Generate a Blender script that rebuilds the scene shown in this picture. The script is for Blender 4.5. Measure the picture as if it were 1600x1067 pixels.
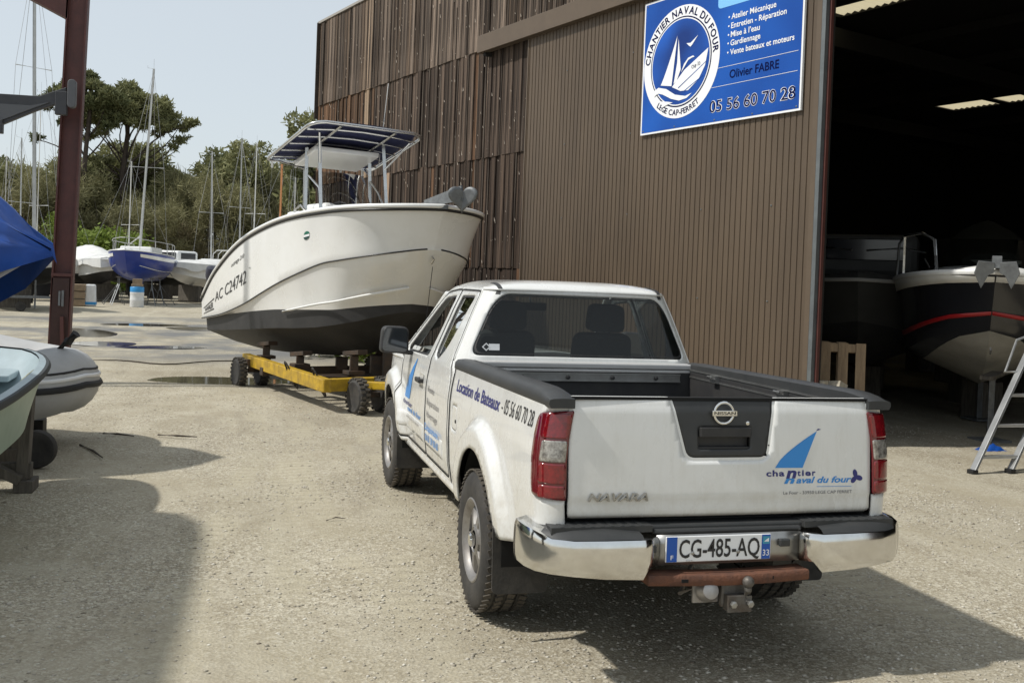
import bpy, bmesh, math, random
import numpy as np
from mathutils import Vector, Matrix

for _o in list(bpy.data.objects):
    bpy.data.objects.remove(_o, do_unlink=True)
SC = bpy.context.scene
COL = SC.collection
R = math.radians
random.seed(7)
RNG = np.random.default_rng(11)

# ---------------------------------------------------------------- camera
cam_d = bpy.data.cameras.new('camera')
cam = bpy.data.objects.new('camera', cam_d)
COL.objects.link(cam)
_yaw, _pit, _rol = 0.261546803, -0.0147235416, 0.0382168724
_f = Vector((math.sin(_yaw)*math.cos(_pit), math.cos(_yaw)*math.cos(_pit), math.sin(_pit)))
_r = Vector((math.cos(_yaw), -math.sin(_yaw), 0))
_u = _r.cross(_f)
_r2 = _r*math.cos(_rol) + _u*math.sin(_rol)
_u2 = _u*math.cos(_rol) - _r*math.sin(_rol)
_M = Matrix((_r2, _u2, -_f)).transposed().to_4x4()
_M.translation = (-2.1019, -5.1284, 1.7381)
cam.matrix_world = _M
cam_d.sensor_fit = 'HORIZONTAL'
cam_d.sensor_width = 36.0
cam_d.lens = 1550.2/1600*36
cam_d.shift_y = -(533.5-467.0)/1600
cam_d.clip_start = 0.05
cam_d.clip_end = 2000
SC.camera = cam

# ---------------------------------------------------------------- sky and sun
SUN_EL, SUN_AZ = R(51), R(-89)          # azimuth measured from +Y towards +X
w = bpy.data.worlds.new('World')
SC.world = w
w.use_nodes = True
_nt = w.node_tree
_bg = _nt.nodes['Background']
_sky = _nt.nodes.new('ShaderNodeTexSky')
_sky.sky_type = 'NISHITA'
_sky.sun_disc = False
_sky.sun_elevation = SUN_EL
_sky.sun_rotation = SUN_AZ
_sky.altitude = 0
_sky.air_density = 1.0
_sky.dust_density = 1.6
_sky.ozone_density = 1.5
_hz = _nt.nodes.new('ShaderNodeMix'); _hz.data_type = 'RGBA'      # a thin, even veil of high cloud
_hz.inputs['Factor'].default_value = 0.70
_hz.inputs['B'].default_value = (6.0, 6.38, 6.5, 1)
_nt.links.new(_sky.outputs[0], _hz.inputs['A'])
_nt.links.new(_hz.outputs['Result'], _bg.inputs['Color'])
_bg.inputs['Strength'].default_value = 0.110

sun_d = bpy.data.lights.new('sun', 'SUN')
sun = bpy.data.objects.new('sun', sun_d)
COL.objects.link(sun)
sun_d.energy = 3.2
sun_d.angle = R(1.6)
sun_d.color = (1.0, 0.965, 0.90)
_sd = Vector((math.sin(SUN_AZ)*math.cos(SUN_EL), math.cos(SUN_AZ)*math.cos(SUN_EL), math.sin(SUN_EL)))
sun.rotation_euler = (-_sd).to_track_quat('-Z', 'Y').to_euler()
sun.location = _sd*60

SC.view_settings.view_transform = 'Standard'
SC.view_settings.look = 'None'
SC.view_settings.exposure = 0.25
SC.view_settings.gamma = 1.0
SC.view_settings.use_curve_mapping = False

# ---------------------------------------------------------------- helpers
def WM(o):
    m = o.matrix_basis.copy()
    if o.parent:
        m = WM(o.parent) @ o.matrix_parent_inverse @ m
    return m

def setpar(o, p):
    o.parent = p
    o.matrix_parent_inverse = WM(p).inverted()

def tag(o, label=None, cat=None, group=None, kind=None):
    if label: o['label'] = label
    if cat: o['category'] = cat
    if group: o['group'] = group
    if kind: o['kind'] = kind
    return o

def thing(name, label, cat, loc=(0, 0, 0), rz=0.0, group=None):
    o = bpy.data.objects.new(name, None)
    COL.objects.link(o)
    o.location = loc
    o.rotation_euler = (0, 0, rz)
    o.empty_display_size = 0.2
    return tag(o, label, cat, group)

def mk(name, V, F, mat, parent=None, smooth=None, bevel=0, solid=0, kind=None, local=False, bseg=2):
    me = bpy.data.meshes.new(name)
    me.from_pydata([tuple(v) for v in V], [], F)
    mats = mat if isinstance(mat, (list, tuple)) else [mat]
    for m in mats: me.materials.append(m)
    if smooth:
        me.polygons.foreach_set('use_smooth', [True]*len(me.polygons))
        me.set_sharp_from_angle(angle=R(smooth))
    me.update()
    o = bpy.data.objects.new(name, me)
    COL.objects.link(o)
    if parent is not None:
        if local: o.parent = parent
        else: setpar(o, parent)
    if solid:
        md = o.modifiers.new('solid', 'SOLIDIFY'); md.thickness = solid; md.offset = -1
    if bevel:
        md = o.modifiers.new('bevel', 'BEVEL'); md.width = bevel; md.segments = bseg; md.limit_method = 'ANGLE'
    if kind: o['kind'] = kind
    return o

def copy_tree(o, parent=None):
    c = o.copy()
    COL.objects.link(c)
    if parent is not None:
        c.parent = parent
    for ch in o.children:
        copy_tree(ch, c)
    return c

I4 = Matrix.Identity(4)
def TR(loc=(0, 0, 0), rx=0, ry=0, rz=0, sc=None):
    m = Matrix.Translation(loc) @ Matrix.Rotation(rz, 4, 'Z') @ Matrix.Rotation(ry, 4, 'Y') @ Matrix.Rotation(rx, 4, 'X')
    if sc is not None: m = m @ Matrix.Diagonal((*sc, 1))
    return m

def frame(d, up=(0, 0, 1)):
    d = Vector(d).normalized(); up = Vector(up)
    if abs(d.dot(up.normalized())) > 0.98: up = Vector((0, 1, 0)) if abs(d.y) < .9 else Vector((1, 0, 0))
    a = d.cross(up).normalized(); b = a.cross(d).normalized()
    return a, b, d

class MB:
    def __init__(s): s.v = []; s.f = []
    def add(s, V, F, m=None):
        n = len(s.v)
        if m is not None: V = [m @ Vector(p) for p in V]
        s.v += [tuple(p) for p in V]
        s.f += [tuple(i+n for i in q) for q in F]
        return s
    def box(s, c, d, m=None, taper=1.0):
        x, y, z = c; a, b, h = d[0]/2, d[1]/2, d[2]/2
        V = [(x-a, y-b, z-h), (x+a, y-b, z-h), (x+a, y+b, z-h), (x-a, y+b, z-h),
             (x-a*taper, y-b*taper, z+h), (x+a*taper, y-b*taper, z+h), (x+a*taper, y+b*taper, z+h), (x-a*taper, y+b*taper, z+h)]
        return s.add(V, [(3, 2, 1, 0), (4, 5, 6, 7), (0, 1, 5, 4), (1, 2, 6, 5), (2, 3, 7, 6), (3, 0, 4, 7)], m)
    def bar(s, p, q, w, h, up=(0, 0, 1)):
        p, q = Vector(p), Vector(q)
        a, b, d = frame(q-p, up)
        V = []
        for c in (p, q):
            V += [c-a*w/2-b*h/2, c+a*w/2-b*h/2, c+a*w/2+b*h/2, c-a*w/2+b*h/2]
        return s.add(V, [(3, 2, 1, 0), (4, 5, 6, 7), (0, 1, 5, 4), (1, 2, 6, 5), (2, 3, 7, 6), (3, 0, 4, 7)])
    def tube(s, path, r, seg=8, closed=False, m=None, caps=True):
        P_ = [Vector(p) for p in path]; n = len(P_)
        rr = r if isinstance(r, (list, tuple, np.ndarray)) else [r]*n
        V = []; prev = None
        for i in range(n):
            if closed: t = (P_[(i+1) % n]-P_[i-1])
            else: t = P_[min(i+1, n-1)]-P_[max(i-1, 0)]
            if t.length < 1e-9: t = Vector((0, 0, 1))
            t.normalize()
            if prev is None: a, b, _ = frame(t)
            else:
                a = (prev - t*prev.dot(t))
                if a.length < 1e-6: a = frame(t)[0]
                a.normalize(); b = t.cross(a)
            prev = a
            for k in range(seg):
                an = 2*math.pi*k/seg
                V.append(P_[i]+(a*math.cos(an)+b*math.sin(an))*rr[i])
        F = []
        for i in range(n if closed else n-1):
            j = (i+1) % n
            for k in range(seg):
                l = (k+1) % seg
                F.append((i*seg+k, i*seg+l, j*seg+l, j*seg+k))
        if caps and not closed:
            F.append(tuple(range(seg-1, -1, -1))); F.append(tuple((n-1)*seg+k for k in range(seg)))
        return s.add(V, F, m)
    def lathe(s, prof, m=None, seg=24, closed=False, cap=True):
        # profile of (r, h) pairs turned about the local Z axis
        V = []; F = []; n = len(prof)
        for r_, h_ in prof:
            for k in range(seg):
                a = 2*math.pi*k/seg; V.append((r_*math.cos(a), r_*math.sin(a), h_))
        for i in range(n if closed else n-1):
            j = (i+1) % n
            for k in range(seg):
                l = (k+1) % seg
                F.append((i*seg+k, i*seg+l, j*seg+l, j*seg+k))
        if not closed and cap:
            if prof[0][0] > 1e-6: F.append(tuple(range(seg-1, -1, -1)))
            if prof[-1][0] > 1e-6: F.append(tuple((n-1)*seg+k for k in range(seg)))
        return s.add(V, F, m)
    def prism(s, poly, h0, h1, m=None):
        n = len(poly)
        ar = sum(poly[i][0]*poly[(i+1) % n][1]-poly[(i+1) % n][0]*poly[i][1] for i in range(n))
        if ar < 0: poly = poly[::-1]
        V = [(p[0], p[1], h0) for p in poly]+[(p[0], p[1], h1) for p in poly]
        F = [tuple(range(n-1, -1, -1)), tuple(range(n, 2*n))]
        F += [(i, (i+1) % n, n+(i+1) % n, n+i) for i in range(n)]
        return s.add(V, F, m)
    def grid(s, f, us, vs, flip=False):
        V = [f(u, v) for u in us for v in vs]; nv = len(vs); F = []
        for i in range(len(us)-1):
            for j in range(nv-1):
                q = (i*nv+j, (i+1)*nv+j, (i+1)*nv+j+1, i*nv+j+1)
                F.append(q[::-1] if flip else q)
        return s.add(V, F)
    def out(s, name, mat, parent=None, **k):
        return mk(name, s.v, s.f, mat, parent, **k)

def sweep(path, prof_fn, closed_prof=False):
    """path: list of (point, side vector, up vector); prof_fn(i) -> list of (side, up) offsets"""
    V = []; F = []; n = len(path); k = None
    for i, (p, a, b) in enumerate(path):
        pr = prof_fn(i); k = len(pr)
        for (x, y) in pr: V.append(Vector(p)+Vector(a)*x+Vector(b)*y)
    for i in range(n-1):
        for j in range(k if closed_prof else k-1):
            l = (j+1) % k
            F.append((i*k+j, i*k+l, (i+1)*k+l, (i+1)*k+j))
    if closed_prof:
        F.append(tuple(range(k-1, -1, -1))); F.append(tuple((n-1)*k+j for j in range(k)))
    return V, F

def smooth01(a, b, x):
    t = min(1, max(0, (x-a)/(b-a))); return t*t*(3-2*t)

def rpoly(pts, r=0.03, n=5):
    """polygon with rounded corners; r a number or one per corner"""
    out = []; N = len(pts)
    for i in range(N):
        rr = r[i] if isinstance(r, (list, tuple)) else r
        p = Vector(pts[i]).to_2d(); a = Vector(pts[i-1]).to_2d(); b = Vector(pts[(i+1) % N]).to_2d()
        da = (a-p); db = (b-p); la, lb = da.length, db.length
        t = min(rr, la*.48, lb*.48)
        p1 = p+da/la*t; p2 = p+db/lb*t
        for k in range(n+1):
            s = k/n
            q = p1*(1-s)**2+p*2*s*(1-s)+p2*s*s
            out.append((q.x, q.y))
    return out

def inside(poly, P_):
    P_ = np.asarray(P_); x, y = P_[:, 0], P_[:, 1]
    c = np.zeros(len(P_), bool); n = len(poly)
    for i in range(n):
        x1, y1 = poly[i]; x2, y2 = poly[(i+1) % n]
        m = ((y1 > y) != (y2 > y))
        if y1 != y2:
            c ^= m & (x < (x2-x1)*(y-y1)/(y2-y1)+x1)
    return c

def nearest(poly, P_):
    P_ = np.asarray(P_, float); best = np.full(len(P_), 1e9); out = P_.copy(); n = len(poly)
    for i in range(n):
        a = np.array(poly[i], float); b = np.array(poly[(i+1) % n], float); d = b-a
        L = d@d
        if L < 1e-12: continue
        t = np.clip(((P_-a)@d)/L, 0, 1); q = a+t[:, None]*d; e = ((q-P_)**2).sum(1)
        m = e < best; best[m] = e[m]; out[m] = q[m]
    return out, best

def patch(f, us, vs, keep=None, holes=(), flip=False):
    """grid over (u, v) mapped by f, cut to the keep outline and round the holes"""
    us = np.asarray(us, float); vs = np.asarray(vs, float)
    U, Vv = np.meshgrid(us, vs, indexing='ij'); UV = np.stack([U.ravel(), Vv.ravel()], 1)
    nv = len(vs); i, j = np.meshgrid(np.arange(len(us)-1), np.arange(nv-1), indexing='ij')
    Q = np.stack([i*nv+j, (i+1)*nv+j, (i+1)*nv+j+1, i*nv+j+1], -1).reshape(-1, 4)
    C = UV[Q].mean(1); ok = np.ones(len(Q), bool)
    if keep is not None: ok &= inside(keep, C)
    for h in holes: ok &= ~inside(h, C)
    used = np.zeros(len(UV), bool); used[Q[ok].ravel()] = True
    cut = np.zeros(len(UV), bool); cut[Q[~ok].ravel()] = True
    b = np.where(used & cut)[0]
    if len(b):
        best = np.full(len(b), 1e9); pos = UV[b].copy()
        for h in ([keep] if keep is not None else [])+list(holes):
            q, e = nearest(h, UV[b]); m = e < best; best[m] = e[m]; pos[m] = q[m]
        UV[b] = pos
    idx = -np.ones(len(UV), int); idx[used] = np.arange(used.sum())
    V = [f(u, v) for u, v in UV[used]]
    F = [tuple(idx[list(q)]) for q in Q[ok]]
    F2 = []
    for q in F:
        q = tuple(dict.fromkeys(int(k) for k in q))
        if len(q) > 2: F2.append(q[::-1] if flip else q)
    return V, F2

def rng(a, b, step):
    n = max(1, int(round(abs(b-a)/step))); return np.linspace(a, b, n+1)

# ---------------------------------------------------------------- text (flat print)
_tc = {}
def text2d(body, bold=0.0, shear=0.0, space=1.0):
    key = (body, bold, shear, space)
    if key in _tc: return _tc[key]
    cu = bpy.data.curves.new('lettering', 'FONT'); cu.body = body; cu.size = 1.0
    cu.offset = bold; cu.shear = shear; cu.resolution_u = 3; cu.space_character = space
    ob = bpy.data.objects.new('lettering', cu); COL.objects.link(ob)
    bpy.context.view_layer.update()
    dg = bpy.context.evaluated_depsgraph_get()
    me = bpy.data.meshes.new_from_object(ob.evaluated_get(dg))
    V = np.array([v.co[:2] for v in me.vertices]) if len(me.vertices) else np.zeros((0, 2))
    F = [tuple(p.vertices) for p in me.polygons]
    bpy.data.objects.remove(ob, do_unlink=True); bpy.data.curves.remove(cu); bpy.data.meshes.remove(me)
    _tc[key] = (V, F)
    return V, F

def text_fit(body, x0, x1, y0, y1, bold=0.0, shear=0.0, cap=True, space=1.0):
    """lettering scaled so that it spans x0..x1 and capitals or digits span y0..y1"""
    V, F = text2d(body, bold, shear, space)
    W = V.copy()
    ref = text2d('H', 0, 0)[0][:, 1].max() if cap else V[:, 1].max()
    W[:, 0] = x0+(V[:, 0]-V[:, 0].min())/(V[:, 0].max()-V[:, 0].min())*(x1-x0)
    W[:, 1] = y0+V[:, 1]/ref*(y1-y0)
    return W, F

# ---------------------------------------------------------------- materials
MAT = {}
def pm(name, col, rough=0.5, metal=0.0, col2=None, nscale=4.0, namt=0.5, fine=None, bump=0.0, bscale=60.0,
       coat=0.0, stretch=(1, 1, 1), spec=0.5, alpha=1.0, trans=0.0, rough2=None, tint=False, rand=0.0, detail=6.0, ior=None, contrast=(.35, .65)):
    if name in MAT: return MAT[name]
    m = bpy.data.materials.new(name); m.use_nodes = True
    nt = m.node_tree; N = nt.nodes; L = nt.links
    b = N['Principled BSDF']
    b.inputs['Base Color'].default_value = (*col, 1)
    b.inputs['Roughness'].default_value = rough
    b.inputs['Metallic'].default_value = metal
    b.inputs['Specular IOR Level'].default_value = spec
    if coat: b.inputs['Coat Weight'].default_value = coat; b.inputs['Coat Roughness'].default_value = .08
    if trans: b.inputs['Transmission Weight'].default_value = trans
    if ior: b.inputs['IOR'].default_value = ior
    if alpha < 1: b.inputs['Alpha'].default_value = alpha
    tc = N.new('ShaderNodeTexCoord'); mp = N.new('ShaderNodeMapping'); mp.inputs['Scale'].default_value = stretch
    L.new(tc.outputs['Object'], mp.inputs['Vector'])
    cur = None
    if col2 is not None:
        n = N.new('ShaderNodeTexNoise'); n.inputs['Scale'].default_value = nscale; n.inputs['Detail'].default_value = detail
        n.inputs['Roughness'].default_value = .65
        L.new(mp.outputs[0], n.inputs['Vector'])
        rp = N.new('ShaderNodeValToRGB'); rp.color_ramp.elements[0].position = contrast[0]; rp.color_ramp.elements[1].position = contrast[1]
        L.new(n.outputs['Fac'], rp.inputs[0])
        mul = N.new('ShaderNodeMath'); mul.operation = 'MULTIPLY'; mul.inputs[1].default_value = namt
        L.new(rp.outputs[0], mul.inputs[0])
        mx = N.new('ShaderNodeMix'); mx.data_type = 'RGBA'
        mx.inputs['A'].default_value = (*col, 1); mx.inputs['B'].default_value = (*col2, 1)
        L.new(mul.outputs[0], mx.inputs['Factor']); cur = mx.outputs['Result']
        if rough2 is not None:
            mr = N.new('ShaderNodeMix'); mr.data_type = 'FLOAT'
            mr.inputs['A'].default_value = rough; mr.inputs['B'].default_value = rough2
            L.new(mul.outputs[0], mr.inputs['Factor']); L.new(mr.outputs['Result'], b.inputs['Roughness'])
    if tint or rand:
        oi = N.new('ShaderNodeObjectInfo')
        if cur is None:
            rgb = N.new('ShaderNodeRGB'); rgb.outputs[0].default_value = (*col, 1); cur = rgb.outputs[0]
        if tint:
            mu = N.new('ShaderNodeMix'); mu.data_type = 'RGBA'; mu.blend_type = 'MULTIPLY'; mu.inputs['Factor'].default_value = 1
            L.new(cur, mu.inputs['A']); L.new(oi.outputs['Color'], mu.inputs['B']); cur = mu.outputs['Result']
        if rand:
            hs = N.new('ShaderNodeHueSaturation')
            mr2 = N.new('ShaderNodeMapRange'); mr2.inputs['To Min'].default_value = 1-rand; mr2.inputs['To Max'].default_value = 1+rand
            L.new(oi.outputs['Random'], mr2.inputs['Value']); L.new(mr2.outputs[0], hs.inputs['Value'])
            L.new(cur, hs.inputs['Color']); cur = hs.outputs[0]
    if cur is not None: L.new(cur, b.inputs['Base Color'])
    if bump:
        n2 = N.new('ShaderNodeTexNoise'); n2.inputs['Scale'].default_value = bscale; n2.inputs['Detail'].default_value = 4
        L.new(mp.outputs[0], n2.inputs['Vector'])
        bp = N.new('ShaderNodeBump'); bp.inputs['Strength'].default_value = bump; bp.inputs['Distance'].default_value = .02
        L.new(n2.outputs['Fac'], bp.inputs['Height']); L.new(bp.outputs[0], b.inputs['Normal'])
    MAT[name] = m
    return m

def paint_mat():
    """white car paint with road film: streaks, fine dust and splashes on the lower panels"""
    m = bpy.data.materials.new('white_paint'); m.use_nodes = True; nt = m.node_tree; N = nt.nodes; L = nt.links; b = N['Principled BSDF']
    g = N.new('ShaderNodeNewGeometry')
    def noise(sc, st=(1, 1, 1), det=6, a=.4, c=.7):
        mp = N.new('ShaderNodeMapping'); mp.inputs['Scale'].default_value = st; L.new(g.outputs['Position'], mp.inputs[0])
        n = N.new('ShaderNodeTexNoise'); n.inputs['Scale'].default_value = sc; n.inputs['Detail'].default_value = det; n.inputs['Roughness'].default_value = .7; L.new(mp.outputs[0], n.inputs['Vector'])
        r = N.new('ShaderNodeMapRange'); r.inputs['From Min'].default_value = a; r.inputs['From Max'].default_value = c; L.new(n.outputs['Fac'], r.inputs['Value']); return r.outputs[0]
    def mix(f, A, B, k=1.0):
        mu = N.new('ShaderNodeMath'); mu.operation = 'MULTIPLY'; mu.inputs[1].default_value = k; L.new(f, mu.inputs[0])
        x = N.new('ShaderNodeMix'); x.data_type = 'RGBA'; L.new(mu.outputs[0], x.inputs['Factor'])
        for s_, v in (('A', A), ('B', B)):
            if isinstance(v, tuple): x.inputs[s_].default_value = (*v, 1)
            else: L.new(v, x.inputs[s_])
        return x.outputs['Result'], mu.outputs[0]
    c, _ = mix(noise(2.2), (.715, .718, .70), (.64, .64, .61), .7)
    c, _ = mix(noise(9, (3.5, 3.5, .35), 6, .50, .74), c, (.52, .50, .44), .28)
    sp = N.new('ShaderNodeSeparateXYZ'); L.new(g.outputs['Position'], sp.inputs[0])
    lo = N.new('ShaderNodeMapRange'); lo.inputs['From Min'].default_value = 1.0; lo.inputs['From Max'].default_value = .45; L.new(sp.outputs[2], lo.inputs['Value'])
    spl = N.new('ShaderNodeMath'); spl.operation = 'MULTIPLY'; L.new(lo.outputs[0], spl.inputs[0]); L.new(noise(16, (1, 1, .8), 8, .44, .66), spl.inputs[1])
    c, d = mix(spl.outputs[0], c, (.40, .355, .275), .55)
    L.new(c, b.inputs['Base Color'])
    rr = N.new('ShaderNodeMapRange'); rr.inputs['To Min'].default_value = .18; rr.inputs['To Max'].default_value = .42; L.new(noise(4, (1, 1, .6), 5, .35, .75), rr.inputs['Value']); L.new(rr.outputs[0], b.inputs['Roughness'])
    b.inputs['Coat Weight'].default_value = .85; b.inputs['Coat Roughness'].default_value = .05
    MAT['white_paint'] = m
paint_mat()
pm('silver_paint', (.55, .55, .54), .35, .2, (.45, .44, .42), 8, .5)
pm('black_plastic', (.022, .022, .024), .55, 0, (.05, .048, .044), 9, .5)
pm('grey_plastic', (.030, .032, .033), .5, 0, (.050, .050, .049), 7, .5, bump=.05, bscale=300)
pm('rubber', (.022, .021, .02), .8, 0, (.075, .068, .058), 6, .6, bump=.1)
pm('rubber_dust', (.05, .045, .038), .9, 0, (.13, .11, .085), 14, .7, bump=.15)
pm('chrome', (.78, .78, .77), .08, 1.0, (.60, .58, .54), 5, .6, rough2=.24)
pm('steel', (.42, .42, .41), .38, .9, (.25, .24, .22), 8, .6)
pm('alloy', (.38, .37, .36), .38, .75, (.2, .18, .16), 10, .7, rough2=.6)
pm('rust', (.16, .065, .035), .85, 0, (.07, .035, .025), 14, .8, bump=.3, bscale=90)
pm('cast_metal', (.16, .155, .145), .55, .6, (.09, .07, .055), 12, .8, bump=.2)
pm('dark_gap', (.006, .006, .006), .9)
pm('seat_cloth', (.085, .085, .086), .9, 0, (.11, .11, .11), 30, .6)
pm('glass_tint', (.35, .38, .37), .02, 0, trans=1.0, ior=1.12)
pm('glass_clear', (.75, .80, .79), .02, 0, trans=1.0, ior=1.12)
pm('red_lens', (.13, .004, .010), .08, 0, (.09, .003, .006), 40, .6, coat=1.0)
pm('red_lens_bright', (.23, .007, .012), .08, 0, (.08, .003, .006), 60, .7, coat=1.0)
pm('clear_lens', (.46, .44, .40), .1, .3, (.10, .085, .075), 45, .9, coat=1.0)
pm('print_navy', (.022, .026, .16), .35)
pm('print_black', (.02, .02, .022), .4)
pm('print_blue', (.03, .23, .60), .35)
pm('print_grey', (.16, .16, .17), .4)
pm('print_white', (.82, .83, .84), .35)

def glassmat(name, tint, ior=1.45, rough=.01):
    m = bpy.data.materials.new(name); m.use_nodes = True
    nt = m.node_tree; N = nt.nodes; L = nt.links
    N.remove(N['Principled BSDF'])
    o = N['Material Output']; mx = N.new('ShaderNodeMixShader'); fr = N.new('ShaderNodeFresnel'); fr.inputs[0].default_value = ior
    t = N.new('ShaderNodeBsdfTransparent'); t.inputs[0].default_value = (*tint, 1)
    g = N.new('ShaderNodeBsdfGlossy'); g.inputs['Roughness'].default_value = rough; g.inputs['Color'].default_value = (.9, .9, .9, 1)
    L.new(fr.outputs[0], mx.inputs[0]); L.new(t.outputs[0], mx.inputs[1]); L.new(g.outputs[0], mx.inputs[2])
    L.new(mx.outputs[0], o.inputs['Surface'])
    MAT[name] = m
    return m
glassmat('glass_dark', (.40, .43, .42))
glassmat('glass_pane', (.62, .66, .65))
# ================================================================ ground
def ground_mat():
    m = bpy.data.materials.new('gravel_ground'); m.use_nodes = True
    nt = m.node_tree; N = nt.nodes; L = nt.links; b = N['Principled BSDF']
    geo = N.new('ShaderNodeNewGeometry')
    def noise(sc, det=5, rough=.6, st=None):
        n = N.new('ShaderNodeTexNoise'); n.inputs['Scale'].default_value = sc; n.inputs['Detail'].default_value = det; n.inputs['Roughness'].default_value = rough
        if st:
            mp = N.new('ShaderNodeMapping'); mp.inputs['Scale'].default_value = st; mp.inputs['Rotation'].default_value = (0, 0, R(18))
            L.new(geo.outputs['Position'], mp.inputs[0]); L.new(mp.outputs[0], n.inputs['Vector'])
        else: L.new(geo.outputs['Position'], n.inputs['Vector'])
        return n.outputs['Fac']
    def ramp(x, a, b_):
        r_ = N.new('ShaderNodeMapRange'); r_.inputs['From Min'].default_value = a; r_.inputs['From Max'].default_value = b_
        L.new(x, r_.inputs['Value']); return r_.outputs[0]
    def mix(fac, A, B, mode='MIX'):
        x = N.new('ShaderNodeMix'); x.data_type = 'RGBA'; x.blend_type = mode
        for s_, v in (('A', A), ('B', B)):
            if isinstance(v, tuple): x.inputs[s_].default_value = (*v, 1)
            else: L.new(v, x.inputs[s_])
        if isinstance(fac, float): x.inputs['Factor'].default_value = fac
        else: L.new(fac, x.inputs['Factor'])
        return x.outputs['Result']
    c = mix(ramp(noise(.35, 4), .35, .65), (.350, .310, .225), (.275, .240, .172))
    c = mix(ramp(noise(1.6, 6), .45, .75), c, (.43, .395, .310))
    c = mix(ramp(noise(.9, 6, .7, (1.0, .18, 1)), .52, .72), c, (.215, .185, .140))
    # worn tracks: pale compacted bands and browner damp ones, bending with the lane
    tr1 = noise(1.3, 5, .62, (1.0, .10, 1)); tr2 = noise(.55, 4, .6, (1.2, .14, 1))
    c = mix(ramp(tr1, .54, .70), c, (.43, .395, .305))
    c = mix(ramp(tr2, .52, .70), c, (.235, .20, .14))
    st1 = noise(.8, 7, .7)
    c = mix(ramp(st1, .64, .78), c, (.20, .165, .115))
    def math_(op, x, y=None):
        n = N.new('ShaderNodeMath'); n.operation = op
        for i_, v in enumerate((x, y)):
            if v is None: continue
            if isinstance(v, (int, float)): n.inputs[i_].default_value = v
            else: L.new(v, n.inputs[i_])
        return n.outputs[0]
    sp0 = N.new('ShaderNodeSeparateXYZ'); L.new(geo.outputs['Position'], sp0.inputs[0]); PX, PY = sp0.outputs[0], sp0.outputs[1]
    wob = math_('MULTIPLY', math_('SUBTRACT', noise(.35, 3), .5), .5)
    pack = ramp(noise(.65, 4, .6), .40, .60)                  # 1 where loose gravel lies, 0 where the ground is packed
    for (x0, a_, b_, w_) in ((-1.75, -.04, .012, .15), (-.30, -.04, .012, .15), (-2.35, .10, -.006, .14), (-1.15, .10, -.006, .14), (1.55, -.32, .020, .16), (-1.25, -.16, .020, .13)):
        cx_ = math_('ADD', math_('MULTIPLY', math_('ADD', math_('MULTIPLY', PY, b_), a_), PY), x0)
        d_ = math_('ABSOLUTE', math_('ADD', math_('SUBTRACT', PX, cx_), wob))
        band = ramp(d_, w_, w_*.55)
        lug = ramp(math_('SINE', math_('MULTIPLY', PY, 46.0)), -.2, .5)
        vis = math_('MULTIPLY', band, ramp(noise(.9, 4), .42, .58))
        c = mix(math_('MULTIPLY', vis, .75), c, (.415, .375, .275))
        c = mix(math_('MULTIPLY', math_('MULTIPLY', vis, lug), .28), c, (.225, .195, .140))
        pack = math_('MULTIPLY', pack, math_('SUBTRACT', 1.0, math_('MULTIPLY', vis, .8)))
    chip = math_('ADD', math_('MULTIPLY', pack, .75), .25)
    vo = N.new('ShaderNodeTexVoronoi'); vo.inputs['Scale'].default_value = 55; L.new(geo.outputs['Position'], vo.inputs['Vector'])
    hs = N.new('ShaderNodeSeparateColor'); L.new(vo.outputs['Color'], hs.inputs[0])
    c = mix(math_('MULTIPLY', ramp(hs.outputs[0], .60, .90), chip), c, (.53, .495, .40))
    c = mix(math_('MULTIPLY', ramp(hs.outputs[1], .78, 1.1), chip), c, (.19, .162, .120))
    vo2 = N.new('ShaderNodeTexVoronoi'); vo2.inputs['Scale'].default_value = 110; L.new(geo.outputs['Position'], vo2.inputs['Vector'])
    hs2 = N.new('ShaderNodeSeparateColor'); L.new(vo2.outputs['Color'], hs2.inputs[0])
    c = mix(math_('MULTIPLY', ramp(hs2.outputs[0], .55, 1.0), chip), c, (.52, .475, .375))
    c = mix(math_('MULTIPLY', ramp(hs2.outputs[2], .65, 1.1), chip), c, (.19, .162, .116))
    # damp band round the puddles, far across the yard
    sp = N.new('ShaderNodeSeparateXYZ'); L.new(geo.outputs['Position'], sp.inputs[0])
    far = N.new('ShaderNodeMath'); far.operation = 'MULTIPLY'
    L.new(ramp(sp.outputs[1], 14.0, 17.0), far.inputs[0]); L.new(ramp(sp.outputs[1], 38.0, 30.0), far.inputs[1])
    wet = N.new('ShaderNodeMath'); wet.operation = 'MULTIPLY'
    L.new(far.outputs[0], wet.inputs[0]); L.new(ramp(noise(.30, 7, .68, (.75, .8, 1)), .44, .56), wet.inputs[1])
    c = mix(wet.outputs[0], c, (.150, .145, .135))
    L.new(c, b.inputs['Base Color'])
    rr = N.new('ShaderNodeMapRange'); rr.inputs['To Min'].default_value = .92; rr.inputs['To Max'].default_value = .45
    L.new(wet.outputs[0], rr.inputs['Value']); L.new(rr.outputs[0], b.inputs['Roughness'])
    b.inputs['Specular IOR Level'].default_value = .3
    ad = N.new('ShaderNodeMath'); ad.operation = 'ADD'
    L.new(noise(75, 5, .7), ad.inputs[0]); L.new(vo.outputs['Distance'], ad.inputs[1])
    bp = N.new('ShaderNodeBump'); bp.inputs['Strength'].default_value = .42; bp.inputs['Distance'].default_value = .012
    L.new(ad.outputs[0], bp.inputs['Height']); L.new(bp.outputs[0], b.inputs['Normal'])
    MAT['gravel_ground'] = m
ground_mat()
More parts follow.
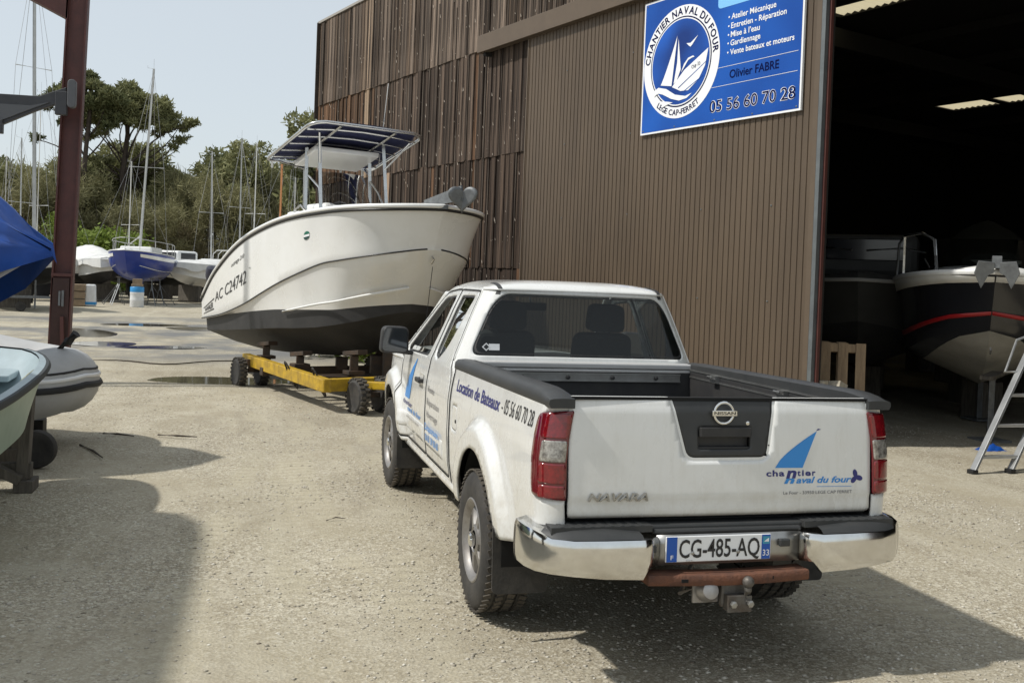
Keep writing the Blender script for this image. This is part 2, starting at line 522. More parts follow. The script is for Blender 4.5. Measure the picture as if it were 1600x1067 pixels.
PUD = [  # centre, half length, half width, turn, seed
    (-2.45, 11.75, 1.15, .62, -.12, 1), (-5.2, 28.5, 1.3, .8, .1, 2), (-3.6, 27.0, .8, 1.0, .2, 3), (-5.3, 19.6, .75, .75, 0, 4), (-3.9, 18.9, 1.0, .45, .1, 5), (-6.3, 24.0, .7, 2.0, .25, 6)]
def pud_r(k, a):
    rs = np.random.default_rng(k); ph = rs.random(6)*6.28; am = rs.random(6)
    return 1+sum(.16*am[i]/(i*.7+1)*math.sin((i+1)*a+ph[i]) for i in range(6))
_ks = RNG.random((40, 4))
def gh_(x, y):
    x = np.asarray(x, float); y = np.asarray(y, float); z = np.zeros_like(x)
    for i in range(14):
        fr = .35*1.42**i; an = _ks[i, 0]*6.28; ph = _ks[i, 1]*6.28
        z += .0085/(1.30**i)*np.sin(fr*(x*math.cos(an)+y*math.sin(an))*2.2+ph+1.7*np.sin(fr*.7*(y*math.cos(an)-x*math.sin(an))+ph*2))
    # wheel ruts along the lane
    for xr, w_ in ((-1.75, .16), (-.35, .18), (1.6, .2)):
        xx = x-(xr-.02*(y-2))
        z -= .008*np.exp(-(xx/w_)**2)*np.clip((12-y)/4, 0, 1)
    for (cx, cy, a, b, tn, sd) in PUD:
        dx = (x-cx)*math.cos(tn)+(y-cy)*math.sin(tn); dy = -(x-cx)*math.sin(tn)+(y-cy)*math.cos(tn)
        q = np.sqrt((dx/a)**2+(dy/b)**2)
        k = np.clip((1.7-q)/.7, 0, 1); z = z*(1-k)-.035*np.clip((1.25-q)/.5, 0, 1)
    # flat under the truck wheels
    return z
xs = np.r_[np.linspace(-400, -30, 6), np.linspace(-26, -9, 12), np.arange(-8, 9.01, .07), np.linspace(10, 26, 12), np.linspace(30, 400, 6)]
ys = np.r_[np.linspace(-200, -12, 6), np.linspace(-10, -4, 6), np.arange(-3.2, 14.01, .07), np.linspace(14.4, 48, 80), np.linspace(55, 500, 10)]
X, Y = np.meshgrid(xs, ys, indexing='ij'); Z = gh_(X, Y)
Vg = np.stack([X.ravel(), Y.ravel(), Z.ravel()], 1); ny = len(ys)
i, j = np.meshgrid(np.arange(len(xs)-1), np.arange(ny-1), indexing='ij')
Fg = np.stack([i*ny+j, (i+1)*ny+j, (i+1)*ny+j+1, i*ny+j+1], -1).reshape(-1, 4)
def np_mesh(name, V, F, mat, smooth=True):
    me = bpy.data.meshes.new(name); V = np.asarray(V, np.float32); F = np.asarray(F, np.int32); k = F.shape[1]
    me.vertices.add(len(V)); me.vertices.foreach_set('co', V.ravel())
    me.loops.add(F.size); me.loops.foreach_set('vertex_index', F.ravel())
    me.polygons.add(len(F)); me.polygons.foreach_set('loop_start', np.arange(0, F.size, k, dtype=np.int32)); me.polygons.foreach_set('loop_total', np.full(len(F), k, np.int32))
    if smooth: me.polygons.foreach_set('use_smooth', np.ones(len(F), bool))
    me.materials.append(mat); me.update(calc_edges=True); me.validate()
    return me
def np_obj(name, V, F, mat, smooth=True, parent=None):
    o = bpy.data.objects.new(name, np_mesh(name, V, F, mat, smooth)); COL.objects.link(o)
    if parent is not None: setpar(o, parent)
    return o
gr = np_obj('ground', Vg, Fg, MAT['gravel_ground']); gr['kind'] = 'structure'
# puddles
pm('puddle_water', (.075, .068, .050), .04, 0, (.10, .09, .065), 1.5, .6, spec=.6)
for (cx, cy, a, b, tn, sd) in PUD:
    V = [(cx, cy, -.011)]; n = 64
    for k in range(n):
        t = 2*math.pi*k/n; r_ = pud_r(sd, t)
        dx, dy = a*r_*math.cos(t)*1.0, b*r_*math.sin(t)
        V.append((cx+dx*math.cos(tn)-dy*math.sin(tn), cy+dx*math.sin(tn)+dy*math.cos(tn), -.011))
    o = mk('puddle', V, [(0, k+1, (k+1) % n+1) for k in range(n)], MAT['puddle_water']); o['kind'] = 'structure'
# loose stones
def stones(n, xr, yr, smin, smax, dens=None):
    x = RNG.uniform(*xr, n*2); y = RNG.uniform(*yr, n*2)
    dn = .5+.5*np.sin(1.9*x+1.3*np.sin(.9*y))*np.sin(1.5*y+1.7*np.sin(1.1*x)+.6); kp = np.argsort(-(dn*.9+RNG.random(2*n)))[:n]; x, y = x[kp], y[kp]
    s = smin+(smax-smin)*RNG.random(n)**5
    base = np.array([(1, 0, 0), (0, 1, 0), (-1, 0, 0), (0, -1, 0), (0, 0, .7), (0, 0, -.5)], float)
    tri = np.array([(0, 1, 4), (1, 2, 4), (2, 3, 4), (3, 0, 4), (1, 0, 5), (2, 1, 5), (3, 2, 5), (0, 3, 5)])
    J_ = base[None]*(.65+.7*RNG.random((n, 6, 1)))
    a = RNG.random(n)*6.28; c, s_ = np.cos(a)[:, None], np.sin(a)[:, None]
    px = J_[..., 0]*c-J_[..., 1]*s_; py = (J_[..., 0]*s_+J_[..., 1]*c)*(.6+.4*RNG.random((n, 1)))
    V = np.stack([px*s[:, None]+x[:, None], py*s[:, None]+y[:, None], J_[..., 2]*s[:, None]*.6+(gh_(x, y)+s*.05)[:, None]], -1)
    F = (tri[None]+(np.arange(n)*6)[:, None, None]).reshape(-1, 3)
    return V.reshape(-1, 3), F
pm('stone', (.40, .365, .295), .9, 0, (.28, .25, .195), 9, .9, detail=2)
pm('pale_stone', (.60, .57, .49), .9, 0, (.38, .34, .28), 7, .9, detail=2)
pm('dark_chip', (.20, .17, .125), .9, 0, (.16, .13, .10), 9, .9, detail=2)
for nm, n, sm, lb in (('gravel', 42000, ('stone', .003, .017), 'loose grey beige gravel strewn over the yard'), ('pale_gravel', 36000, ('pale_stone', .003, .017), 'small pale stones lying among the gravel'), ('bark_chips', 700, ('dark_chip', .005, .022), 'dark bits of bark and grit on the gravel')):
    A = [stones(int(n*.62), (-4.2, 4.2), (-3.0, 3.5), *sm[1:]), stones(int(n*.38), (-6, 7), (3.5, 13), *sm[1:])]
    V = np.concatenate([a[0] for a in A]); F = np.concatenate([A[0][1], A[1][1]+len(A[0][0])])
    o = np_obj(nm, V, F, MAT[sm[0]], False); tag(o, lb, 'gravel', kind='stuff')
# ================================================================ pickup truck
truck = thing('pickup_truck', 'white pickup truck with open bed parked on the gravel before the hangar', 'pickup truck', (0, 1.2, 0))
T = truck
AX = (0.0, 3.2)
_wz = [(.40, .80), (.50, .838), (.62, .858), (.80, .868), (1.0, .866), (1.08, .858), (1.15, .846), (1.22, .833), (1.27, .828)]
def half_w(y, z, cab=False):
    if cab and z > 1.2: w_ = .836-.40*(z-1.2)-.10*max(0, z-1.55)**1.0*.5
    else: w_ = float(np.interp(z, [a for a, _ in _wz], [b for _, b in _wz]))
    if y > 3.3: w_ -= .17*((y-3.3)/.8)**2
    bul = 0
    for yc in AX:
        r_ = math.hypot(y-yc, (z-.40)*1.02)
        bul = max(bul, .052*(1-smooth01(.560, .635, r_)) if r_ > .3 else .052)
    if z < 1.15: w_ += bul
    return w_
RC = .10
def bed_pt(s):
    """left/right bed side with the rounded rear corner: u runs forward (y), below -1.0 round the corner"""
    def f(u, v):
        zb = .475 if u > .42 else (.51 if u > -.42 else .51+.03*smooth01(-.42, -.9, u))
        zt = 1.225+.012*(.88-max(u, -1.1))
        z = zb+(zt-zb)*v
        if u >= -1.0: return (s*half_w(u, z), u, z)
        w_ = half_w(-1.0, z); a = min((-1.0-u)/RC, math.pi/2)
        ex = max(0, (-1.0-u)-RC*math.pi/2)
        yy = -1.0-RC*math.sin(a)+.02*(z-.75)
        return (s*(w_-RC+RC*math.cos(a)-ex), -1.0-RC*math.sin(a)*(1-.0)+.03*smooth01(.7, 1.3, z)*math.sin(a), z)
    return f
def bed_v(u, z):
    zb = .475 if u > .42 else (.51 if u > -.42 else .51+.03*smooth01(-.42, -.9, u))
    zt = 1.225+.012*(.88-max(u, -1.1))
    return (z-zb)/(zt-zb)

def circ(yc, zc, r_, n=48): return [(yc+r_*math.cos(2*math.pi*k/n), zc+r_*math.sin(2*math.pi*k/n)) for k in range(n)]
ARCH = .452
def side_out(name, V, F, mat, parent, s, **k):
    c = 0.0
    for q in F[:len(F)//2+1]:
        a_, b_, c_ = (Vector(V[i]) for i in q[:3]); c += (b_-a_).cross(c_-a_).x
    if c*s < 0: F = [q[::-1] for q in F]
    return mk(name, V, F, mat, parent, smooth=38, solid=.012, **k)

for s in (-1, 1):
    f = bed_pt(s)
    # work in (u, z): vertices at z levels
    g = lambda u, z, f=f: f(u, bed_v(u, z))
    us = np.r_[rng(.864, -1.0, .02), np.linspace(-1.015, -1.0-RC*math.pi/2-.012, 14)]
    lamp = rpoly([(-.985, 1.185), (-1.172, 1.205), (-1.172, .822), (-.992, .835), (-.972, 1.0)], [.05, .008, .008, .05, .05])
    fuel = rpoly([(.66, .995), (.80, .995), (.80, .845), (.66, .845)], .03)
    bot = [(u, .475 if u > .42 else (.51 if u > -.42 else .51+.03*smooth01(-.42, -.9, u))) for u in us]
    topz = [(u, 1.225+.012*(.88-max(u, -1.1))) for u in us]
    keep = bot+topz[::-1]
    hl = [circ(0, .405, ARCH), lamp] + ([fuel] if s < 0 else [])
    V, F = patch(g, us, rng(.46, 1.26, .02), keep=keep, holes=hl)
    side_out('bed_side', V, F, MAT['white_paint'], T, s)
    if s < 0:
        ins = rpoly([(.664, .991), (.796, .991), (.796, .849), (.664, .849)], .028)
        V, F = patch(g, rng(.65, .81, .01), rng(.83, 1.01, .01), keep=ins)
        ff = side_out('fuel_flap', V, F, MAT['white_paint'], T, s)
        m = MB(); m.lathe([(.011, 0), (.011, .004), (.006, .005)], TR((-half_w(.68, .9)-.001, .68, .905), ry=-R(90)), 12)
        m.out('lock', MAT['black_plastic'], ff)
    # wheel arch liner
    m = MB()
    for (yc) in AX:
        m2 = MB()
        m2.grid(lambda a, d: (s*(.862-.42*d), yc+(ARCH+.03)*math.cos(a), .405+(ARCH+.03)*math.sin(a)), np.linspace(-.18, math.pi+.18, 30), np.linspace(0, 1, 3)); m2.box((s*.43, yc, .70), (.03, .8, .36))
        m2.out('wheel_arch_liner', MAT['dark_gap'], T, smooth=40)
    # tail lamp: housing and lenses
    off = lambda u, z, f=g, s=s, d=.012: tuple(Vector(f(u, z))+Vector((s*math.cos(min(max(0, -1-u)/RC, 1.57)), -math.sin(min(max(0, -1-u)/RC, 1.57)), 0))*d)
    lu, lz = rng(-.95, -1.18, .008), rng(.80, 1.22, .012)
    V, F = patch(off, lu, lz, keep=lamp)
    tl = side_out('tail_lamp', V, F, MAT['red_lens'], T, s)
    off2 = lambda u, z, o=off: tuple(Vector(o(u, z))+(Vector((s*math.cos(min(max(0, -1-u)/RC, 1.57)), -math.sin(min(max(0, -1-u)/RC, 1.57)), 0))*.003))
    for nm, (z0, z1), mt in (('brake_lens', (1.085, 1.19), 'red_lens_bright'), ('clear_lens', (.985, 1.075), 'clear_lens'), ('tail_lens', (.893, .977), 'red_lens_bright'), ('fog_lens', (.83, .884), 'red_lens_bright')):
        u0 = -1.055 if z0 > .9 else -1.05
        pl_ = rpoly([(u0, z0), (-1.165, z0), (-1.165, z1), (u0-.004, z1)], .012)
        V, F = patch(off2, rng(-1.03, -1.18, .006), rng(z0-.01, z1+.01, .008), keep=pl_)
        side_out(nm, V, F, MAT[mt], tl, s)

# ---- bed rails (dark caps)
for s in (-1, 1):
    path = []; N_ = 30
    for i in range(N_+1):
        y = .90-(1.995)*i/N_
        z = 1.222+.012*(.88-y)
        path.append(((s*.775, y, z), (s, 0, 0), (0, 0, 1)))
    def prof(i, N_=N_):
        k = 1.0
        if i > N_-4: k = 1-.75*((i-(N_-4))/4)**2.6
        wv = .066; hh = .046*k
        if i < 2: hh *= .9
        return [(-.052, -.03), (-.052, hh*.75), (-.036, hh*.98), (0, hh*1.04), (.045, hh*.92), (wv-.004, hh*.55), (wv, -.012), (wv-.01, -.03)]
    V, F = sweep(path, prof, True)
    if s > 0: F = [q[::-1] for q in F]
    mk('bed_rail_cap', V, F, MAT['grey_plastic'], T, smooth=50)
    m = MB(); m.box((s*.742, -.06, 1.2), (.02, 1.80, .055)); m.box((s*.728, -.06, 1.178), (.02, 1.80, .01)); m.box((s*.728, -.06, 1.222), (.02, 1.80, .01))
    ur = m.out('utility_rail', MAT['steel'], T)
    for yy in (.45, -.35):
        m = MB(); m.box((s*.715, yy, 1.2), (.05, .07, .045)); m.tube([(s*.69, yy-.03, 1.2), (s*.67, yy-.03, 1.215), (s*.67, yy+.03, 1.215), (s*.69, yy+.03, 1.2)], .006)
        m.out('cleat', MAT['steel'], ur)
# ---- bed liner
m = MB()
m.box((0, -.10, .79), (1.46, 1.94, .03))
for s in (-1, 1): m.box((s*.74, -.10, 1.0), (.035, 1.92, .42))
m.box((0, .865, 1.0), (1.46, .03, .40))
for s in (-1, 1): m.box((s*.64, 0, .92), (.22, .86, .24), taper=.92)
for i in range(9): m.box((-.52+i*.13, -.1, .81), (.06, 1.9, .012))
m.out('bed_liner', MAT['black_plastic'], T, bevel=.008)
m = MB(); m.box((0, .845, 1.165), (1.30, .018, .05)); m.box((0, .838, 1.143), (1.30, .02, .008)); m.box((0, .838, 1.188), (1.30, .02, .008))
ur = m.out('utility_rail', MAT['steel'], T)
for x in (-.42, -.12, .18, .48):
    m = MB(); m.lathe([(.013, 0), (.013, .012), (.006, .014)], TR((x, .835, 1.165), rx=R(90)), 10); m.out('bolt', MAT['black_plastic'], ur)

# ---- tailgate
def tg(x, z, d=0.0):
    y = -1.075-.04*(1.265-z)/.525
    y -= .008*smooth01(.80, .84, z)*(1-smooth01(1.20, 1.24, z))
    y += .012*(x/.74)**2+.018*smooth01(1.245, 1.27, z)+.012*smooth01(.765, .742, z)
    return (x, y-d, z)
garn = rpoly([(-.272, 1.285), (.236, 1.285), (.196, 1.0), (-.192, 1.0)], [.005, .005, .035, .035])
gk = rpoly([(-.739, .742), (.739, .742), (.744, 1.266), (-.744, 1.266)], .012)
gh = rpoly([(-.287, 1.3), (.251, 1.3), (.206, .985), (-.203, .985)], [.005, .005, .045, .045])
V, F = patch(tg, rng(-.76, .76, .02), rng(.73, 1.28, .015), keep=gk, holes=[gh])
gate = mk('tailgate', V, F, MAT['white_paint'], T, smooth=40, solid=.03)
# bright rim round the garnish, then the dark garnish itself
rim = lambda x, z: (x, tg(x, z)[1]+.004, z)
V, F = patch(rim, rng(-.31, .27, .012), rng(.97, 1.262, .012), keep=[p if p[1] < 1.262 else (p[0], 1.262) for p in gh], holes=[garn])
mk('garnish_rim', V, F, MAT['white_paint'], gate, smooth=40)
hnd = rpoly([(-.138, 1.135), (.118, 1.135), (.118, 1.035), (-.138, 1.035)], .012)
gf = lambda x, z: (x, tg(x, z)[1]+.006, z)
V, F = patch(gf, rng(-.29, .25, .012), rng(.99, 1.264, .012), keep=[(p[0], min(p[1], 1.264)) for p in garn], holes=[hnd])
ga = mk('garnish', V, F, MAT['grey_plastic'], gate, smooth=40, solid=.02)
m = MB(); yb = -1.058
m.box((-.01, yb, 1.085), (.262, .006, .106))
m.box((-.01, yb-.012, 1.0395), (.262, .03, .012))
m.box((-.01, yb-.03, 1.113), (.246, .035, .042))
m.out('handle', MAT['black_plastic'], ga, bevel=.004)
m = MB(); m.lathe([(.009, 0), (.009, .006), (.004, .007)], TR((.103, -1.083, 1.152), rx=R(90)), 14)
m.out('lock', MAT['chrome'], ga)
m = MB(); m.box((0, -1.055, 1.258), (1.46, .035, .012)); m.box((0, -1.0, .78), (1.47, .14, .1)); m.box((0, -1.03, 1.0), (1.47, .02, .5))
m.out('tailgate_inner', MAT['dark_gap'], gate)
# badge: ring, bar and lettering
m = MB(); rr = [(.047+.007*math.cos(a), .006*math.sin(a)) for a in np.linspace(0, 2*math.pi, 9)[:-1]]
mm = TR((-.022, -1.099, 1.199), rx=R(90))
m.lathe(rr, mm, 32, closed=True)
m.box((-.022, -1.104, 1.199), (.122, .012, .025))
badge = m.out('badge', MAT['chrome'], ga, smooth=40, bevel=.002)
def rear_text(body, x0, x1, z0, z1, mat, parent, name='lettering', depth=.0015, bold=0., shear=0., cap=True, thick=0, y=None):
    W, F = text_fit(body, x0, x1, z0, z1, bold, shear, cap)
    if y is None: V = [tg(a, b, depth) for a, b in W]
    else: V = [(a, y, b) for a, b in W]
    return mk(name, V, F, MAT[mat], parent, solid=thick)
W, F = text_fit('NISSAN', -.074, .030, 1.193, 1.206, .012)
mk('lettering', [(a, -1.1112, b) for a, b in W], F, MAT['print_black'], badge)
W, F = text_fit('NAVARA', -.655, -.380, .818, .852, .018, .25)
V = [tg(a, b, .010) for a, b in W]; n_ = len(V)
lt = mk('model_lettering', V, F, MAT['steel'], gate); md = lt.modifiers.new('s', 'SOLIDIFY'); md.thickness = .008; md.offset = 0
# decal: sail, names, propeller, address
def tgpoly(pts, mat, name, parent, d=.0015):
    return mk(name, [tg(a, b, d) for a, b in pts], [tuple(range(len(pts)))], MAT[mat], parent)
sail = [(.240, .952), (.381, .951)]
for k in range(9):
    t = k/8; sail.append((.381+.074*t+.0*t, .951+.165*t))
for k in range(1, 9):
    t = 1-k/9; sail.append((.240+.215*t**1.0+.0, .952+.164*(t**.72)))
tgpoly(sail, 'print_blue', 'sail_print', gate)
tgpoly([(.452, 1.118), (.478, 1.124), (.462, 1.128)], 'print_navy', 'flag_print', gate)
for _ch, _a, _b in (('c', .195, .221), ('h', .227, .254), ('a', .260, .288)): rear_text(_ch, _a, _b, .915, .941, 'print_navy', gate, bold=.03)
rear_text('n', .296, .350, .906, .952, 'print_navy', gate, bold=.04, cap=True, shear=.2)
for _ch, _a, _b in (('t', .354, .371), ('i', .378, .388), ('e', .395, .424), ('r', .431, .449)): rear_text(_ch, _a, _b, .915, .941, 'print_navy', gate, bold=.03)
rear_text('n', .285, .340, .882, .912, 'print_blue', gate, bold=.04, shear=.25, depth=.0022)
rear_text('aval du four', .348, .640, .882, .909, 'print_blue', gate, bold=.028, shear=.3)
for k in range(3):
    a = R(90+120*k+15); c = (.664+.017*math.cos(a), .905+.017*math.sin(a))
    tgpoly([(c[0]+.019*math.cos(t)*math.cos(a)-.012*math.sin(t)*math.sin(a), c[1]+.019*math.cos(t)*math.sin(a)+.012*math.sin(t)*math.cos(a)) for t in np.linspace(0, 2*math.pi, 15)[:-1]], 'print_navy', 'propeller_print', gate, .0015+.0004*k)
tgpoly([(.455, .866), (.640, .864), (.640, .862), (.455, .864)], 'print_blue', 'rule_print', gate)
rear_text('Le Four - 33950 LEGE CAP FERRET', .282, .643, .832, .846, 'print_grey', gate, bold=.004)

# ---- cab: side walls with doors and window openings
def cab_pt(s): return lambda y, z: (s*half_w(y, z, True), y, z)
def cab_y0(z): return .925+.13*max(0, z-1.2)
WR = .12                                                      # how far the rear corner wraps
prof_out = [(.896+(cab_y0(z)+WR-.896)*smooth01(1.17, 1.26, z), z) for z in np.linspace(.475, 1.70, 60)]
prof_top = rpoly([(cab_y0(1.70)+WR, 1.70), (1.95, 1.715), (2.16, 1.67), (2.99, 1.135), (2.87, 1.12), (2.87, .475)], [0.0001, .1, .1, .03, .02, .01])
cab_keep = prof_out+prof_top[6:]
door_f = rpoly([(1.755, .515), (2.83, .515), (2.86, 1.12), (2.93, 1.15), (2.13, 1.665), (1.80, 1.69), (1.70, 1.69)], [.05, .05, .02, .02, .08, .05, .02])
door_r = rpoly([(1.745, .515), (.925, .515), (.945, 1.12), (1.075, 1.26), (1.125, 1.69), (1.69, 1.69)], [.02, .05, .05, .05, .05, .02])
win_f = rpoly([(1.86, 1.205), (2.70, 1.185), (2.72, 1.22), (2.12, 1.625), (1.775, 1.648), (1.80, 1.40)], [.04, .03, .02, .06, .05, .2])
win_r = rpoly([(1.66, 1.26), (1.47, 1.215), (1.20, 1.60), (1.21, 1.652), (1.62, 1.652)], [.06, .09, .2, .03, .03])
win_r = rpoly([(1.655, 1.24), (1.50, 1.205), (1.36, 1.30), (1.215, 1.635), (1.245, 1.655), (1.625, 1.650)], [.05, .05, .10, .02, .02, .03])
for s in (-1, 1):
    f = cab_pt(s)
    gy, gz_ = rng(.87, 3.02, .018), rng(.46, 1.74, .016)
    V, F = patch(f, gy, gz_, keep=cab_keep, holes=[door_f, door_r, circ(3.2, .405, ARCH)])
    side_out('cab_side', V, F, MAT['white_paint'], T, s)
    def shrink(poly, d):
        c = np.mean(np.array(poly), 0); out = []
        n = len(poly)
        for i in range(n):
            a = np.array(poly[i-1]); b = np.array(poly[(i+1) % n]); t = b-a; L_ = np.hypot(*t)
            if L_ < 1e-9: out.append(poly[i]); continue
            nn = np.array([-t[1], t[0]])/L_
            p = np.array(poly[i])
            if (c-p)@nn < 0: nn = -nn
            out.append(tuple(p+nn*d))
        return out
    for nm, dk, wk in (('front_door', door_f, win_f), ('rear_door', door_r, win_r)):
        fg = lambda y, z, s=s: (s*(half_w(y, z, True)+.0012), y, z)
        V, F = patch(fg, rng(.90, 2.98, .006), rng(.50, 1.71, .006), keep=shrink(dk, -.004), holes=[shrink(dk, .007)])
        side_out('door_gap_shade', V, F, MAT['dark_gap'], T, s)  # dark strip laid over the door gap, drawing its shade on the surface
        V, F = patch(f, gy, gz_, keep=shrink(dk, .008), holes=[wk])
        dr = side_out(nm, V, F, MAT['white_paint'], T, s)
        fin = lambda y, z, s=s: (s*(half_w(y, z, True)-.016), y, z)
        if nm == 'front_door':                                    # wound down, only its top edge shows
            wk_ = [(1.88, 1.17), (2.70, 1.17), (2.62, 1.232), (1.86, 1.245)]
        else: wk_ = shrink(wk, -.02)
        V, F = patch(fin, gy, rng(1.15, 1.68, .016), keep=wk_)
        pane = mk('window_pane', V, F if s < 0 else [q[::-1] for q in F], MAT['glass_pane' if nm == 'front_door' else 'glass_dark'], dr, smooth=40)
        # rubber seal round the opening
        fs = lambda y, z, s=s: (s*(half_w(y, z, True)-.006), y, z)
        V, F = patch(fs, rng(1.15, 2.8, .008), rng(1.16, 1.68, .008), keep=shrink(wk, -.012), holes=[shrink(wk, .014)])
        mk('window_seal', V, F, MAT['black_plastic'], dr, smooth=40)
        # lower door mould: raised strip with white paint
        y0, y1 = (1.79, 2.74) if nm == 'front_door' else (1.10, 1.72)
        mo = lambda y, z, s=s, y0=y0, y1=y1: (s*(half_w(y, z, True)+.010*smooth01(.60, .625, z)*(1-smooth01(.70, .715, z))*smooth01(y0, y0+.04, y)*(1-smooth01(y1-.04, y1, y))), y, z)
        V, F = patch(mo, rng(y0, y1, .02), rng(.595, .72, .0125))
        side_out('door_moulding', V, F, MAT['white_paint'], dr, s)
        if nm == 'front_door':
            m = MB(); w_ = half_w(1.9, 1.03)
            m.box((s*(w_+.028), 1.93, 1.025), (.022, .17, .034)); m.box((s*(w_+.01), 1.86, 1.025), (.03, .02, .03)); m.box((s*(w_+.01), 2.0, 1.025), (.03, .02, .03))
            m.out('door_handle', MAT['black_plastic'], dr, bevel=.008)
            m = MB(); m.grid(lambda a, b: (s*(half_w(1.93, 1.03)+.002-.016*max(0, 1-(a*a+b*b))), 1.93+.085*a, 1.025+.05*b), np.linspace(-1, 1, 9), np.linspace(-1, 1, 9), s < 0)
            m.out('handle_recess', MAT['white_paint'], dr, smooth=60)
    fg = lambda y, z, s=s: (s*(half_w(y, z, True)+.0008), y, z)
    V, F = patch(fg, rng(.864, .896, .008), rng(.48, 1.215, .03)); side_out('bed_gap_shade', V, F, MAT['dark_gap'], T, s)  # dark strip across the cab to bed gap, standing for the shade inside
    # sill
    m = MB()
    V, F = sweep([((s*.81, y, .462), (s, 0, 0), (0, 0, 1)) for y in rng(.55, 2.80, .1)], lambda i: [(-.06, -.03), (.0, -.032), (.03, -.012), (.035, .012), (.025, .03), (-.06, .03)], True)
    mk('sill', V, F if s < 0 else [q[::-1] for q in F], MAT['white_paint'], T, smooth=50)

# ---- inner dark structure behind gaps
m = MB()
for s in (-1, 1):
    m.box((s*.79, 1.92, .70), (.05, 1.90, .42)); m.box((s*.795, .875, .82), (.05, .07, .68))
m.box((0, 1.9, .52), (1.60, 2.0, .05)); m.box((0, 1.0, .80), (1.55, .04, .60)); m.box((0, 2.78, .82), (1.55, .06, .56))
for s in (-1, 1): m.box((s*.42, 1.0, .50), (.10, 3.8, .14))
m.box((0, 0, .38), (1.3, .09, .09)); m.lathe([(.02, -.12), (.11, -.06), (.14, 0), (.11, .06), (.02, .12)], TR((.05, 0, .38), ry=R(90)), 14)
m.tube([(.0, .1, .42), (0, 2.0, .5)], .04); m.box((0, 3.2, .55), (1.2, 1.3, .3)); m.tube([(.5, -.9, .44), (.5, .5, .46), (.4, 1.5, .48)], .03)
m.box((-.35, 1.2, .42), (.4, .8, .2))
m.out('underbody', MAT['black_plastic'], T)

# ---- cab rear panel
def rear_pt(t, z):
    w_ = half_w(1.0, z, True)
    e = max(0, (abs(t)-.80)/.20)
    return (t*w_, cab_y0(z)+WR*e**2.1+.012*t*t, z)
wr = rpoly([(-.915, 1.292), (.935, 1.288), (.885, 1.682), (-.880, 1.686)], [.075, .075, .14, .14], 8)
wr = [(x, z-.012*(x*x)) for x, z in wr]
V, F = patch(rear_pt, np.r_[rng(-1, -.8, .02), rng(-.78, .78, .03), rng(.8, 1, .02)], rng(1.195, 1.715, .013), holes=[wr])
rp = mk('cab_rear_panel', V, F, MAT['white_paint'], T, smooth=45, solid=.012)
seal = lambda t, z: (rear_pt(t, z)[0], rear_pt(t, z)[1]+.004, z)
def shr(poly, k): c = np.mean(np.array(poly), 0); return [tuple(c+(np.array(p)-c)*k) for p in poly]
def inset(poly, dx, dz): c = np.mean(np.array(poly), 0); return [(p[0]-math.copysign(dx, p[0]-c[0])*min(1, abs(p[0]-c[0])/.2), p[1]-math.copysign(dz, p[1]-c[1])*min(1, abs(p[1]-c[1])/.1)) for p in poly]
V, F = patch(seal, rng(-.97, .97, .012), rng(1.26, 1.70, .008), keep=inset(wr, -.012, -.01), holes=[inset(wr, .022, .018)])
mk('window_seal', V, F, MAT['black_plastic'], rp, smooth=45)
gl = lambda t, z: (rear_pt(t, z)[0], rear_pt(t, z)[1]+.008, z)
V, F = patch(gl, rng(-.97, .97, .03), rng(1.26, 1.70, .02), keep=wr)
pane = mk('window_pane', V, F, MAT['glass_dark'], rp, smooth=45)
# sticker in the window corner
def stk(x0, x1, z0, z1, mt, d, nm='sticker'):
    return mk(nm, [(x, cab_y0(z)+.012*0+.004-d, z) for x, z in ((x0, z0), (x1, z0), (x1, z1), (x0, z1))], [(0, 1, 2, 3)], MAT[mt], pane)
stk(-.615, -.545, 1.318, 1.358, 'print_white', .000)
mk('sticker', [(x, cab_y0(z)+.0035, z) for x, z in ((-.66, 1.338), (-.632, 1.312), (-.604, 1.338), (-.632, 1.364))], [(0, 1, 2, 3)], MAT['print_white'], pane)
mk('sticker', [(x, cab_y0(z)+.003, z) for x, z in ((-.650, 1.338), (-.632, 1.321), (-.614, 1.338), (-.632, 1.355))], [(0, 1, 2, 3)], MAT['print_black'], pane)
m = MB(); m.box((0, .888, 1.238), (1.60, .10, .035)); m.box((0, .862, 1.207), (1.58, .035, .02))
m.out('rear_ledge', MAT['silver_paint'], T, bevel=.008)
m = MB(); m.box((0, .935, 1.10), (1.58, .02, .26)); m.out('cab_back_plate', MAT['silver_paint'], T)

# ---- roof
def roof_pt(t, y):
    z0 = 1.705-.7*max(0, y-1.90)**2; hump = .040*(1-abs(t)**3.5)
    a = min(1, max(0, (y-1.0)/.22)); b = min(1, max(0, (2.17-y)/.30))
    k = math.sqrt(max(0, 1-(1-a)**2))*math.sqrt(max(0, 1-(1-b)**2))
    w_ = half_w(1.5, 1.705, True)+.012*(1-abs(t)**4)*0
    fl = .026*(1-abs(t)**9)
    yy = y+ (.0 if abs(t) < .82 else .12*((abs(t)-.82)/.18)**2.1*max(0, 1-(y-.985)/.3))
    return (t*w_*1.002, yy, z0+(hump+fl)*k-.01*(1-k)*0)
tt = np.r_[np.linspace(-1, -.8, 10), np.linspace(-.75, .75, 21), np.linspace(.8, 1, 10)]
m = MB(); m.grid(roof_pt, tt, np.r_[np.linspace(.985, 1.2, 12), np.linspace(1.25, 1.85, 8), np.linspace(1.9, 2.17, 10)])
m.out('roof', MAT['white_paint'], T, smooth=50, solid=.012)
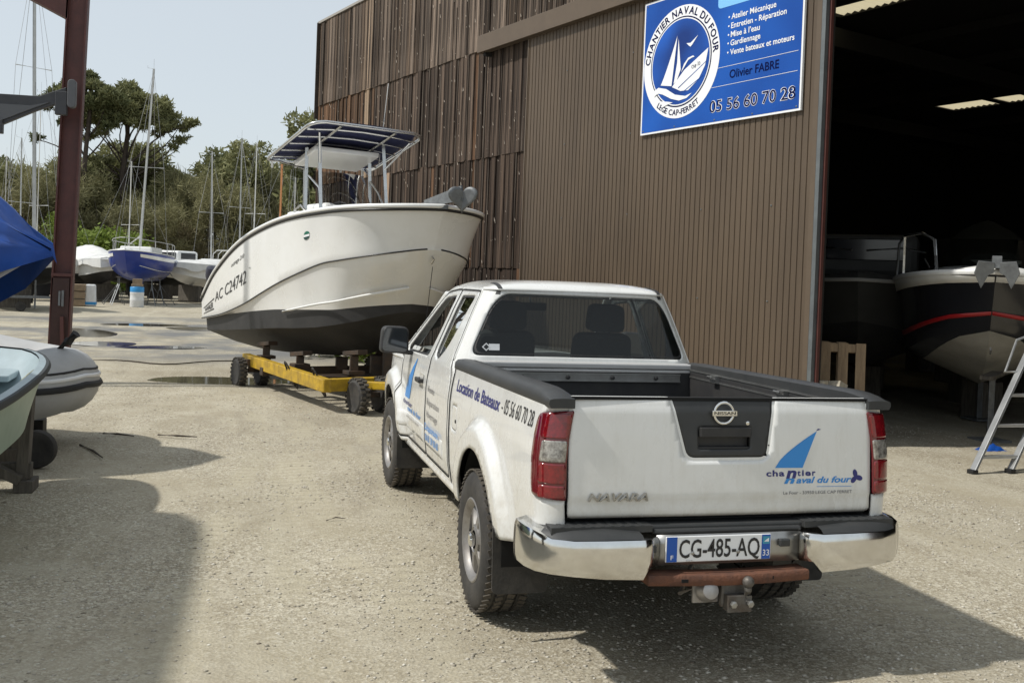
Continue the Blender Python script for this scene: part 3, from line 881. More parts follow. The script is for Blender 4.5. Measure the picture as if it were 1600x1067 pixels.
for s in (-1, 1):
    m = MB(); path = []
    for y in np.linspace(.985, 1.22, 12):
        p = roof_pt(s*.885, y); q = roof_pt(s*.845, y); path.append((p, q))
    path = [(rear_pt(s*.885, z), rear_pt(s*.845, z)) for z in (1.668, 1.69, 1.705)]+path
    V = []; F = []
    for p, q in path: V += [Vector(p)+Vector((0, -.002, .004)), Vector(q)+Vector((0, -.002, .004))]
    for i in range(len(path)-1): F.append((2*i, 2*i+1, 2*i+3, 2*i+2))
    n0 = len(V)
    for t in (s*.885, s*.845): pass
    zb = [(rear_pt(s*.885, z), rear_pt(s*.845, z)) for z in (1.672, 1.705)]
    mk('roof_strip', V, F if s > 0 else F, MAT['black_plastic'], T, solid=.004)

# ---- windscreen, bonnet, front
def ws(t, k): # k 0 bottom .. 1 top
    y = 2.98-.88*k; z = 1.13+.56*k; w_ = .76-.17*k
    return (t*w_, y+.06*(1-t*t), z)
m = MB(); m.grid(ws, np.linspace(-1, 1, 11), np.linspace(0, 1, 6)); m.out('windscreen', MAT['glass_pane'], T, smooth=60)
for s in (-1, 1):
    m = MB(); m.bar((s*.80, 2.99, 1.12), (s*.63, 2.17, 1.655), .07, .04); m.out('front_pillar', MAT['white_paint'], T, bevel=.012)
def fend_top(y): return 1.115-.03*(y-2.88)-.10*max(0, y-3.6)**2
for s in (-1, 1):
    f = lambda y, z, s=s: (s*half_w(y, z), y, z)
    ys = rng(2.882, 4.05, .02)
    keep = [(y, .50) for y in ys]+[(y, fend_top(y)) for y in ys[::-1]]
    V, F = patch(f, ys, rng(.49, 1.13, .02), keep=keep, holes=[circ(3.2, .405, ARCH)])
    side_out('front_wing', V, F, MAT['white_paint'], T, s)
def hood(t, y):
    w_ = half_w(y, 1.05)+.002
    return (t*w_, y, fend_top(y)+.055*(1-abs(t)**4)+.02*(1-abs(abs(t)-.55)/.45 if abs(abs(t)-.55) < .45 else 0))
m = MB(); m.grid(hood, np.linspace(-1, 1, 21), rng(2.90, 4.06, .06)); m.out('bonnet', MAT['white_paint'], T, smooth=50, solid=.015)
m = MB(); m.box((0, 4.04, .78), (1.38, .08, .5)); m.out('front_panel', MAT['white_paint'], T, bevel=.02)
m = MB(); m.box((0, 4.10, .86), (.72, .05, .26)); m.out('grille', MAT['chrome'], T, bevel=.015)
for s in (-1, 1):
    m = MB(); m.box((s*.53, 4.08, .90), (.34, .06, .22)); m.out('headlight', MAT['clear_lens'], T, bevel=.03)
m = MB(); m.box((0, 4.08, .56), (1.62, .22, .26)); m.out('front_bumper', MAT['white_paint'], T, bevel=.05)

# ---- mirrors
for s in (-1, 1):
    m = MB(); m.prism(rpoly([(-.115, -.105), (.11, -.115), (.105, .095), (-.10, .10)], [.04, .05, .05, .05]), -.045, .045, TR((s*.985, 2.52, 1.283), rx=R(90), rz=-s*R(6)))
    mi = m.out('wing_mirror', MAT['black_plastic'], T, bevel=.02, bseg=3)
    m = MB(); m.prism(rpoly([(-.10, -.09), (.095, -.10), (.092, .08), (-.088, .085)], .035), -.003, .003, TR((s*.985, 2.473, 1.283), rx=R(90), rz=-s*R(6)))
    m.out('mirror_glass', pm('mirror_dark', (.03, .035, .04), .05, .0, coat=1.0), mi)
    m = MB(); m.bar((s*.84, 2.54, 1.175), (s*.97, 2.53, 1.19), .08, .035); m.out('mirror_arm', MAT['black_plastic'], mi, bevel=.01)

# ---- interior: seats, dashboard, wheel, mirror
for s in (-1, 1):
    m = MB()
    m.prism(rpoly([(-.24, 0), (.24, 0), (.21, .60), (-.21, .60)], .07), -.06, .06, TR((s*.36, 1.62, .82), rx=R(98)))
    m.box((s*.36, 1.88, .78), (.50, .52, .16))
    se = m.out('seat', MAT['seat_cloth'], T, bevel=.03)
    m = MB(); m.prism(rpoly([(-.135, 0), (.135, 0), (.12, .19), (-.12, .19)], .05), -.05, .05, TR((s*.36, 1.50, 1.43), rx=R(96)))
    for k in (-.05, .05): m.tube([(s*.36+k, 1.54, 1.38), (s*.36+k, 1.51, 1.46)], .007)
    m.out('headrest', MAT['seat_cloth'], se, bevel=.03)
m = MB(); m.box((0, 2.68, 1.06), (1.5, .42, .22)); m.out('dashboard', MAT['seat_cloth'], T, bevel=.04)
m = MB(); m.tube([(-.37+.19*math.cos(a), 2.36+.06*math.sin(a), 1.10+.18*math.sin(a)) for a in np.linspace(0, 2*math.pi, 25)[:-1]], .014, 8, True); m.box((-.37, 2.4, 1.09), (.36, .03, .05)); m.tube([(-.37, 2.4, 1.09), (-.37, 2.62, 1.02)], .025)
m.out('steering_wheel', MAT['seat_cloth'], T, smooth=60)
m = MB(); m.box((.0, 2.12, 1.575), (.22, .04, .06)); m.tube([(0, 2.14, 1.58), (0, 2.2, 1.64)], .01); m.out('inside_mirror', MAT['black_plastic'], T, bevel=.012)
m = MB(); m.box((0, 1.12, 1.12), (1.4, .06, .22)); m.box((0, 1.32, .86), (1.4, .36, .12)); m.out('rear_bench', MAT['seat_cloth'], T, bevel=.03)
m = MB(); m.grid(lambda t, y: (t*.58, y, 1.70), np.linspace(-1, 1, 3), np.linspace(1.06, 2.1, 3)); m.out('headlining', pm('lining', (.28, .27, .25), .9), T)

# ---- bumper
def bump_path(s):
    pts = [(.345, -1.165), (.395, -1.205), (.43, -1.222), (.60, -1.218), (.74, -1.205), (.83, -1.175), (.885, -1.12), (.912, -1.04), (.918, -.95), (.915, -.90)]
    out = []
    for i, (x, y) in enumerate(pts):
        a = Vector(pts[max(0, i-1)]); b = Vector(pts[min(len(pts)-1, i+1)]); t = (b-a).normalized()
        n_ = Vector((t.y, -t.x))
        if n_.y > .2: n_ = -n_
        out.append(((s*x, y, 0), (s*abs(n_.x) if i > 2 else -s*abs(n_.x), n_.y if n_.y < 0 else -n_.y, 0), (0, 0, 1)))
    return out, pts
chs = []
for s in (-1, 1):
    path, pts = bump_path(s)
    def prof(i, pts=pts):
        x = pts[i][0]
        zb = .502+.028*smooth01(.45, .9, x)
        if x < .4: zb = .545
        zt = .671+.032*smooth01(.80, .915, x)
        q = []
        for k in range(9):
            t = k/8; q.append((.009*math.sin(math.pi*t)**.35-.002, zb+(zt-zb)*t))
        q.append((-.05, zt+.012)); q = [(-.04, zb+.0)]+q
        return q
    V, F = sweep(path, prof)
    if s < 0: F = [q[::-1] for q in F]
    mk('bumper_chrome', V, F, MAT['chrome'], T, smooth=45, solid=-.006)
    m = MB()
    V, F = sweep(path[2:8], lambda i: [(-.15, .69), (-.15, .717-.014*(i == 0)), (-.06, .712-.016*(i == 0)), (-.022, .699-.012*(i == 0)), (-.004, .674)])
    if s < 0: F = [q[::-1] for q in F]
    mk('step_pad', V, F, MAT['grey_plastic'], T, smooth=45)
    m = MB()
    m.box((s*.60, -1.075, .705), (.46, .17, .03))
    for k in range(9): m.box((s*(.42+k*.045), -1.10, .7205), (.02, .12, .004))
    m.out('step_tread', MAT['grey_plastic'], T, bevel=.003)
m = MB(); m.box((0, -1.055, .70), (.88, .16, .03)); m.box((0, -1.135, .687), (.72, .04, .022)); m.box((0, -.98, .67), (1.7, .12, .10))
m.out('bumper_core', MAT['grey_plastic'], T, bevel=.01)
m = MB(); m.grid(lambda x, z: (x, -1.16-.004*math.cos(x*4), z), np.linspace(-.35, .35, 9), np.linspace(.545, .676, 4)); m.out('bumper_centre', MAT['steel'], T, smooth=40, solid=.01)
m = MB(); m.box((.262, -1.175, .630), (.052, .02, .034)); m.out('plate_lamp', MAT['grey_plastic'], T, bevel=.006)
m = MB(); m.box((-.38, -1.19, .625), (.034, .02, .034)); m.out('bumper_plug', MAT['grey_plastic'], T, bevel=.006)
# number plate
m = MB(); m.box((-.062, -1.178, .617), (.505, .008, .112)); npl = m.out('number_plate', MAT['print_white'], T, bevel=.003)
yp = -1.1835
for x0, x1 in ((-.311, -.262), (.145, .187)):
    mk('plate_band', [(x0, yp, .563), (x1, yp, .563), (x1, yp, .671), (x0, yp, .671)], [(0, 1, 2, 3)], pm('plate_blue', (.01, .09, .42), .35), npl)
rear_text('CG-485-AQ', -.252, .135, .580, .657, 'print_black', npl, bold=.012, y=yp-.0008)
rear_text('F', -.292, -.279, .573, .592, 'print_white', npl, bold=.01, y=yp-.0012)
rear_text('33', .150, .182, .578, .604, 'print_white', npl, bold=.01, y=yp-.0012)
mk('plate_emblem', [(.149, yp-.001, .630), (.183, yp-.001, .630), (.183, yp-.001, .664), (.149, yp-.001, .664)], [(0, 1, 2, 3)], pm('plate_teal', (.05, .3, .45), .4), npl)
mk('plate_emblem', [(.155, yp-.0016, .640), (.179, yp-.0016, .640), (.179, yp-.0016, .657), (.167, yp-.0016, .650)], [(0, 1, 2, 3)], MAT['print_white'], npl)
rear_text('www.', -.22, -.185, .5655, .570, 'print_black', npl, y=yp-.0008, bold=.005)
for x in (-.19, .03):
    m = MB(); m.lathe([(.008, 0), (.008, .004), (.003, .006)], TR((x, yp, .600), rx=R(90)), 10); m.out('rivet', MAT['steel'], npl)
# tow bar
m = MB()
V, F = sweep([((x, -1.15-.03*math.cos(x*3.6), .487+.012*abs(x)), (0, -1, 0), (0, 0, 1)) for x in np.linspace(-.40, .37, 9)], lambda i: [(-.05, -.022), (.05, -.022), (.056, -.014), (.056, .014), (.05, .022), (-.05, .022)], True)
tb = mk('tow_bar', V, F, MAT['rust'], T, smooth=40)
for x in (-.24, -.05, .17): 
    m = MB(); m.box((x, -1.215-.01, .492), (.03, .01, .014)); m.out('tow_bar_slot', MAT['dark_gap'], tb)
m = MB(); m.box((.015, -1.19, .425), (.14, .03, .13)); m.out('hitch_plate', MAT['cast_metal'], tb, bevel=.012)
m = MB(); m.box((.015, -1.225, .388), (.11, .05, .07)); m.tube([(.045, -1.24, .40), (.05, -1.25, .445), (.05, -1.25, .46)], .016)
m.lathe([(.001, -.026)]+[(.026*math.cos(a), .026*math.sin(a)) for a in np.linspace(-1.3, 1.45, 9)]+[(.001, .026)], TR((.05, -1.25, .483)), 14)
m.out('tow_ball', MAT['cast_metal'], tb, smooth=45)
for x in (-.02, .06):
    m = MB(); m.lathe([(.016, 0), (.016, .012), (.008, .014)], TR((x, -1.252, .39), rx=R(90)), 6); m.out('bolt', MAT['steel'], tb)
m = MB(); m.lathe([(.048, -.02), (.048, .02), (.040, .03), (.036, .045), (.015, .05)], TR((-.118, -1.19, .435), rx=R(75)), 18); m.box((-.118, -1.175, .435), (.12, .012, .11)); m.tube([(-.118, -1.16, .45), (-.2, -1.1, .40), (-.1, -1.0, .5)], .012)
m.out('trailer_socket', MAT['alloy'], tb, smooth=40)
# mud flaps
for s in (-1, 1):
    for yb, zt in ((-.46, .52), (2.73, .47)):
        m = MB(); m.prism(rpoly([(-.15, -.28 if yb < 0 else -.22), (.13, -.28 if yb < 0 else -.22), (.13, .05), (-.15, .05)] if s > 0 else [(-.13, -.28 if yb < 0 else -.22), (.15, -.28 if yb < 0 else -.22), (.15, .05), (-.13, .05)], .03), -.006, .006, TR((s*.775, yb, zt-.01), rx=R(90-5)))
        m.out('mud_flap', MAT['rubber'], T)

# ---- side lettering on the left
def side_text(body, ya, yb, z0, z1, mat, parent=T, bold=0., shear=0., cap=True, d=.0025, zslope=0.0):
    W, F = text_fit(body, 0, 1, 0, 1, bold, shear, cap)
    V = []
    for a, b in W:
        y = ya+(yb-ya)*a; z = z0+(z1-z0)*b+zslope*a
        V.append((-(half_w(y, z, True)+d), y, z))
    return mk('lettering', V, F, MAT[mat], parent)
side_text('Location de Bateaux', .73, -.30, 1.085, 1.152, 'print_navy', bold=.02, zslope=.012)
side_text('- 05 56 60 70 28', -.34, -.90, 1.098, 1.170, 'print_black', bold=.0, zslope=.008)
side_text('Vente', 1.66, 1.40, .975, 1.02, 'print_grey')
side_text('Réparation', 1.66, 1.22, .885, .93, 'print_grey')
side_text('Hivernage', 1.66, 1.26, .80, .845, 'print_grey')
side_text('Dépannage', 1.66, 1.18, .715, .76, 'print_blue', bold=.02, d=.013)
side_text('06 81 39 00 60', 1.66, 1.18, .64, .685, 'print_blue', bold=.02, d=.013)
V = []
sp = [(2.62, .83), (2.40, .83)]+[(2.40-.20*t, .83+.34*t) for t in np.linspace(0, 1, 7)]+[(2.62-.42*t, .83+.34*t**.75) for t in np.linspace(.93, .1, 8)]
V, F = patch(lambda y, z: (-(half_w(y, z, True)+.003), y, z), rng(2.15, 2.66, .012), rng(.82, 1.18, .012), keep=sp); mk('sail_print', V, F, MAT['print_blue'], T)
side_text('chantier', 2.70, 2.28, .775, .812, 'print_navy', bold=.02)
side_text('naval du four', 2.50, 1.90, .735, .772, 'print_blue', bold=.02, shear=.25)
side_text('33950 LEGE CAP FERRET', 2.50, 1.92, .685, .70, 'print_grey', d=.013)

# ---- wheels
def make_wheel():
    root = bpy.data.objects.new('wheel', None)
    Rr, W2 = .375, .125
    m = MB()
    prof = [(.205, -W2+.015), (.235, -W2+.004), (.29, -W2-.002), (.335, -W2+.006), (.356, -W2+.022), (.366, -W2+.042),
            (.368, -.062), (.358, -.06), (.358, -.048), (.369, -.046), (.370, -.012), (.359, -.010), (.359, .010), (.370, .012), (.369, .046), (.358, .048), (.358, .06), (.368, .062),
            (.366, W2-.042), (.356, W2-.022), (.335, W2-.006), (.29, W2+.002), (.235, W2-.004), (.205, W2-.015)]
    m.lathe(prof, TR(ry=R(90)), 60, cap=False)
    tyre = ('tyre', m, 'rubber', 30)
    t = MB()
    for k in range(54):
        a = 2*math.pi*k/54
        for j, xx in enumerate((-.095, -.03, .03, .095)):
            aa = a+(.05 if j % 2 else 0)
            mm = Matrix.Rotation(aa, 4, 'X') @ TR((xx, 0, .3685), rz=R(18 if xx < 0 else -18))
            t.box((0, 0, 0), (.040, .028, .007), mm)
    r_ = MB()
    # rim: barrel, outer ring, spokes and hub; outer face at -X
    r_.lathe([(.206, .10), (.19, .08), (.19, -.05), (.196, -.10), (.216, -.112), (.222, -.118), (.214, -.122), (.196, -.112), (.186, -.098), (.178, -.09)], TR(ry=R(90)), 48, cap=False)
    for k in range(6):
        a0 = 2*math.pi*k/6
        V = []
        for (rad, wd, xx) in ((.055, .030, -.100), (.10, .026, -.098), (.15, .030, -.092), (.19, .052, -.090)):
            for sgn, dx in ((-1, .02), (-.75, 0), (.75, 0), (1, .02)):
                V.append(Matrix.Rotation(a0, 4, 'X') @ Vector((xx+dx, sgn*wd, rad)))
        F = []
        for i in range(3):
            for j in range(3): F.append((i*4+j, i*4+j+1, (i+1)*4+j+1, (i+1)*4+j))
        r_.add(V, F)
    r_.lathe([(.085, -.075), (.08, -.10), (.066, -.106), (.06, -.10), (.05, -.104)], TR(ry=R(90)), 30, cap=False)
    h_ = MB(); h_.lathe([(.038, -.095), (.036, -.122), (.028, -.13), (.001, -.131)], TR(ry=R(90)), 24)
    d_ = MB(); d_.lathe([(.001, -.03), (.185, -.03), (.185, .06)], TR(ry=R(90)), 30)
    return tyre, t, r_, h_, d_
_w = make_wheel()
def place_wheel(x, y, flip, steer=0.0):
    t, tr, rm, hb, dk = _w
    mtx = TR((x, y, .373), rz=(math.pi if flip else 0)+steer) @ Matrix.Rotation(random.random()*1.0, 4, 'X')
    wroot = None
    def o(mb, name, mat, par, sm): return mk(name, [mtx @ Vector(v) for v in mb.v], mb.f, MAT[mat], par, smooth=sm)
    wroot = o(t[1], 'wheel', 'rubber', T, 30)
    o(tr, 'tread', 'rubber_dust', wroot, None)
    o(rm, 'rim', 'alloy', wroot, 40); o(hb, 'hub_cap', 'chrome', wroot, 40); o(dk, 'brake_drum', 'dark_gap', wroot, 40)
for (x, y, fl) in ((-.785, 0, False), (.785, 0, True), (-.785, 3.2, False), (.785, 3.2, True)):
    place_wheel(x, y, fl, 0 if y == 0 else R(2))
# aerial
m = MB(); m.tube([(-.70, 2.9, 1.12), (-.70, 2.55, 1.85)], .003, 6); m.out('aerial', MAT['black_plastic'], T)
# ================================================================ hangar
HJ = Vector((4.165, 4.938, 0)); HD = Vector((-.30902, .95106, 0)); HN = Vector((-.95106, -.30902, 0))
def W(s, z, off=0.0): return HJ+HD*s+HN*off+Vector((0, 0, z))
HROT = math.atan2(HD.y, HD.x)                                  # local +X along the wall, away from camera; local -Y... outward = local +Y
hangar = thing('hangar', 'tall boatyard hangar of weathered dark planks with brown corrugated sliding door and open doorway', 'hangar', HJ)
pm('plank', (.105, .082, .064), .9, 0, (.010, .008, .007), 1.6, 1.0, stretch=(5, 5, .8), bump=.5, bscale=4, tint=True, rand=.5, detail=10, contrast=(.40, .62), spec=.2)
pm('brown_sheet', (.110, .081, .055), .5, .0, (.080, .059, .041), 2.2, .9, spec=.3, stretch=(1, 1, .16), detail=8)
pm('brown_beam', (.112, .083, .057), .5, 0, (.094, .069, .048), 4, .7, spec=.35)
pm('roof_dark', (.022, .021, .020), .9); pm('wall_dark', (.018, .016, .014), .95)
pm('red_oxide', (.105, .034, .027), .55, 0, (.060, .022, .018), 5, .7, bump=.05)
pm('galv', (.15, .165, .17), .55, .4, (.10, .11, .115), 5, .7)
# planks, one object each, in tiers two metres high
def plank_mesh(k):
    rs = random.Random(k); wv, t = 1.0, .024; n = 6
    prof = [(-.5, 0), (-.5, t*.8), (-.47, t), (.47, t), (.5, t*.8), (.5, 0)]
    V = []; F = []
    for i in range(2):
        z = i*1.0
        for (x, y) in prof: V.append((x*(1+rs.uniform(-.01, .01)), y+rs.uniform(-.002, .002), z))
    m_ = len(prof)
    for j in range(m_): F.append((j, (j+1) % m_, m_+(j+1) % m_, m_+j))
    F.append(tuple(range(m_-1, -1, -1))); F.append(tuple(range(m_, 2*m_)))
    me = bpy.data.meshes.new('plank'); me.from_pydata(V, [], [f[::-1] for f in F]); me.materials.append(MAT['plank']); me.update()
    return me
PM = [plank_mesh(k) for k in range(5)]
rp_ = random.Random(3)
def plank(s, wd, z0, z1, off, col):
    o = bpy.data.objects.new('plank', rp_.choice(PM)); COL.objects.link(o)
    # local X -> along wall, local Y -> outward, local Z up
    m = Matrix((HD, HN, Vector((0, 0, 1)))).transposed().to_4x4()
    m.translation = W(s, z0, off)
    o.matrix_world = m @ Matrix.Diagonal((wd, 1+rp_.random()*.5, z1-z0, 1))
    o.color = (*col, 1)
    mw = o.matrix_basis.copy()
    setpar(o, hangar)
    return o
WOFF = -.17
S_DOOR, S_END, S_BEAM = 6.12, 15.55, 7.75
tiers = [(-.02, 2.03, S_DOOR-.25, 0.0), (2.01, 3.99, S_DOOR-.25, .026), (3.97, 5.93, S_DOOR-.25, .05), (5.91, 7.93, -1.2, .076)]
for ti, (z0, z1, sa, of) in enumerate(tiers):
    s = sa
    while s < S_END-.05:
        wd = rp_.uniform(.115, .17) if ti < 3 else rp_.uniform(.14, .2)
        wd = min(wd, S_END-s)
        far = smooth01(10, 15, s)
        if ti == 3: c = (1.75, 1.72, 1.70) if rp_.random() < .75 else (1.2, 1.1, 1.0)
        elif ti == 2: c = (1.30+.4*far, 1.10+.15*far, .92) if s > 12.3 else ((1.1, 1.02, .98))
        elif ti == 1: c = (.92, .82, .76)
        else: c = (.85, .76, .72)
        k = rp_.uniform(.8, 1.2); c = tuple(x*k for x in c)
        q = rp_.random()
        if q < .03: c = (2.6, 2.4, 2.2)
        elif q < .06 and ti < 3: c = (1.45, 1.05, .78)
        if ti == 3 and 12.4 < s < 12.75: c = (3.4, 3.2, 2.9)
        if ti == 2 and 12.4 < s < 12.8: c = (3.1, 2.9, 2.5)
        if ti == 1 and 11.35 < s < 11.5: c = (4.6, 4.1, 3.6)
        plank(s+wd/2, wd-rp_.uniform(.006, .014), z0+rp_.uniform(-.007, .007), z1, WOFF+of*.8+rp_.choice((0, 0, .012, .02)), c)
        s += wd
# splinters of pale knots are left to the grain; backing, corner board, eave
def wbox(name, s0, s1, z0, z1, o0, o1, mat, parent=hangar, **k):
    m = MB(); V = [W(s, z, o) for s in (s0, s1) for o in (o0, o1) for z in (z0, z1)]
    m.add(V, [(0, 1, 3, 2), (4, 6, 7, 5), (0, 4, 5, 1), (2, 3, 7, 6), (0, 2, 6, 4), (1, 5, 7, 3)])
    return m.out(name, MAT[mat] if isinstance(mat, str) else mat, parent, **k)
bt_ = MB()
for ti, (z0, z1, sa, of) in enumerate(tiers):
    s = sa+.05
    while s < S_END-.06:
        wv = rp_.uniform(.018, .045); o0 = WOFF+of*.8+.02; o1 = o0+rp_.uniform(.018, .034); za = z0+rp_.uniform(0, .03); zb_ = z1-.02-(rp_.uniform(.2, 1.2) if rp_.random() < .12 else 0)
        V = [W(a, z, o) for a in (s, s+wv) for o in (o0, o1) for z in (za, zb_)]
        bt_.add(V, [(0, 1, 3, 2), (4, 6, 7, 5), (0, 4, 5, 1), (2, 3, 7, 6), (0, 2, 6, 4), (1, 5, 7, 3)])
        s += rp_.uniform(.09, .30)
pm('batten', (.105, .085, .068), .9, 0, (.022, .016, .013), 2.2, 1.0, stretch=(9, 9, .35), detail=8, contrast=(.40, .60), spec=.2)
bt_.out('cover_battens', MAT['batten'], hangar)['kind'] = 'stuff'
sl_ = MB()
for k in range(620):
    s = rp_.uniform(S_DOOR, S_END-.1); z = rp_.uniform(.6, 7.8); ti = 3 if z > 5.93 else (2 if z > 3.99 else (1 if z > 2.03 else 0))
    if ti == 3: s = rp_.uniform(3.0, S_END-.1)
    o = WOFF+tiers[ti][3]*.8+.058; h_ = rp_.uniform(.015, .07); w_ = rp_.uniform(.006, .018); t_ = rp_.uniform(-.3, .3)
    sl_.add([W(s-w_, z, o-.012), W(s+w_, z+t_*w_, o-.01), W(s+w_*.4, z+h_, o), W(s-w_*.6, z+h_*.8, o)], [(0, 1, 2, 3)])
pm('splinter', (.34, .29, .24), .9); sl_.out('splinters', MAT['splinter'], hangar)['kind'] = 'stuff'
wbox('wall_backing', S_DOOR-.3, S_END, -.3, 5.95, -.26, -.185, 'wall_dark')
wbox('wall_backing', -14, S_END, 5.95, 7.95, -.26, -.185, 'wall_dark')
pm('corner_board', (.06, .045, .035), .9, 0, (.03, .024, .02), 6, .8)
wbox('corner_board', S_END, S_END+.03, 5.6, 7.95, -.26, .0, 'corner_board')
wbox('eave_flashing', -14, S_END+.05, 7.93, 7.985, -.3, -.03, pm('flashing', (.32, .30, .27), .7, .2))
wbox('side_wall', S_END-.06, S_END, -.3, 7.95, -26.1, -.262, 'wall_dark')
wbox('side_wall', -14, -13.9, -.3, 7.95, -26.1, -.262, 'wall_dark')
wbox('back_wall', -14, S_END, -.3, 7.95, -26.25, -26.05, 'wall_dark')
# roof with translucent corrugated skylights
sk = pm('skylight', (.80, .74, .52), .5)
_n = sk.node_tree; _tr = _n.nodes.new('ShaderNodeBsdfTranslucent'); _tr.inputs[0].default_value = (.62, .54, .36, 1)
_mx = _n.nodes.new('ShaderNodeMixShader'); _mx.inputs[0].default_value = .6
_n.links.new(_n.nodes['Principled BSDF'].outputs[0], _mx.inputs[1]); _n.links.new(_tr.outputs[0], _mx.inputs[2]); _n.links.new(_mx.outputs[0], _n.nodes['Material Output'].inputs['Surface'])
def rz_(dep): return 7.62
# skylights: range along the wall, range of depth
PATCH = [(4.0, 6.35, 7.35, 8.0), (6.55, 7.6, 7.35, 8.0), (9.35, 10.9, 18.0, 19.0), (7.0, 9.1, 18.0, 19.0)]
sb = sorted({-14., S_END+.1, *[v for p in PATCH for v in p[:2]]}); db = sorted({.3, 26.1, *[v for p in PATCH for v in p[2:]]}); db = [.19 if d == .3 else d for d in db]
m = MB(); mid = lambda a, b: (a+b)/2
for a, b in zip(sb[:-1], sb[1:]):
    for c, d in zip(db[:-1], db[1:]):
        if any(p[0] <= mid(a, b) <= p[1] and p[2] <= mid(c, d) <= p[3] for p in PATCH): continue
        V = [W(s_, rz_(d_)+h_, -d_) for s_ in (a, b) for d_ in (c, d) for h_ in (0, .08)]
        m.add(V, [(0, 1, 3, 2), (4, 6, 7, 5), (0, 4, 5, 1), (2, 3, 7, 6), (0, 2, 6, 4), (1, 5, 7, 3)])
roof_o = m.out('roof', MAT['roof_dark'], hangar)
for (a, b, c, d) in PATCH:
    m = MB(); V = []; F = []; n = int((b-a)/.045)
    for i in range(n+1):
        s_ = a+(b-a)*i/n; h_ = .05+.025*math.cos(i*math.pi/2)
        V += [W(s_, rz_(c)+h_, -c), W(s_, rz_(d)+h_, -d)]
    F = [(2*i, 2*i+1, 2*i+3, 2*i+2) for i in range(n)]
    m.add(V, F); m.out('skylight_panel', sk, roof_o, smooth=60)
for dep in (2.4, 4.9, 10.2, 13, 15.8, 21):
    m = MB(); m.bar(W(-13.8, rz_(dep)-.14, -dep), W(S_END, rz_(dep)-.14, -dep), .10, .2); m.out('purlin', MAT['roof_dark'], roof_o)
for s_ in (-8, -3.2, 1.0, 6.45, 12.4):
    m = MB(); m.bar(W(s_, 7.2, -.5), W(s_, 7.2, -26), .2, .4); m.out('rafter', MAT['roof_dark'], roof_o)
# sliding door: corrugated sheet
def corr(s0, s1, z0, z1, off, name, parent):
    V = []; F = []; pitch = .092; x = s0; pts = []
    while x < s1-1e-6:
        for dx, h_ in ((0, 0), (.070, 0), (.075, -.011), (.087, -.011)):
            if x+dx <= s1: pts.append((x+dx, h_))
        x += pitch
    pts.append((s1, 0))
    zs = [z0, z1]
    for p in pts:
        for z in zs: V.append(W(p[0], z, off+p[1]))
    F = [(2*i, 2*i+1, 2*i+3, 2*i+2) for i in range(len(pts)-1)]
    return mk(name, V, F, MAT['brown_sheet'], parent, solid=.004)
door = corr(.10, S_DOOR, .06, 5.80, 0.0, 'sliding_door', hangar)
wbox('door_back', .12, S_DOOR-.02, .05, 5.78, -.06, -.03, 'wall_dark', door)
wbox('door_edge', S_DOOR-.02, S_DOOR+.012, .05, 5.8, -.06, .012, 'brown_beam', door)
wbox('door_edge', .04, .11, .05, 5.8, -.06, .022, 'brown_beam', door)
for k in range(5):
    for s_ in (.7, 1.9, 3.4, 5.0): 
        z = .5+k*1.15
        m = MB(); m.lathe([(.010, 0), (.010, .006), (.004, .009)], Matrix.Translation(W(s_, z, .002)) @ HN.to_track_quat('Z', 'Y').to_matrix().to_4x4(), 8); m.out('screw', MAT['galv'], door)
wbox('door_rail', -9, S_BEAM-.15, 5.80, 6.10, -.02, .12, 'brown_beam', bevel=.006)
wbox('door_rail_bracket', S_BEAM-.35, S_BEAM-.27, 5.74, 5.80, -.15, .06, 'wall_dark')
# door post: galvanised strip and red oxide column
wbox('jamb_strip', -.02, .035, .0, 5.80, -.05, .025, 'galv')
wbox('jamb_column', -.05, -.025, .0, 5.9, -.075, -.03, 'red_oxide')
wbox('jamb_back', -.02, .1, .0, 5.9, -.14, -.08, 'wall_dark')
wbox('jamb_column', -13.4, -13.2, .0, 7.6, -.30, -.03, 'red_oxide')
# ================================================================ sign
sign = thing('shop_sign', 'large blue sign with white round boat emblem screwed to the brown sliding door', 'sign', W(1.7, 3.89, .03))
S0, Z0, SO = 3.13, 3.885, .03
def SP(p, q, o=0.0): return W(S0-p, Z0+q, SO+o)
pm('sign_white', (.80, .81, .82), .3); 
pm('sign_blue', (.012, .098, .43), .4, 0, (.008, .062, .30), .9, 1.0, spec=.2, detail=1)
pm('sign_navy', (.008, .035, .18), .4, 0, (.016, .10, .45), 1.2, 1.0, spec=.2, detail=1)
pm('sign_light', (.20, .50, .85), .3); pm('sign_text_navy', (.004, .007, .055), .6, spec=.04)
def sgpoly(name, pts, mat, o, parent=sign):
    return mk(name, [SP(a, b, o) for a, b in pts], [tuple(range(len(pts)))], MAT[mat], parent)
def box_sg(name, p0, p1, q0, q1, o0, o1, mat):
    m = MB(); V = [SP(p, q, o) for p in (p0, p1) for o in (o0, o1) for q in (q0, q1)]
    m.add(V, [(0, 2, 3, 1), (4, 5, 7, 6), (0, 1, 5, 4), (2, 6, 7, 3), (0, 4, 6, 2), (1, 3, 7, 5)]); return m.out(name, MAT[mat], sign)
box_sg('sign_panel', 0, 2.85, 0, 1.83, -.02, .012, 'sign_white')
sgpoly('sign_face', [(.025, .025), (2.825, .025), (2.825, 1.805), (.025, 1.805)], 'sign_blue', .0145)
EC = (.768, .905); 
def ell(r_, n=64, c=EC): return [(c[0]+r_*math.cos(2*math.pi*k/n), c[1]+r_*1.02*math.sin(2*math.pi*k/n)) for k in range(n)]
sgpoly('emblem_ring', ell(.735), 'sign_white', .0170)
sgpoly('emblem_line', ell(.590), 'sign_text_navy', .0190); sgpoly('emblem_line', ell(.572), 'sign_white', .0205); sgpoly('emblem_disc', ell(.556), 'sign_navy', .0220)
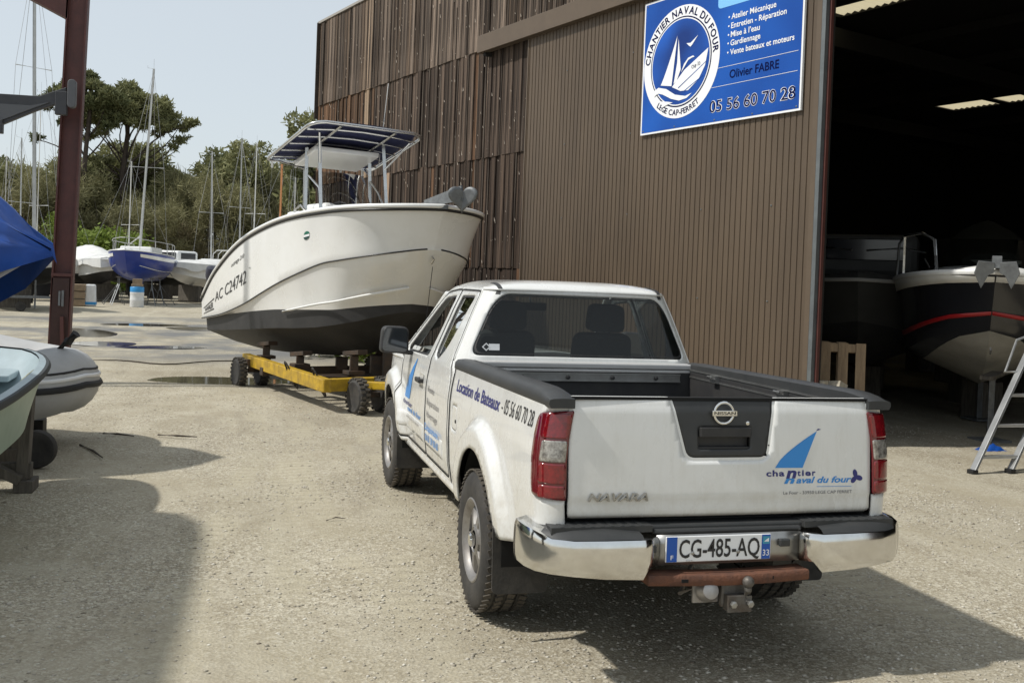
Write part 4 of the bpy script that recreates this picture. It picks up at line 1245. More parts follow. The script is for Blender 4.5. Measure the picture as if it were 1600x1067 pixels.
def sgtext(body, p0, p1, q0, q1, mat, o=.018, bold=.0, shear=0., cap=True, name='lettering'):
    Wt, F = text_fit(body, p0, p1, q0, q1, bold, shear, cap)
    return mk(name, [SP(a, b, o) for a, b in Wt], F, MAT[mat], sign)
def arc_text(body, r_, size, a_mid, mat, bold, up=True, squeeze=1.0):
    x = 0; items = []
    sp_ = text2d('H H', bold)[0][:, 0].max()-2*text2d('H', bold)[0][:, 0].max()
    for ch in body:
        if ch == ' ': x += .32*size; continue
        V, F = text2d(ch, bold); wv = (V[:, 0].max()-V[:, 0].min())*size*squeeze
        items.append((ch, x, wv, V, F)); x += wv+.075*size
    tot = x
    for ch, x0, wv, V, F in items:
        a = a_mid+((tot/2-x0-wv/2)/r_)*(1 if up else -1)
        c, s_ = math.cos(a), math.sin(a)
        out = []
        for vx, vy in V:
            lx = ((vx-V[:, 0].min())*size*squeeze-wv/2); ly = vy*size
            if up: out.append((EC[0]+(r_+ly)*c+lx*s_, EC[1]+1.02*((r_+ly)*s_-lx*c)))
            else: out.append((EC[0]+(r_-ly)*c-lx*s_, EC[1]+1.02*((r_-ly)*s_+lx*c)))
        mk('lettering', [SP(p, q, .0195) for p, q in out], F, MAT[mat], sign)
arc_text('CHANTIER NAVAL DU FOUR', .615, .135, R(88), 'sign_text_navy', .025)
arc_text('LÈGE CAP-FERRET', .695, .105, R(-92), 'sign_text_navy', .02, up=False)
# emblem drawing: two sails, hull, cabin, waves, gull
sgpoly('sail_print', [(.40, .64)]+[(.40+.30*t, .64+.62*t**1.15) for t in np.linspace(.1, 1, 8)]+[(.62, .60)], 'sign_white', .0240)
sgpoly('sail_print', [(.66, .62), (.715, .90), (.725, 1.22), (.76, 1.0), (.79, .80), (.72, .66)], 'sign_white', .0240)
sgpoly('hull_print', [(.63, .585), (.86, .78), (1.30, 1.00), (1.25, .78), (1.14, .62), (.95, .50), (.80, .51)], 'sign_white', .0240)
sgpoly('cabin_print', [(.80, .755), (.85, .86), (.93, .93), (1.02, .945), (1.05, .925), (1.0, .92), (.93, .90), (.86, .82)], 'sign_white', .0255)
sgpoly('hull_line_print', [(.75, .56), (1.28, .84), (1.27, .825), (.76, .55)], 'sign_navy', .0255)
sgpoly('hull_line_print', [(.86, .50), (1.22, .66), (1.215, .65), (.87, .492)], 'sign_navy', .0255)
sgpoly('wave_print', [(.27, .50), (.28, .585), (.36, .615), (.52, .575), (.70, .475), (.90, .43), (1.02, .455), (.93, .40), (.78, .385), (.62, .43), (.45, .51), (.36, .535), (.31, .52)], 'sign_white', .0262)
sgpoly('wave_print', [(.42, .42), (.55, .40), (.66, .375), (.53, .355), (.45, .33)], 'sign_white', .0262)
sgpoly('gull_print', [(.88, 1.13), (.96, 1.12), (1.10, 1.20), (.99, 1.09), (.96, 1.07), (.93, 1.09)], 'sign_white', .0240)
sgtext('CNF', 1.0, 1.09, .775, .82, 'sign_text_navy', .0275); sgtext('33', 1.11, 1.16, .80, .845, 'sign_text_navy', .0275)
sgpoly('tab_print', rpoly([(1.44, 1.80), (2.20, 1.80), (2.20, 1.46), (1.44, 1.46)], .06), 'sign_light', .0165)
for t, q, p1 in (('Atelier Mécanique', 1.285, 2.42), ('Entretien - Réparation', 1.170, 2.585), ('Mise à l’eau', 1.060, 2.17), ('Gardiennage', .953, 2.185), ('Vente bateaux et moteurs', .838, 2.72)):
    sgtext(t, 1.685, p1, q, q+.07, 'sign_white', bold=.014)
    sgpoly('bullet_print', ell(.012, 12, (1.645, q+.035)), 'sign_white', .018)
for a, b, q in ((1.48, 2.79, .70), (1.38, 2.79, .465)): sgpoly('rule_print', [(a, q), (b, q), (b, q+.005), (a, q+.005)], 'sign_white', .018)
sgtext('Olivier FABRE', 1.69, 2.50, .545, .645, 'sign_text_navy', .018, .012)
sgtext('05 56 60 70 28', 1.36, 2.77, .15, .295, 'sign_white', .0175, .03)
sgtext('05 56 60 70 28', 1.36, 2.77, .15, .295, 'sign_text_navy', .0188, .004)
for p in (.06, .7, 1.45, 2.1, 2.79):
    for q in (.05, 1.78):
        m = MB(); m.lathe([(.012, 0), (.012, .004), (.004, .006)], Matrix.Translation(SP(p, q, .014)) @ HN.to_track_quat('Z', 'Y').to_matrix().to_4x4(), 8); m.out('screw', MAT['galv'], sign)
# ================================================================ centre console boat on the yellow trailer
pm('gelcoat', (.745, .745, .725), .2, 0, (.67, .665, .63), 2.2, .6, coat=.5, rough2=.35)
pm('gelcoat_white', (.80, .80, .78), .25, 0, (.70, .69, .66), 2.5, .6, coat=.4)
pm('antifoul_black', (.016, .016, .017), .6, 0, (.035, .034, .033), 3, .8)
pm('black_trim', (.012, .012, .013), .45)
pm('navy_canvas', (.010, .014, .055), .85, 0, (.016, .020, .07), 8, .6)
pm('tube_alu', (.62, .62, .61), .25, .9, (.45, .45, .44), 10, .5)
pm('galvanised', (.20, .21, .215), .55, .5, (.12, .125, .13), 12, .8)
pm('yellow_paint', (.52, .33, .015), .5, 0, (.20, .12, .02), 7, .75, bump=.1)
pm('oily_steel', (.05, .042, .035), .6, .4, (.10, .06, .035), 9, .8)
BST = Vector((.370, 7.684, 0)); BH = Vector((.3338, -.9426, 0)); BR = Vector((-.9426, -.3338, 0)); BL = 6.4
def BP(a, l, z): return BST-BH*(BL-a)+BR*l+Vector((0, 0, z))
boat = thing('motor_boat', 'white centre console motorboat with black bottom and navy T-top resting on yellow trailer', 'boat', BP(3.2, 0, 0))
SHE = np.array([(0, 1.17, 1.265), (.64, 1.208, 1.652), (1.28, 1.241, 1.924), (1.92, 1.262, 2.151), (2.56, 1.27, 2.319), (3.2, 1.262, 2.443), (3.84, 1.24, 2.536), (4.48, 1.203, 2.592), (5.12, 1.13, 2.628), (5.504, 1.065, 2.643), (5.824, .949, 2.652), (6.08, .772, 2.66), (6.272, .522, 2.673), (6.368, .27, 2.685), (6.4, 0, 2.696)])
KNU = np.array([(0, 1.135, .937), (.618, 1.171, .996), (1.235, 1.202, 1.063), (1.853, 1.223, 1.164), (2.47, 1.232, 1.29), (3.088, 1.227, 1.453), (3.706, 1.208, 1.618), (4.323, 1.165, 1.768), (4.941, 1.071, 1.921), (5.311, .975, 1.975), (5.62, .846, 2.022), (5.867, .673, 2.067), (6.052, .446, 2.113), (6.145, .229, 2.151), (6.176, 0, 2.177)])
BOO = np.array([(0, 1.076, .955), (.576, 1.108, .99), (1.152, 1.136, 1.040), (1.728, 1.157, 1.09), (2.304, 1.167, 1.139), (2.88, 1.167, 1.185), (3.456, 1.151, 1.227), (4.032, 1.103, 1.251), (4.608, .991, 1.276), (4.954, .876, 1.292), (5.16, .738, 1.324), (5.34, .576, 1.356), (5.49, .377, 1.384), (5.57, .191, 1.400), (5.60, 0, 1.412)])
def fine(A, n=57):
    i = np.arange(len(A)); t = np.linspace(0, len(A)-1, n)
    # Catmull-Rom through the stations
    out = []
    for q in t:
        k = min(int(q), len(A)-2); u = q-k
        p0, p1, p2, p3 = A[max(k-1, 0)], A[k], A[k+1], A[min(k+2, len(A)-1)]
        out.append(.5*((2*p1)+(-p0+p2)*u+(2*p0-5*p1+4*p2-p3)*u*u+(-p0+3*p1-3*p2+p3)*u**3))
    return np.array(out)
SHE, KNU, BOO = fine(SHE), fine(KNU), fine(BOO)
for A in (SHE, KNU, BOO): A[:, 1] = np.maximum(A[:, 1], 0)
NS = len(SHE)
KZ = ([0, 1, 2, 3, 3.9, 4.3, 4.94, 5.25], [.37, .40, .44, .50, .56, .61, .80, 1.03])
ka = BOO[:, 0]/5.6*5.25
KEE = np.stack([ka, np.zeros(NS), np.interp(ka, *KZ)], 1)
CHI = np.stack([BOO[:, 0]*.96+KEE[:, 0]*.04, BOO[:, 1]*.975, KEE[:, 2]+(BOO[:, 2]-KEE[:, 2])*(.60+.12*np.linspace(0, 1, NS)**3)], 1)
MID = (CHI+KEE)/2; MID[:, 2] -= .03
def strip_surf(cols, side):
    V = []; F = []; n = len(cols)
    for i in range(NS):
        for c in cols: V.append(BP(c[i][0], c[i][1]*side, c[i][2]))
    for i in range(NS-1):
        for j in range(n-1):
            q = (i*n+j, (i+1)*n+j, (i+1)*n+j+1, i*n+j+1); F.append(q if side < 0 else q[::-1])
    return V, F
def between(A, B, k, bow=0.0):
    out = []
    for j in range(k+1):
        t = j/k; C = A*(1-t)+B*t
        C = C.copy(); C[:, 1] -= bow*math.sin(math.pi*t)*np.linspace(0, 1, NS)**2*np.minimum(1, C[:, 1]/.3)
        out.append(C)
    return out
m = MB(); mb = MB()
for sd in (1, -1):
    KN2 = KNU.copy(); KN2[:, 2] -= .022; KN2[:, 1] *= 1.0
    cols = between(BOO, KN2, 5, .03)+[KNU*np.array([1, 1.012, 1])]+between(KNU*np.array([1, 1.012, 1]), SHE, 7, .05)[1:]
    m.add(*strip_surf(cols, sd)); mb.add(*strip_surf([KEE, MID, CHI, (CHI+BOO)/2, BOO], sd))
# transom
tr_ = [KEE[0], MID[0], CHI[0], BOO[0], KNU[0], SHE[0]]
V = [BP(c[0], c[1], c[2]) for c in tr_]+[BP(c[0], -c[1], c[2]) for c in tr_[::-1]]
m.add(V, [tuple(range(len(V)))])
hull = m.out('hull', MAT['gelcoat'], boat, smooth=34)
bott = mb.out('hull_bottom', MAT['antifoul_black'], boat, smooth=34)
# spray strake
m = MB()
for sd in (1, -1):
    st_ = [(BOO[i]*.62+KNU[i]*.38) for i in range(26, NS-3)]
    m.tube([BP(c[0], (c[1]+.012)*sd, c[2]-.05-.15*(1-k/len(st_))) for k, c in enumerate(st_)], .018, 5)
m.out('spray_rail', MAT['gelcoat'], hull, smooth=60)
# knuckle stripe and rub rail
m = MB()
for sd in (1, -1): m.tube([BP(c[0], (c[1]*1.012+.004)*sd, c[2]-.008) for c in KNU[:-2]], .011, 5)
m.out('chine_stripe', MAT['black_trim'], hull)
m = MB(); full = [BP(c[0], c[1], c[2]-.02) for c in SHE]+[BP(c[0], -c[1], c[2]-.02) for c in SHE[::-1][1:]]
m.tube(full, .022, 6); m.out('rub_rail', MAT['black_trim'], hull)
m = MB(); m.tube([p+Vector((0, 0, .045)) for p in full], .032, 8); m.out('gunwale', MAT['gelcoat_white'], hull, smooth=70)
m = MB()
V = []; F = []
for c in SHE: V += [BP(c[0], c[1]*.98, c[2]+.02), BP(c[0], 0, c[2]+.03), BP(c[0], -c[1]*.98, c[2]+.02)]
for i in range(NS-1):
    for j in range(2): F.append((i*3+j, i*3+j+1, (i+1)*3+j+1, (i+1)*3+j))
m.add(V, F); m.out('deck', MAT['gelcoat_white'], boat, smooth=60)
# hull marks
def hpt(u, v, side=1, d=.006):
    i = min(max(u, 0), 1)*(NS-1); k = min(int(i), NS-2); t = i-k
    A = KNU[k]*(1-t)+KNU[k+1]*t; B = SHE[k]*(1-t)+SHE[k+1]*t
    C = A*(1-v)+B*v; b_ = .05*math.sin(math.pi*v)*(i/(NS-1))**2*min(1, C[1]/.3)
    return BP(C[0], (C[1]*(1+.012*(1-v))-b_+d)*side, C[2])
def hull_text(body, a0, a1, v0, v1, mat, bold=.0, shear=0.):
    Wt, F = text_fit(body, a0, a1, v0, v1, bold, shear)
    return mk('lettering', [hpt(x, y) for x, y in Wt], F, MAT[mat], hull)
hull_text('AC C24742', .100, .285, .30, .50, 'print_black', .0)
hull_text('outrage 210', .200, .270, .72, .78, 'print_black', .01, .3)
hull_text('WHALER', .030, .085, .20, .33, 'print_black', .03)
for a, b, c, d in ((.020, .092, .14, .17), (.020, .092, .38, .41)):
    mk('logo_print', [hpt(x, y) for x, y in ((a, c), (b, c), (b, d), (a, d))], [(0, 1, 2, 3)], MAT['print_black'], hull)
def hell(cu, cv, ru, rv, n=20, half=None, d=.006): return [hpt(cu+ru*math.cos(t), cv+rv*math.sin(t), 1, d) for t in (np.linspace(0, 2*math.pi, n, endpoint=False) if half is None else np.linspace(*half, n))]
mk('sticker', hell(.522, .62, .008, .075), [tuple(range(20))], MAT['print_white'], hull)
mk('sticker', hell(.522, .64, .008, .055, half=(0, math.pi), d=.008), [tuple(range(20))], pm('print_green', (.01, .14, .09), .4), hull)
mk('sticker', hell(.522, .60, .008, .055, half=(math.pi, 2*math.pi), d=.008), [tuple(range(20))], pm('print_dkgreen', (.01, .05, .045), .4), hull)
# fittings
m = MB()
for a, z in ((6.0, 2.0), (5.85, 1.78)):
    pass
m.tube([BP(6.12, .0, 2.06), BP(6.17, 0, 2.03), BP(6.10, 0, 1.97)], .014, 6); m.out('bow_eye', MAT['tube_alu'], hull)
m = MB(); m.tube([hpt(.30+.004*k, .5, 1, .01) for k in range(2)], .01, 6); m.out('hull_fitting', MAT['tube_alu'], hull)
# anchor on the bow
def heart(t): 
    x = 16*math.sin(t)**3/17; y = (13*math.cos(t)-5*math.cos(2*t)-2*math.cos(3*t)-math.cos(4*t))/17
    return x, y
V = []; hp = [heart(t) for t in np.linspace(0, 2*math.pi, 33)[:-1]]
rings = [1.0, .75, .5, .25, .02]
cen = Vector((.47, 7.30, 2.80))+BR*(-.06)
ax_r = Vector((math.cos(R(-15)), math.sin(R(-15)), 0)); ax_u = Vector((0, -.15, 1)).normalized()
for rr in rings:
    for (x, y) in hp: V.append(cen+ax_r*(x*.205*rr)+ax_u*((y+.1)*.20*rr)+Vector((-.26, -.95, 0))*(.10*(abs(x*rr))*1.0-.05))
n = len(hp); F = [(i*n+j, i*n+(j+1) % n, (i+1)*n+(j+1) % n, (i+1)*n+j) for i in range(len(rings)-1) for j in range(n)]
an = mk('anchor', V, F, MAT['galvanised'], boat, smooth=60, solid=.02)
m = MB(); m.bar(cen+Vector((0, .02, .02)), BP(5.75, .05, 2.74), .035, .07); m.bar(cen+Vector((.0, .05, .12)), BP(5.95, .05, 2.76), .02, .12); m.box(BP(6.28, 0, 2.71), (.16, .3, .05)); m.out('anchor_shank', MAT['galvanised'], an)
# console, windscreen, seat
m = MB()
for (a0, a1, l, z0, z1, tp) in ((2.75, 3.75, .48, 2.2, 2.88, .9),):
    V = [BP(a, s_*l*(tp if z == z1 else 1), z) for z in (z0, z1) for a, s_ in ((a0, -1), (a1 if z == z0 else a1-.25, -1), (a1 if z == z0 else a1-.25, 1), (a0, 1))]
    m.add(V, [(3, 2, 1, 0), (4, 5, 6, 7), (0, 1, 5, 4), (1, 2, 6, 5), (2, 3, 7, 6), (3, 0, 4, 7)])
cs = m.out('console', MAT['gelcoat_white'], boat, bevel=.06, bseg=3)
m = MB(); m.grid(lambda l, k: BP(3.52-.30*k-.18*abs(l)**2.5, l*.44, 2.86+.52*k), np.linspace(-1, 1, 11), np.linspace(0, 1, 4)); m.out('console_screen', MAT['glass_dark'], cs, smooth=60)
m = MB(); m.tube([BP(3.53-.18*abs(l)**2.5, l*.45, 2.865) for l in np.linspace(-1, 1, 11)], .014, 6); m.out('screen_trim', MAT['black_trim'], cs)
m = MB(); V = [BP(a, l, z) for z in (2.3, 2.78) for a, l in ((2.15, -.5), (2.6, -.5), (2.6, .5), (2.15, .5))]; m.add(V, [(3, 2, 1, 0), (4, 5, 6, 7), (0, 1, 5, 4), (1, 2, 6, 5), (2, 3, 7, 6), (3, 0, 4, 7)]); m.out('leaning_seat', MAT['gelcoat_white'], boat, bevel=.05)
# T-top
FA, FZ, RA, RZ, TL = 4.12, 3.97, 2.25, 3.56, .93
def tt_(a, l): 
    k = (a-RA)/(FA-RA); return BP(a, l, RZ+(FZ-RZ)*k+.06*(1-(l/TL)**2))
ttop = MB()
outl = rpoly([(RA, -TL), (FA, -TL), (FA, TL), (RA, TL)], .22, 6)
V = [tt_(a, l)+Vector((0, 0, .012)) for a, l in outl]
top = MB(); top.grid(lambda a, l: tt_(RA+.04+(FA-RA-.08)*a, l*(TL-.04)*(1 if .08 < a < .92 else .93))+Vector((0, 0, .015)), np.linspace(0, 1, 14), np.linspace(-1, 1, 12))
tp = top.out('canopy', MAT['navy_canvas'], boat, smooth=60, solid=.006)
m = MB(); m.tube([tt_(a, l) for a, l in outl], .026, 8, True); m.out('canopy_frame', MAT['tube_alu'], tp, smooth=60)
for a in np.linspace(RA+.3, FA-.25, 5):
    m = MB(); m.tube([tt_(a, l)+Vector((0, 0, -.02)) for l in np.linspace(-.9, .9, 5)], .018, 6); m.out('canopy_rib', MAT['tube_alu'], tp)
for l in (-.45, .45):
    m = MB(); m.tube([tt_(a, l)+Vector((0, 0, -.035)) for a in np.linspace(RA+.05, FA-.05, 5)], .02, 6); m.out('canopy_rib', MAT['tube_alu'], tp)
m = MB(); V = [BP(a, l, z+(.22*(a-2.4))) for z in (3.46, 3.54) for a, l in ((2.55, -.55), (3.35, -.55), (3.35, .55), (2.55, .55))]; m.add(V, [(3, 2, 1, 0), (4, 5, 6, 7), (0, 1, 5, 4), (1, 2, 6, 5), (2, 3, 7, 6), (3, 0, 4, 7)]); m.out('storage_box', MAT['gelcoat_white'], tp, bevel=.02)
for sd in (1, -1):
    for a0, a1, za, ta in ((3.72, 3.50, 2.45, 3.50), (3.10, 3.02, 2.45, 3.02)):
        m = MB(); m.tube([BP(a0, sd*.56, za), BP(a1, sd*.54, tt_(ta, .5).z-.03)], .026, 8); m.out('t_top_leg', MAT['tube_alu'], tp, smooth=60)
    m = MB(); m.tube([BP(3.66, sd*.555, 2.75), BP(3.45, sd*.50, 3.1), BP(3.1, sd*.53, 3.3)], .016, 6); m.out('t_top_brace', MAT['tube_alu'], tp)
    m = MB(); m.tube([BP(3.55, sd*.54, 3.45), BP(3.98, sd*.75, 3.86)], .016, 6); m.out('t_top_brace', MAT['tube_alu'], tp)
    m = MB(); m.tube([BP(3.05, sd*.54, 3.40), BP(2.40, sd*.75, 3.56)], .016, 6); m.out('t_top_brace', MAT['tube_alu'], tp)
for k in range(5):
    m = MB(); q = tt_(RA-.01, -.8+.4*k); m.box(q+Vector((0, 0, -.06)), (.035, .035, .1)); m.out('rod_holder', MAT['gelcoat_white'], tp)
m = MB(); m.tube([BP(3.0, -.72, 3.6), BP(3.2, -.74, 4.9)], .006, 5); m.out('antenna', MAT['gelcoat_white'], tp)
m = MB(); m.tube([BP(2.8, .62, 2.45), BP(2.82, .62, 2.78), BP(3.0, .60, 2.84), BP(3.25, .58, 2.7), BP(3.3, .58, 2.5)], .02, 6); m.out('grab_rail', MAT['tube_alu'], boat, smooth=60)
m = MB(); m.lathe([(.02, -.30), (.15, -.28), (.19, -.1), (.19, .1), (.15, .22), (.02, .26)], Matrix.Translation(BP(-.28, .92, 1.72)) @ Matrix.Rotation(R(20), 4, 'X') @ Matrix.Diagonal((.55, .75, .55, 1)), 14); m.bar(BP(-.25, .8, 1.6), BP(-.05, .75, .9), .12, .14)
m.out('outboard_motor', pm('cowl', (.02, .02, .035), .4), boat, smooth=45)

# ---- trailer
trl = thing('boat_trailer', 'yellow steel boatyard trailer with black wheels under the white motorboat', 'trailer', BP(4.5, 0, 0))
def bbar(name, p, q, w_, h_, mat='yellow_paint', par=None, bev=.01):
    m = MB(); m.bar(BP(*p), BP(*q), w_, h_); return m.out(name, MAT[mat], par or trl, bevel=bev)
for sd in (1, -1):
    bm = bbar('side_beam', (2.35, 1.16*sd, .40), (5.98, 1.38*sd, .36), .12, .17)
    bbar('front_beam', (5.92, 1.44*sd, .36), (5.78, .35*sd, .36), .14, .16)
    bbar('yoke_arm', (5.95, .95*sd, .36), (7.2, .22*sd, .42), .10, .10)
    for a in (4.6, 5.55):
        m = MB(); m.tube([BP(a+.06*math.cos(t), (1.31+.10*math.sin(t*1.0)+.0)*sd, .36+.19*math.sin(t)) for t in np.linspace(0, 6.28, 17)], .012, 6); m.out('hose_loop', MAT['rubber'], bm)
    # jacks
    for a, l, zt in ((2.75, .98, .66), (5.35, .72, .72), (4.2, 1.02, .62)):
        m = MB(); m.bar(BP(a, l*sd, .42), BP(a, l*sd, zt-.03), .11, .11); m.bar(BP(a, l*sd-.12*sd, .46), BP(a, l*sd+.12*sd, .46), .2, .05); jk = m.out('hull_support', MAT['oily_steel'], trl, bevel=.006)
        m = MB(); m.bar(BP(a-.22, l*sd, zt-.02), BP(a+.22, (l-.02)*sd, zt+.03), .15, .06); m.out('support_pad', MAT['oily_steel'], jk, bevel=.006)
        bbar('support_arm', (a, l*sd, .36), (a, 1.3*sd, .38), .1, .1, 'oily_steel')
def small_wheel(par, a, l, r_=.225, w_=.16):
    mt = Matrix.Translation(BP(a, l, r_-.01)) @ BR.to_track_quat('Z', 'Y').to_matrix().to_4x4()
    m = MB(); h_ = w_/2
    m.lathe([(r_*.55, -h_+.01), (r_*.8, -h_), (r_*.95, -h_+.02), (r_, -h_+.04), (r_, h_-.04), (r_*.95, h_-.02), (r_*.8, h_), (r_*.55, h_-.01)], mt, 28)
    wh = m.out('wheel', MAT['rubber'], par, smooth=35)
    m = MB()
    for k in range(22):
        for sx in (-1, 1):
            m.box((0, 0, 0), (.035, w_*.44, .018), mt @ Matrix.Rotation(2*math.pi*(k+.25*sx)/22, 4, 'Z') @ TR((r_+.002, 0, sx*w_*.24), rx=R(90), ry=0) @ Matrix.Rotation(R(90), 4, 'Y'))
    m.out('tread', MAT['rubber_dust'], wh)
    m = MB(); m.lathe([(.001, -h_*.55), (r_*.25, -h_*.6), (r_*.32, -h_*.3), (r_*.55, -h_*.55), (r_*.57, 0), (r_*.57, h_*.55), (r_*.32, h_*.3), (r_*.25, h_*.6), (.001, h_*.55)], mt, 20); m.out('rim', MAT['oily_steel'], wh, smooth=40)
for sd in (1, -1):
    small_wheel(trl, 2.62, 1.36*sd, .225, .13); small_wheel(trl, 2.55, .98*sd, .225, .13); small_wheel(trl, 6.12, 1.02*sd, .235, .14); small_wheel(trl, 6.0, .62*sd, .235, .14)
    bbar('axle', (2.6, .9*sd, .24), (2.6, 1.3*sd, .24), .06, .06, 'oily_steel'); bbar('axle', (6.05, .55*sd, .24), (6.05, 1.0*sd, .24), .06, .06, 'oily_steel')
    bbar('axle_leg', (2.6, 1.16*sd, .22), (2.6, 1.16*sd, .40), .10, .12, 'oily_steel'); bbar('axle_leg', (6.0, .82*sd, .22), (5.9, .82*sd, .38), .10, .12, 'oily_steel')
for a, zt in ((5.0, .70), (4.6, .62), (3.4, .50)):
    m = MB(); m.bar(BP(a, 0, .30), BP(a, 0, zt), .18, .18); m.bar(BP(a, -1.3, .30), BP(a, 1.3, .30), .12, .12); m.out('keel_support', MAT['oily_steel'], trl, bevel=.008)

# ================================================================ generic hulls
def hull_rows(L_, B, zk, zs, bow_z=0.0, rake=.5, n=22, stern=.85, full=2.6, flare=.12, deadrise=.35, fore=.35, round_=False, sheer_dip=.0):
    """rows of section points, keel to sheer, stern (y=0) to bow (y=L)"""
    rows = []
    for i in range(n+1):
        t = i/n; k = max(0, (t-.4)/.6)
        b = B/2*(stern+(1-stern)*math.sin(math.pi/2*min(1, t/.4)))*math.sqrt(max(0, 1-k**full))
        z1 = zs+bow_z*t**2-sheer_dip*math.sin(math.pi*t); z0 = zk+(z1-zk)*fore*max(0, (t-.55)/.45)**2.2
        sec = []
        for v in np.linspace(0, 1, 11):
            if round_: g = math.sin(math.pi/2*min(1, v*1.25))**.75; hz = v**1.35
            else:
                if v < .4: g = .86*v/.4; hz = deadrise*(v/.4)
                else: q = (v-.4)/.6; g = .86+.14*q**(1+flare*6*t); hz = deadrise+(1-deadrise)*q
            gg = g if not round_ else g
            z = z0+(z1-z0)*hz
            y = t*L_-rake*(1-hz)*(k**1.5)
            sec.append((b*gg, y, z))
        rows.append(sec)
    return rows
def hull_obj(root, rows, split, mats, names=('hull', 'hull_bottom'), sm=35):
    m1 = MB(); m2 = MB(); n = len(rows); outs = []
    for mb_, (j0, j1) in ((m1, (split, len(rows[0])-1)), (m2, (0, split))):
        if j1 <= j0: continue
        for sd in (1, -1):
            V = [(x*sd, y, z) for r_ in rows for (x, y, z) in r_[j0:j1+1]]; k = j1-j0+1
            F = [(i*k+j, (i+1)*k+j, (i+1)*k+j+1, i*k+j+1) for i in range(n-1) for j in range(k-1)]
            mb_.add(V, F if sd < 0 else [f[::-1] for f in F])
        sec = rows[0][j0:j1+1]
        V = [(x, y, z) for x, y, z in sec]+[(-x, y, z) for x, y, z in sec[::-1]]
        mb_.add(V, [tuple(range(len(V)))])
    a = mk(names[0], m1.v, m1.f, mats[0], root, smooth=sm, local=True)
    b = mk(names[1], m2.v, m2.f, mats[1], root, smooth=sm, local=True) if m2.v else None
    return a, b
def deck_obj(root, rows, mat, crown=.06, drop=0.0, name='deck'):
    V = []; F = []; k = 7
    for r_ in rows:
        x, y, z = r_[-1]
        for j in range(k):
            t = -1+2*j/(k-1); V.append((x*t*.985, y, z-drop+crown*(1-t*t)))
    for i in range(len(rows)-1):
        for j in range(k-1): F.append((i*k+j, i*k+j+1, (i+1)*k+j+1, (i+1)*k+j))
    return mk(name, V, F, mat, root, smooth=50, local=True)
def rail_obj(root, rows, mat, r_=.025, name='rub_rail', dz=-.02, out=1.01):
    pts = [(x*out, y, z+dz) for x, y, z in (r[-1] for r in rows)]; pts = pts+[(-x, y, z) for x, y, z in pts[::-1][1:]]
    m = MB(); m.tube(pts, r_, 6); return mk(name, m.v, m.f, mat, root, smooth=60, local=True)
def cover_obj(root, rows, mat, h_, drape=.2, seed=0, name='cover', peak=.5, over=.12, bowdrop=.55):
    """wrinkled tarpaulin: humped over the boat and hanging past the gunwale"""
    rs = np.random.default_rng(seed); ph = rs.random(12)*6.28
    V = []; F = []; cols = np.r_[np.linspace(-1.0, 1.0, 21)]; n = len(rows); k = len(cols)+2
    def wr(a, b): return sum(math.sin((q*1.7+2)*a*4+ph[q]+(q+1)*b*3)*.012/(1+q*.3) for q in range(6))
    for i, r_ in enumerate(rows):
        x, y, z = r_[-1]; t = i/(n-1)
        hh = h_*(math.sin(math.pi*min(1, max(0, .12+(.82 if bowdrop < .6 else .50)*t)))**.7)*(1-bowdrop*(max(0, t-peak)/(1-peak))**(1 if bowdrop < .6 else 1.6)); dr_ = drape*(1-(.88*t**10 if bowdrop > .6 else 0))
        e = .06 if x > .1 else .03
        V.append((-(x+e*1.3), y+(over if t > .97 else 0), z-dr_*(1+.3*math.sin(t*23+ph[0]))))
        for c in cols:
            V.append((c*(x+e), y+(over*(1-c*c) if t > .97 else 0), z+.02+hh*(1-abs(c)**1.6)+wr(t*3, c)*((1.2 if bowdrop < .6 else 2.6) if abs(c) < .95 else .4)))
        V.append((x+e*1.3, y+(over if t > .97 else 0), z-dr_*(1+.3*math.sin(t*19+ph[1]))))
    for i in range(n-1):
        for j in range(k-1): F.append((i*k+j, i*k+j+1, (i+1)*k+j+1, (i+1)*k+j))
    last = (n-1)*k; V.append((0, V[last+k//2][1]+.03, rows[-1][-1][2]-(drape if bowdrop < .6 else drape*.2))); c0 = len(V)-1
    for j in range(k-1): F.append((last+j, last+j+1, c0))
    b0 = [j for j in range(k)]; V.append((0, -.02, rows[0][-1][2]-drape)); c1 = len(V)-1
    for j in range(k-1): F.append((b0[j+1], b0[j], c1))
    return mk(name, V, F, mat, root, smooth=55, local=True)
def ltube(root, name, pts, r_, mat, seg=6, **k):
    m = MB(); m.tube(pts, r_, seg, **k); return mk(name, m.v, m.f, mat, root, smooth=60, local=True)
def lbox(root, name, c, d, mat, bev=.01, m4=None):
    m = MB(); m.box(c, d, m4); return mk(name, m.v, m.f, mat, root, bevel=bev, local=True)

# ---- foreground left: green dinghy, grey inflatable, blue covered boat
pm('green_hull', (.30, .40, .32), .4, 0, (.20, .29, .22), 3, .7); pm('dinghy_inside', (.36, .44, .47), .45, 0, (.28, .34, .36), 4, .7)
pm('grey_rub', (.035, .04, .042), .7); pm('old_wood', (.13, .115, .095), .9, 0, (.05, .044, .036), 2.5, .9, stretch=(12, 12, 1.5), bump=.3, bscale=8)
pm('rope', (.33, .33, .24), .9, 0, (.18, .2, .12), 30, .7); pm('hypalon', (.46, .465, .46), .55, 0, (.38, .38, .38), 3, .7)
pm('hypalon_dark', (.02, .021, .023), .7); pm('blue_tarp', (.010, .075, .36), .42, 0, (.008, .05, .24), 2.5, .8, bump=.25, bscale=9)
pm('black_hull', (.012, .012, .015), .25, 0, (.02, .02, .022), 3, .6, coat=.4); pm('tarp_white', (.66, .66, .64), .5, 0, (.52, .52, .50), 2.5, .7, bump=.3, bscale=6)

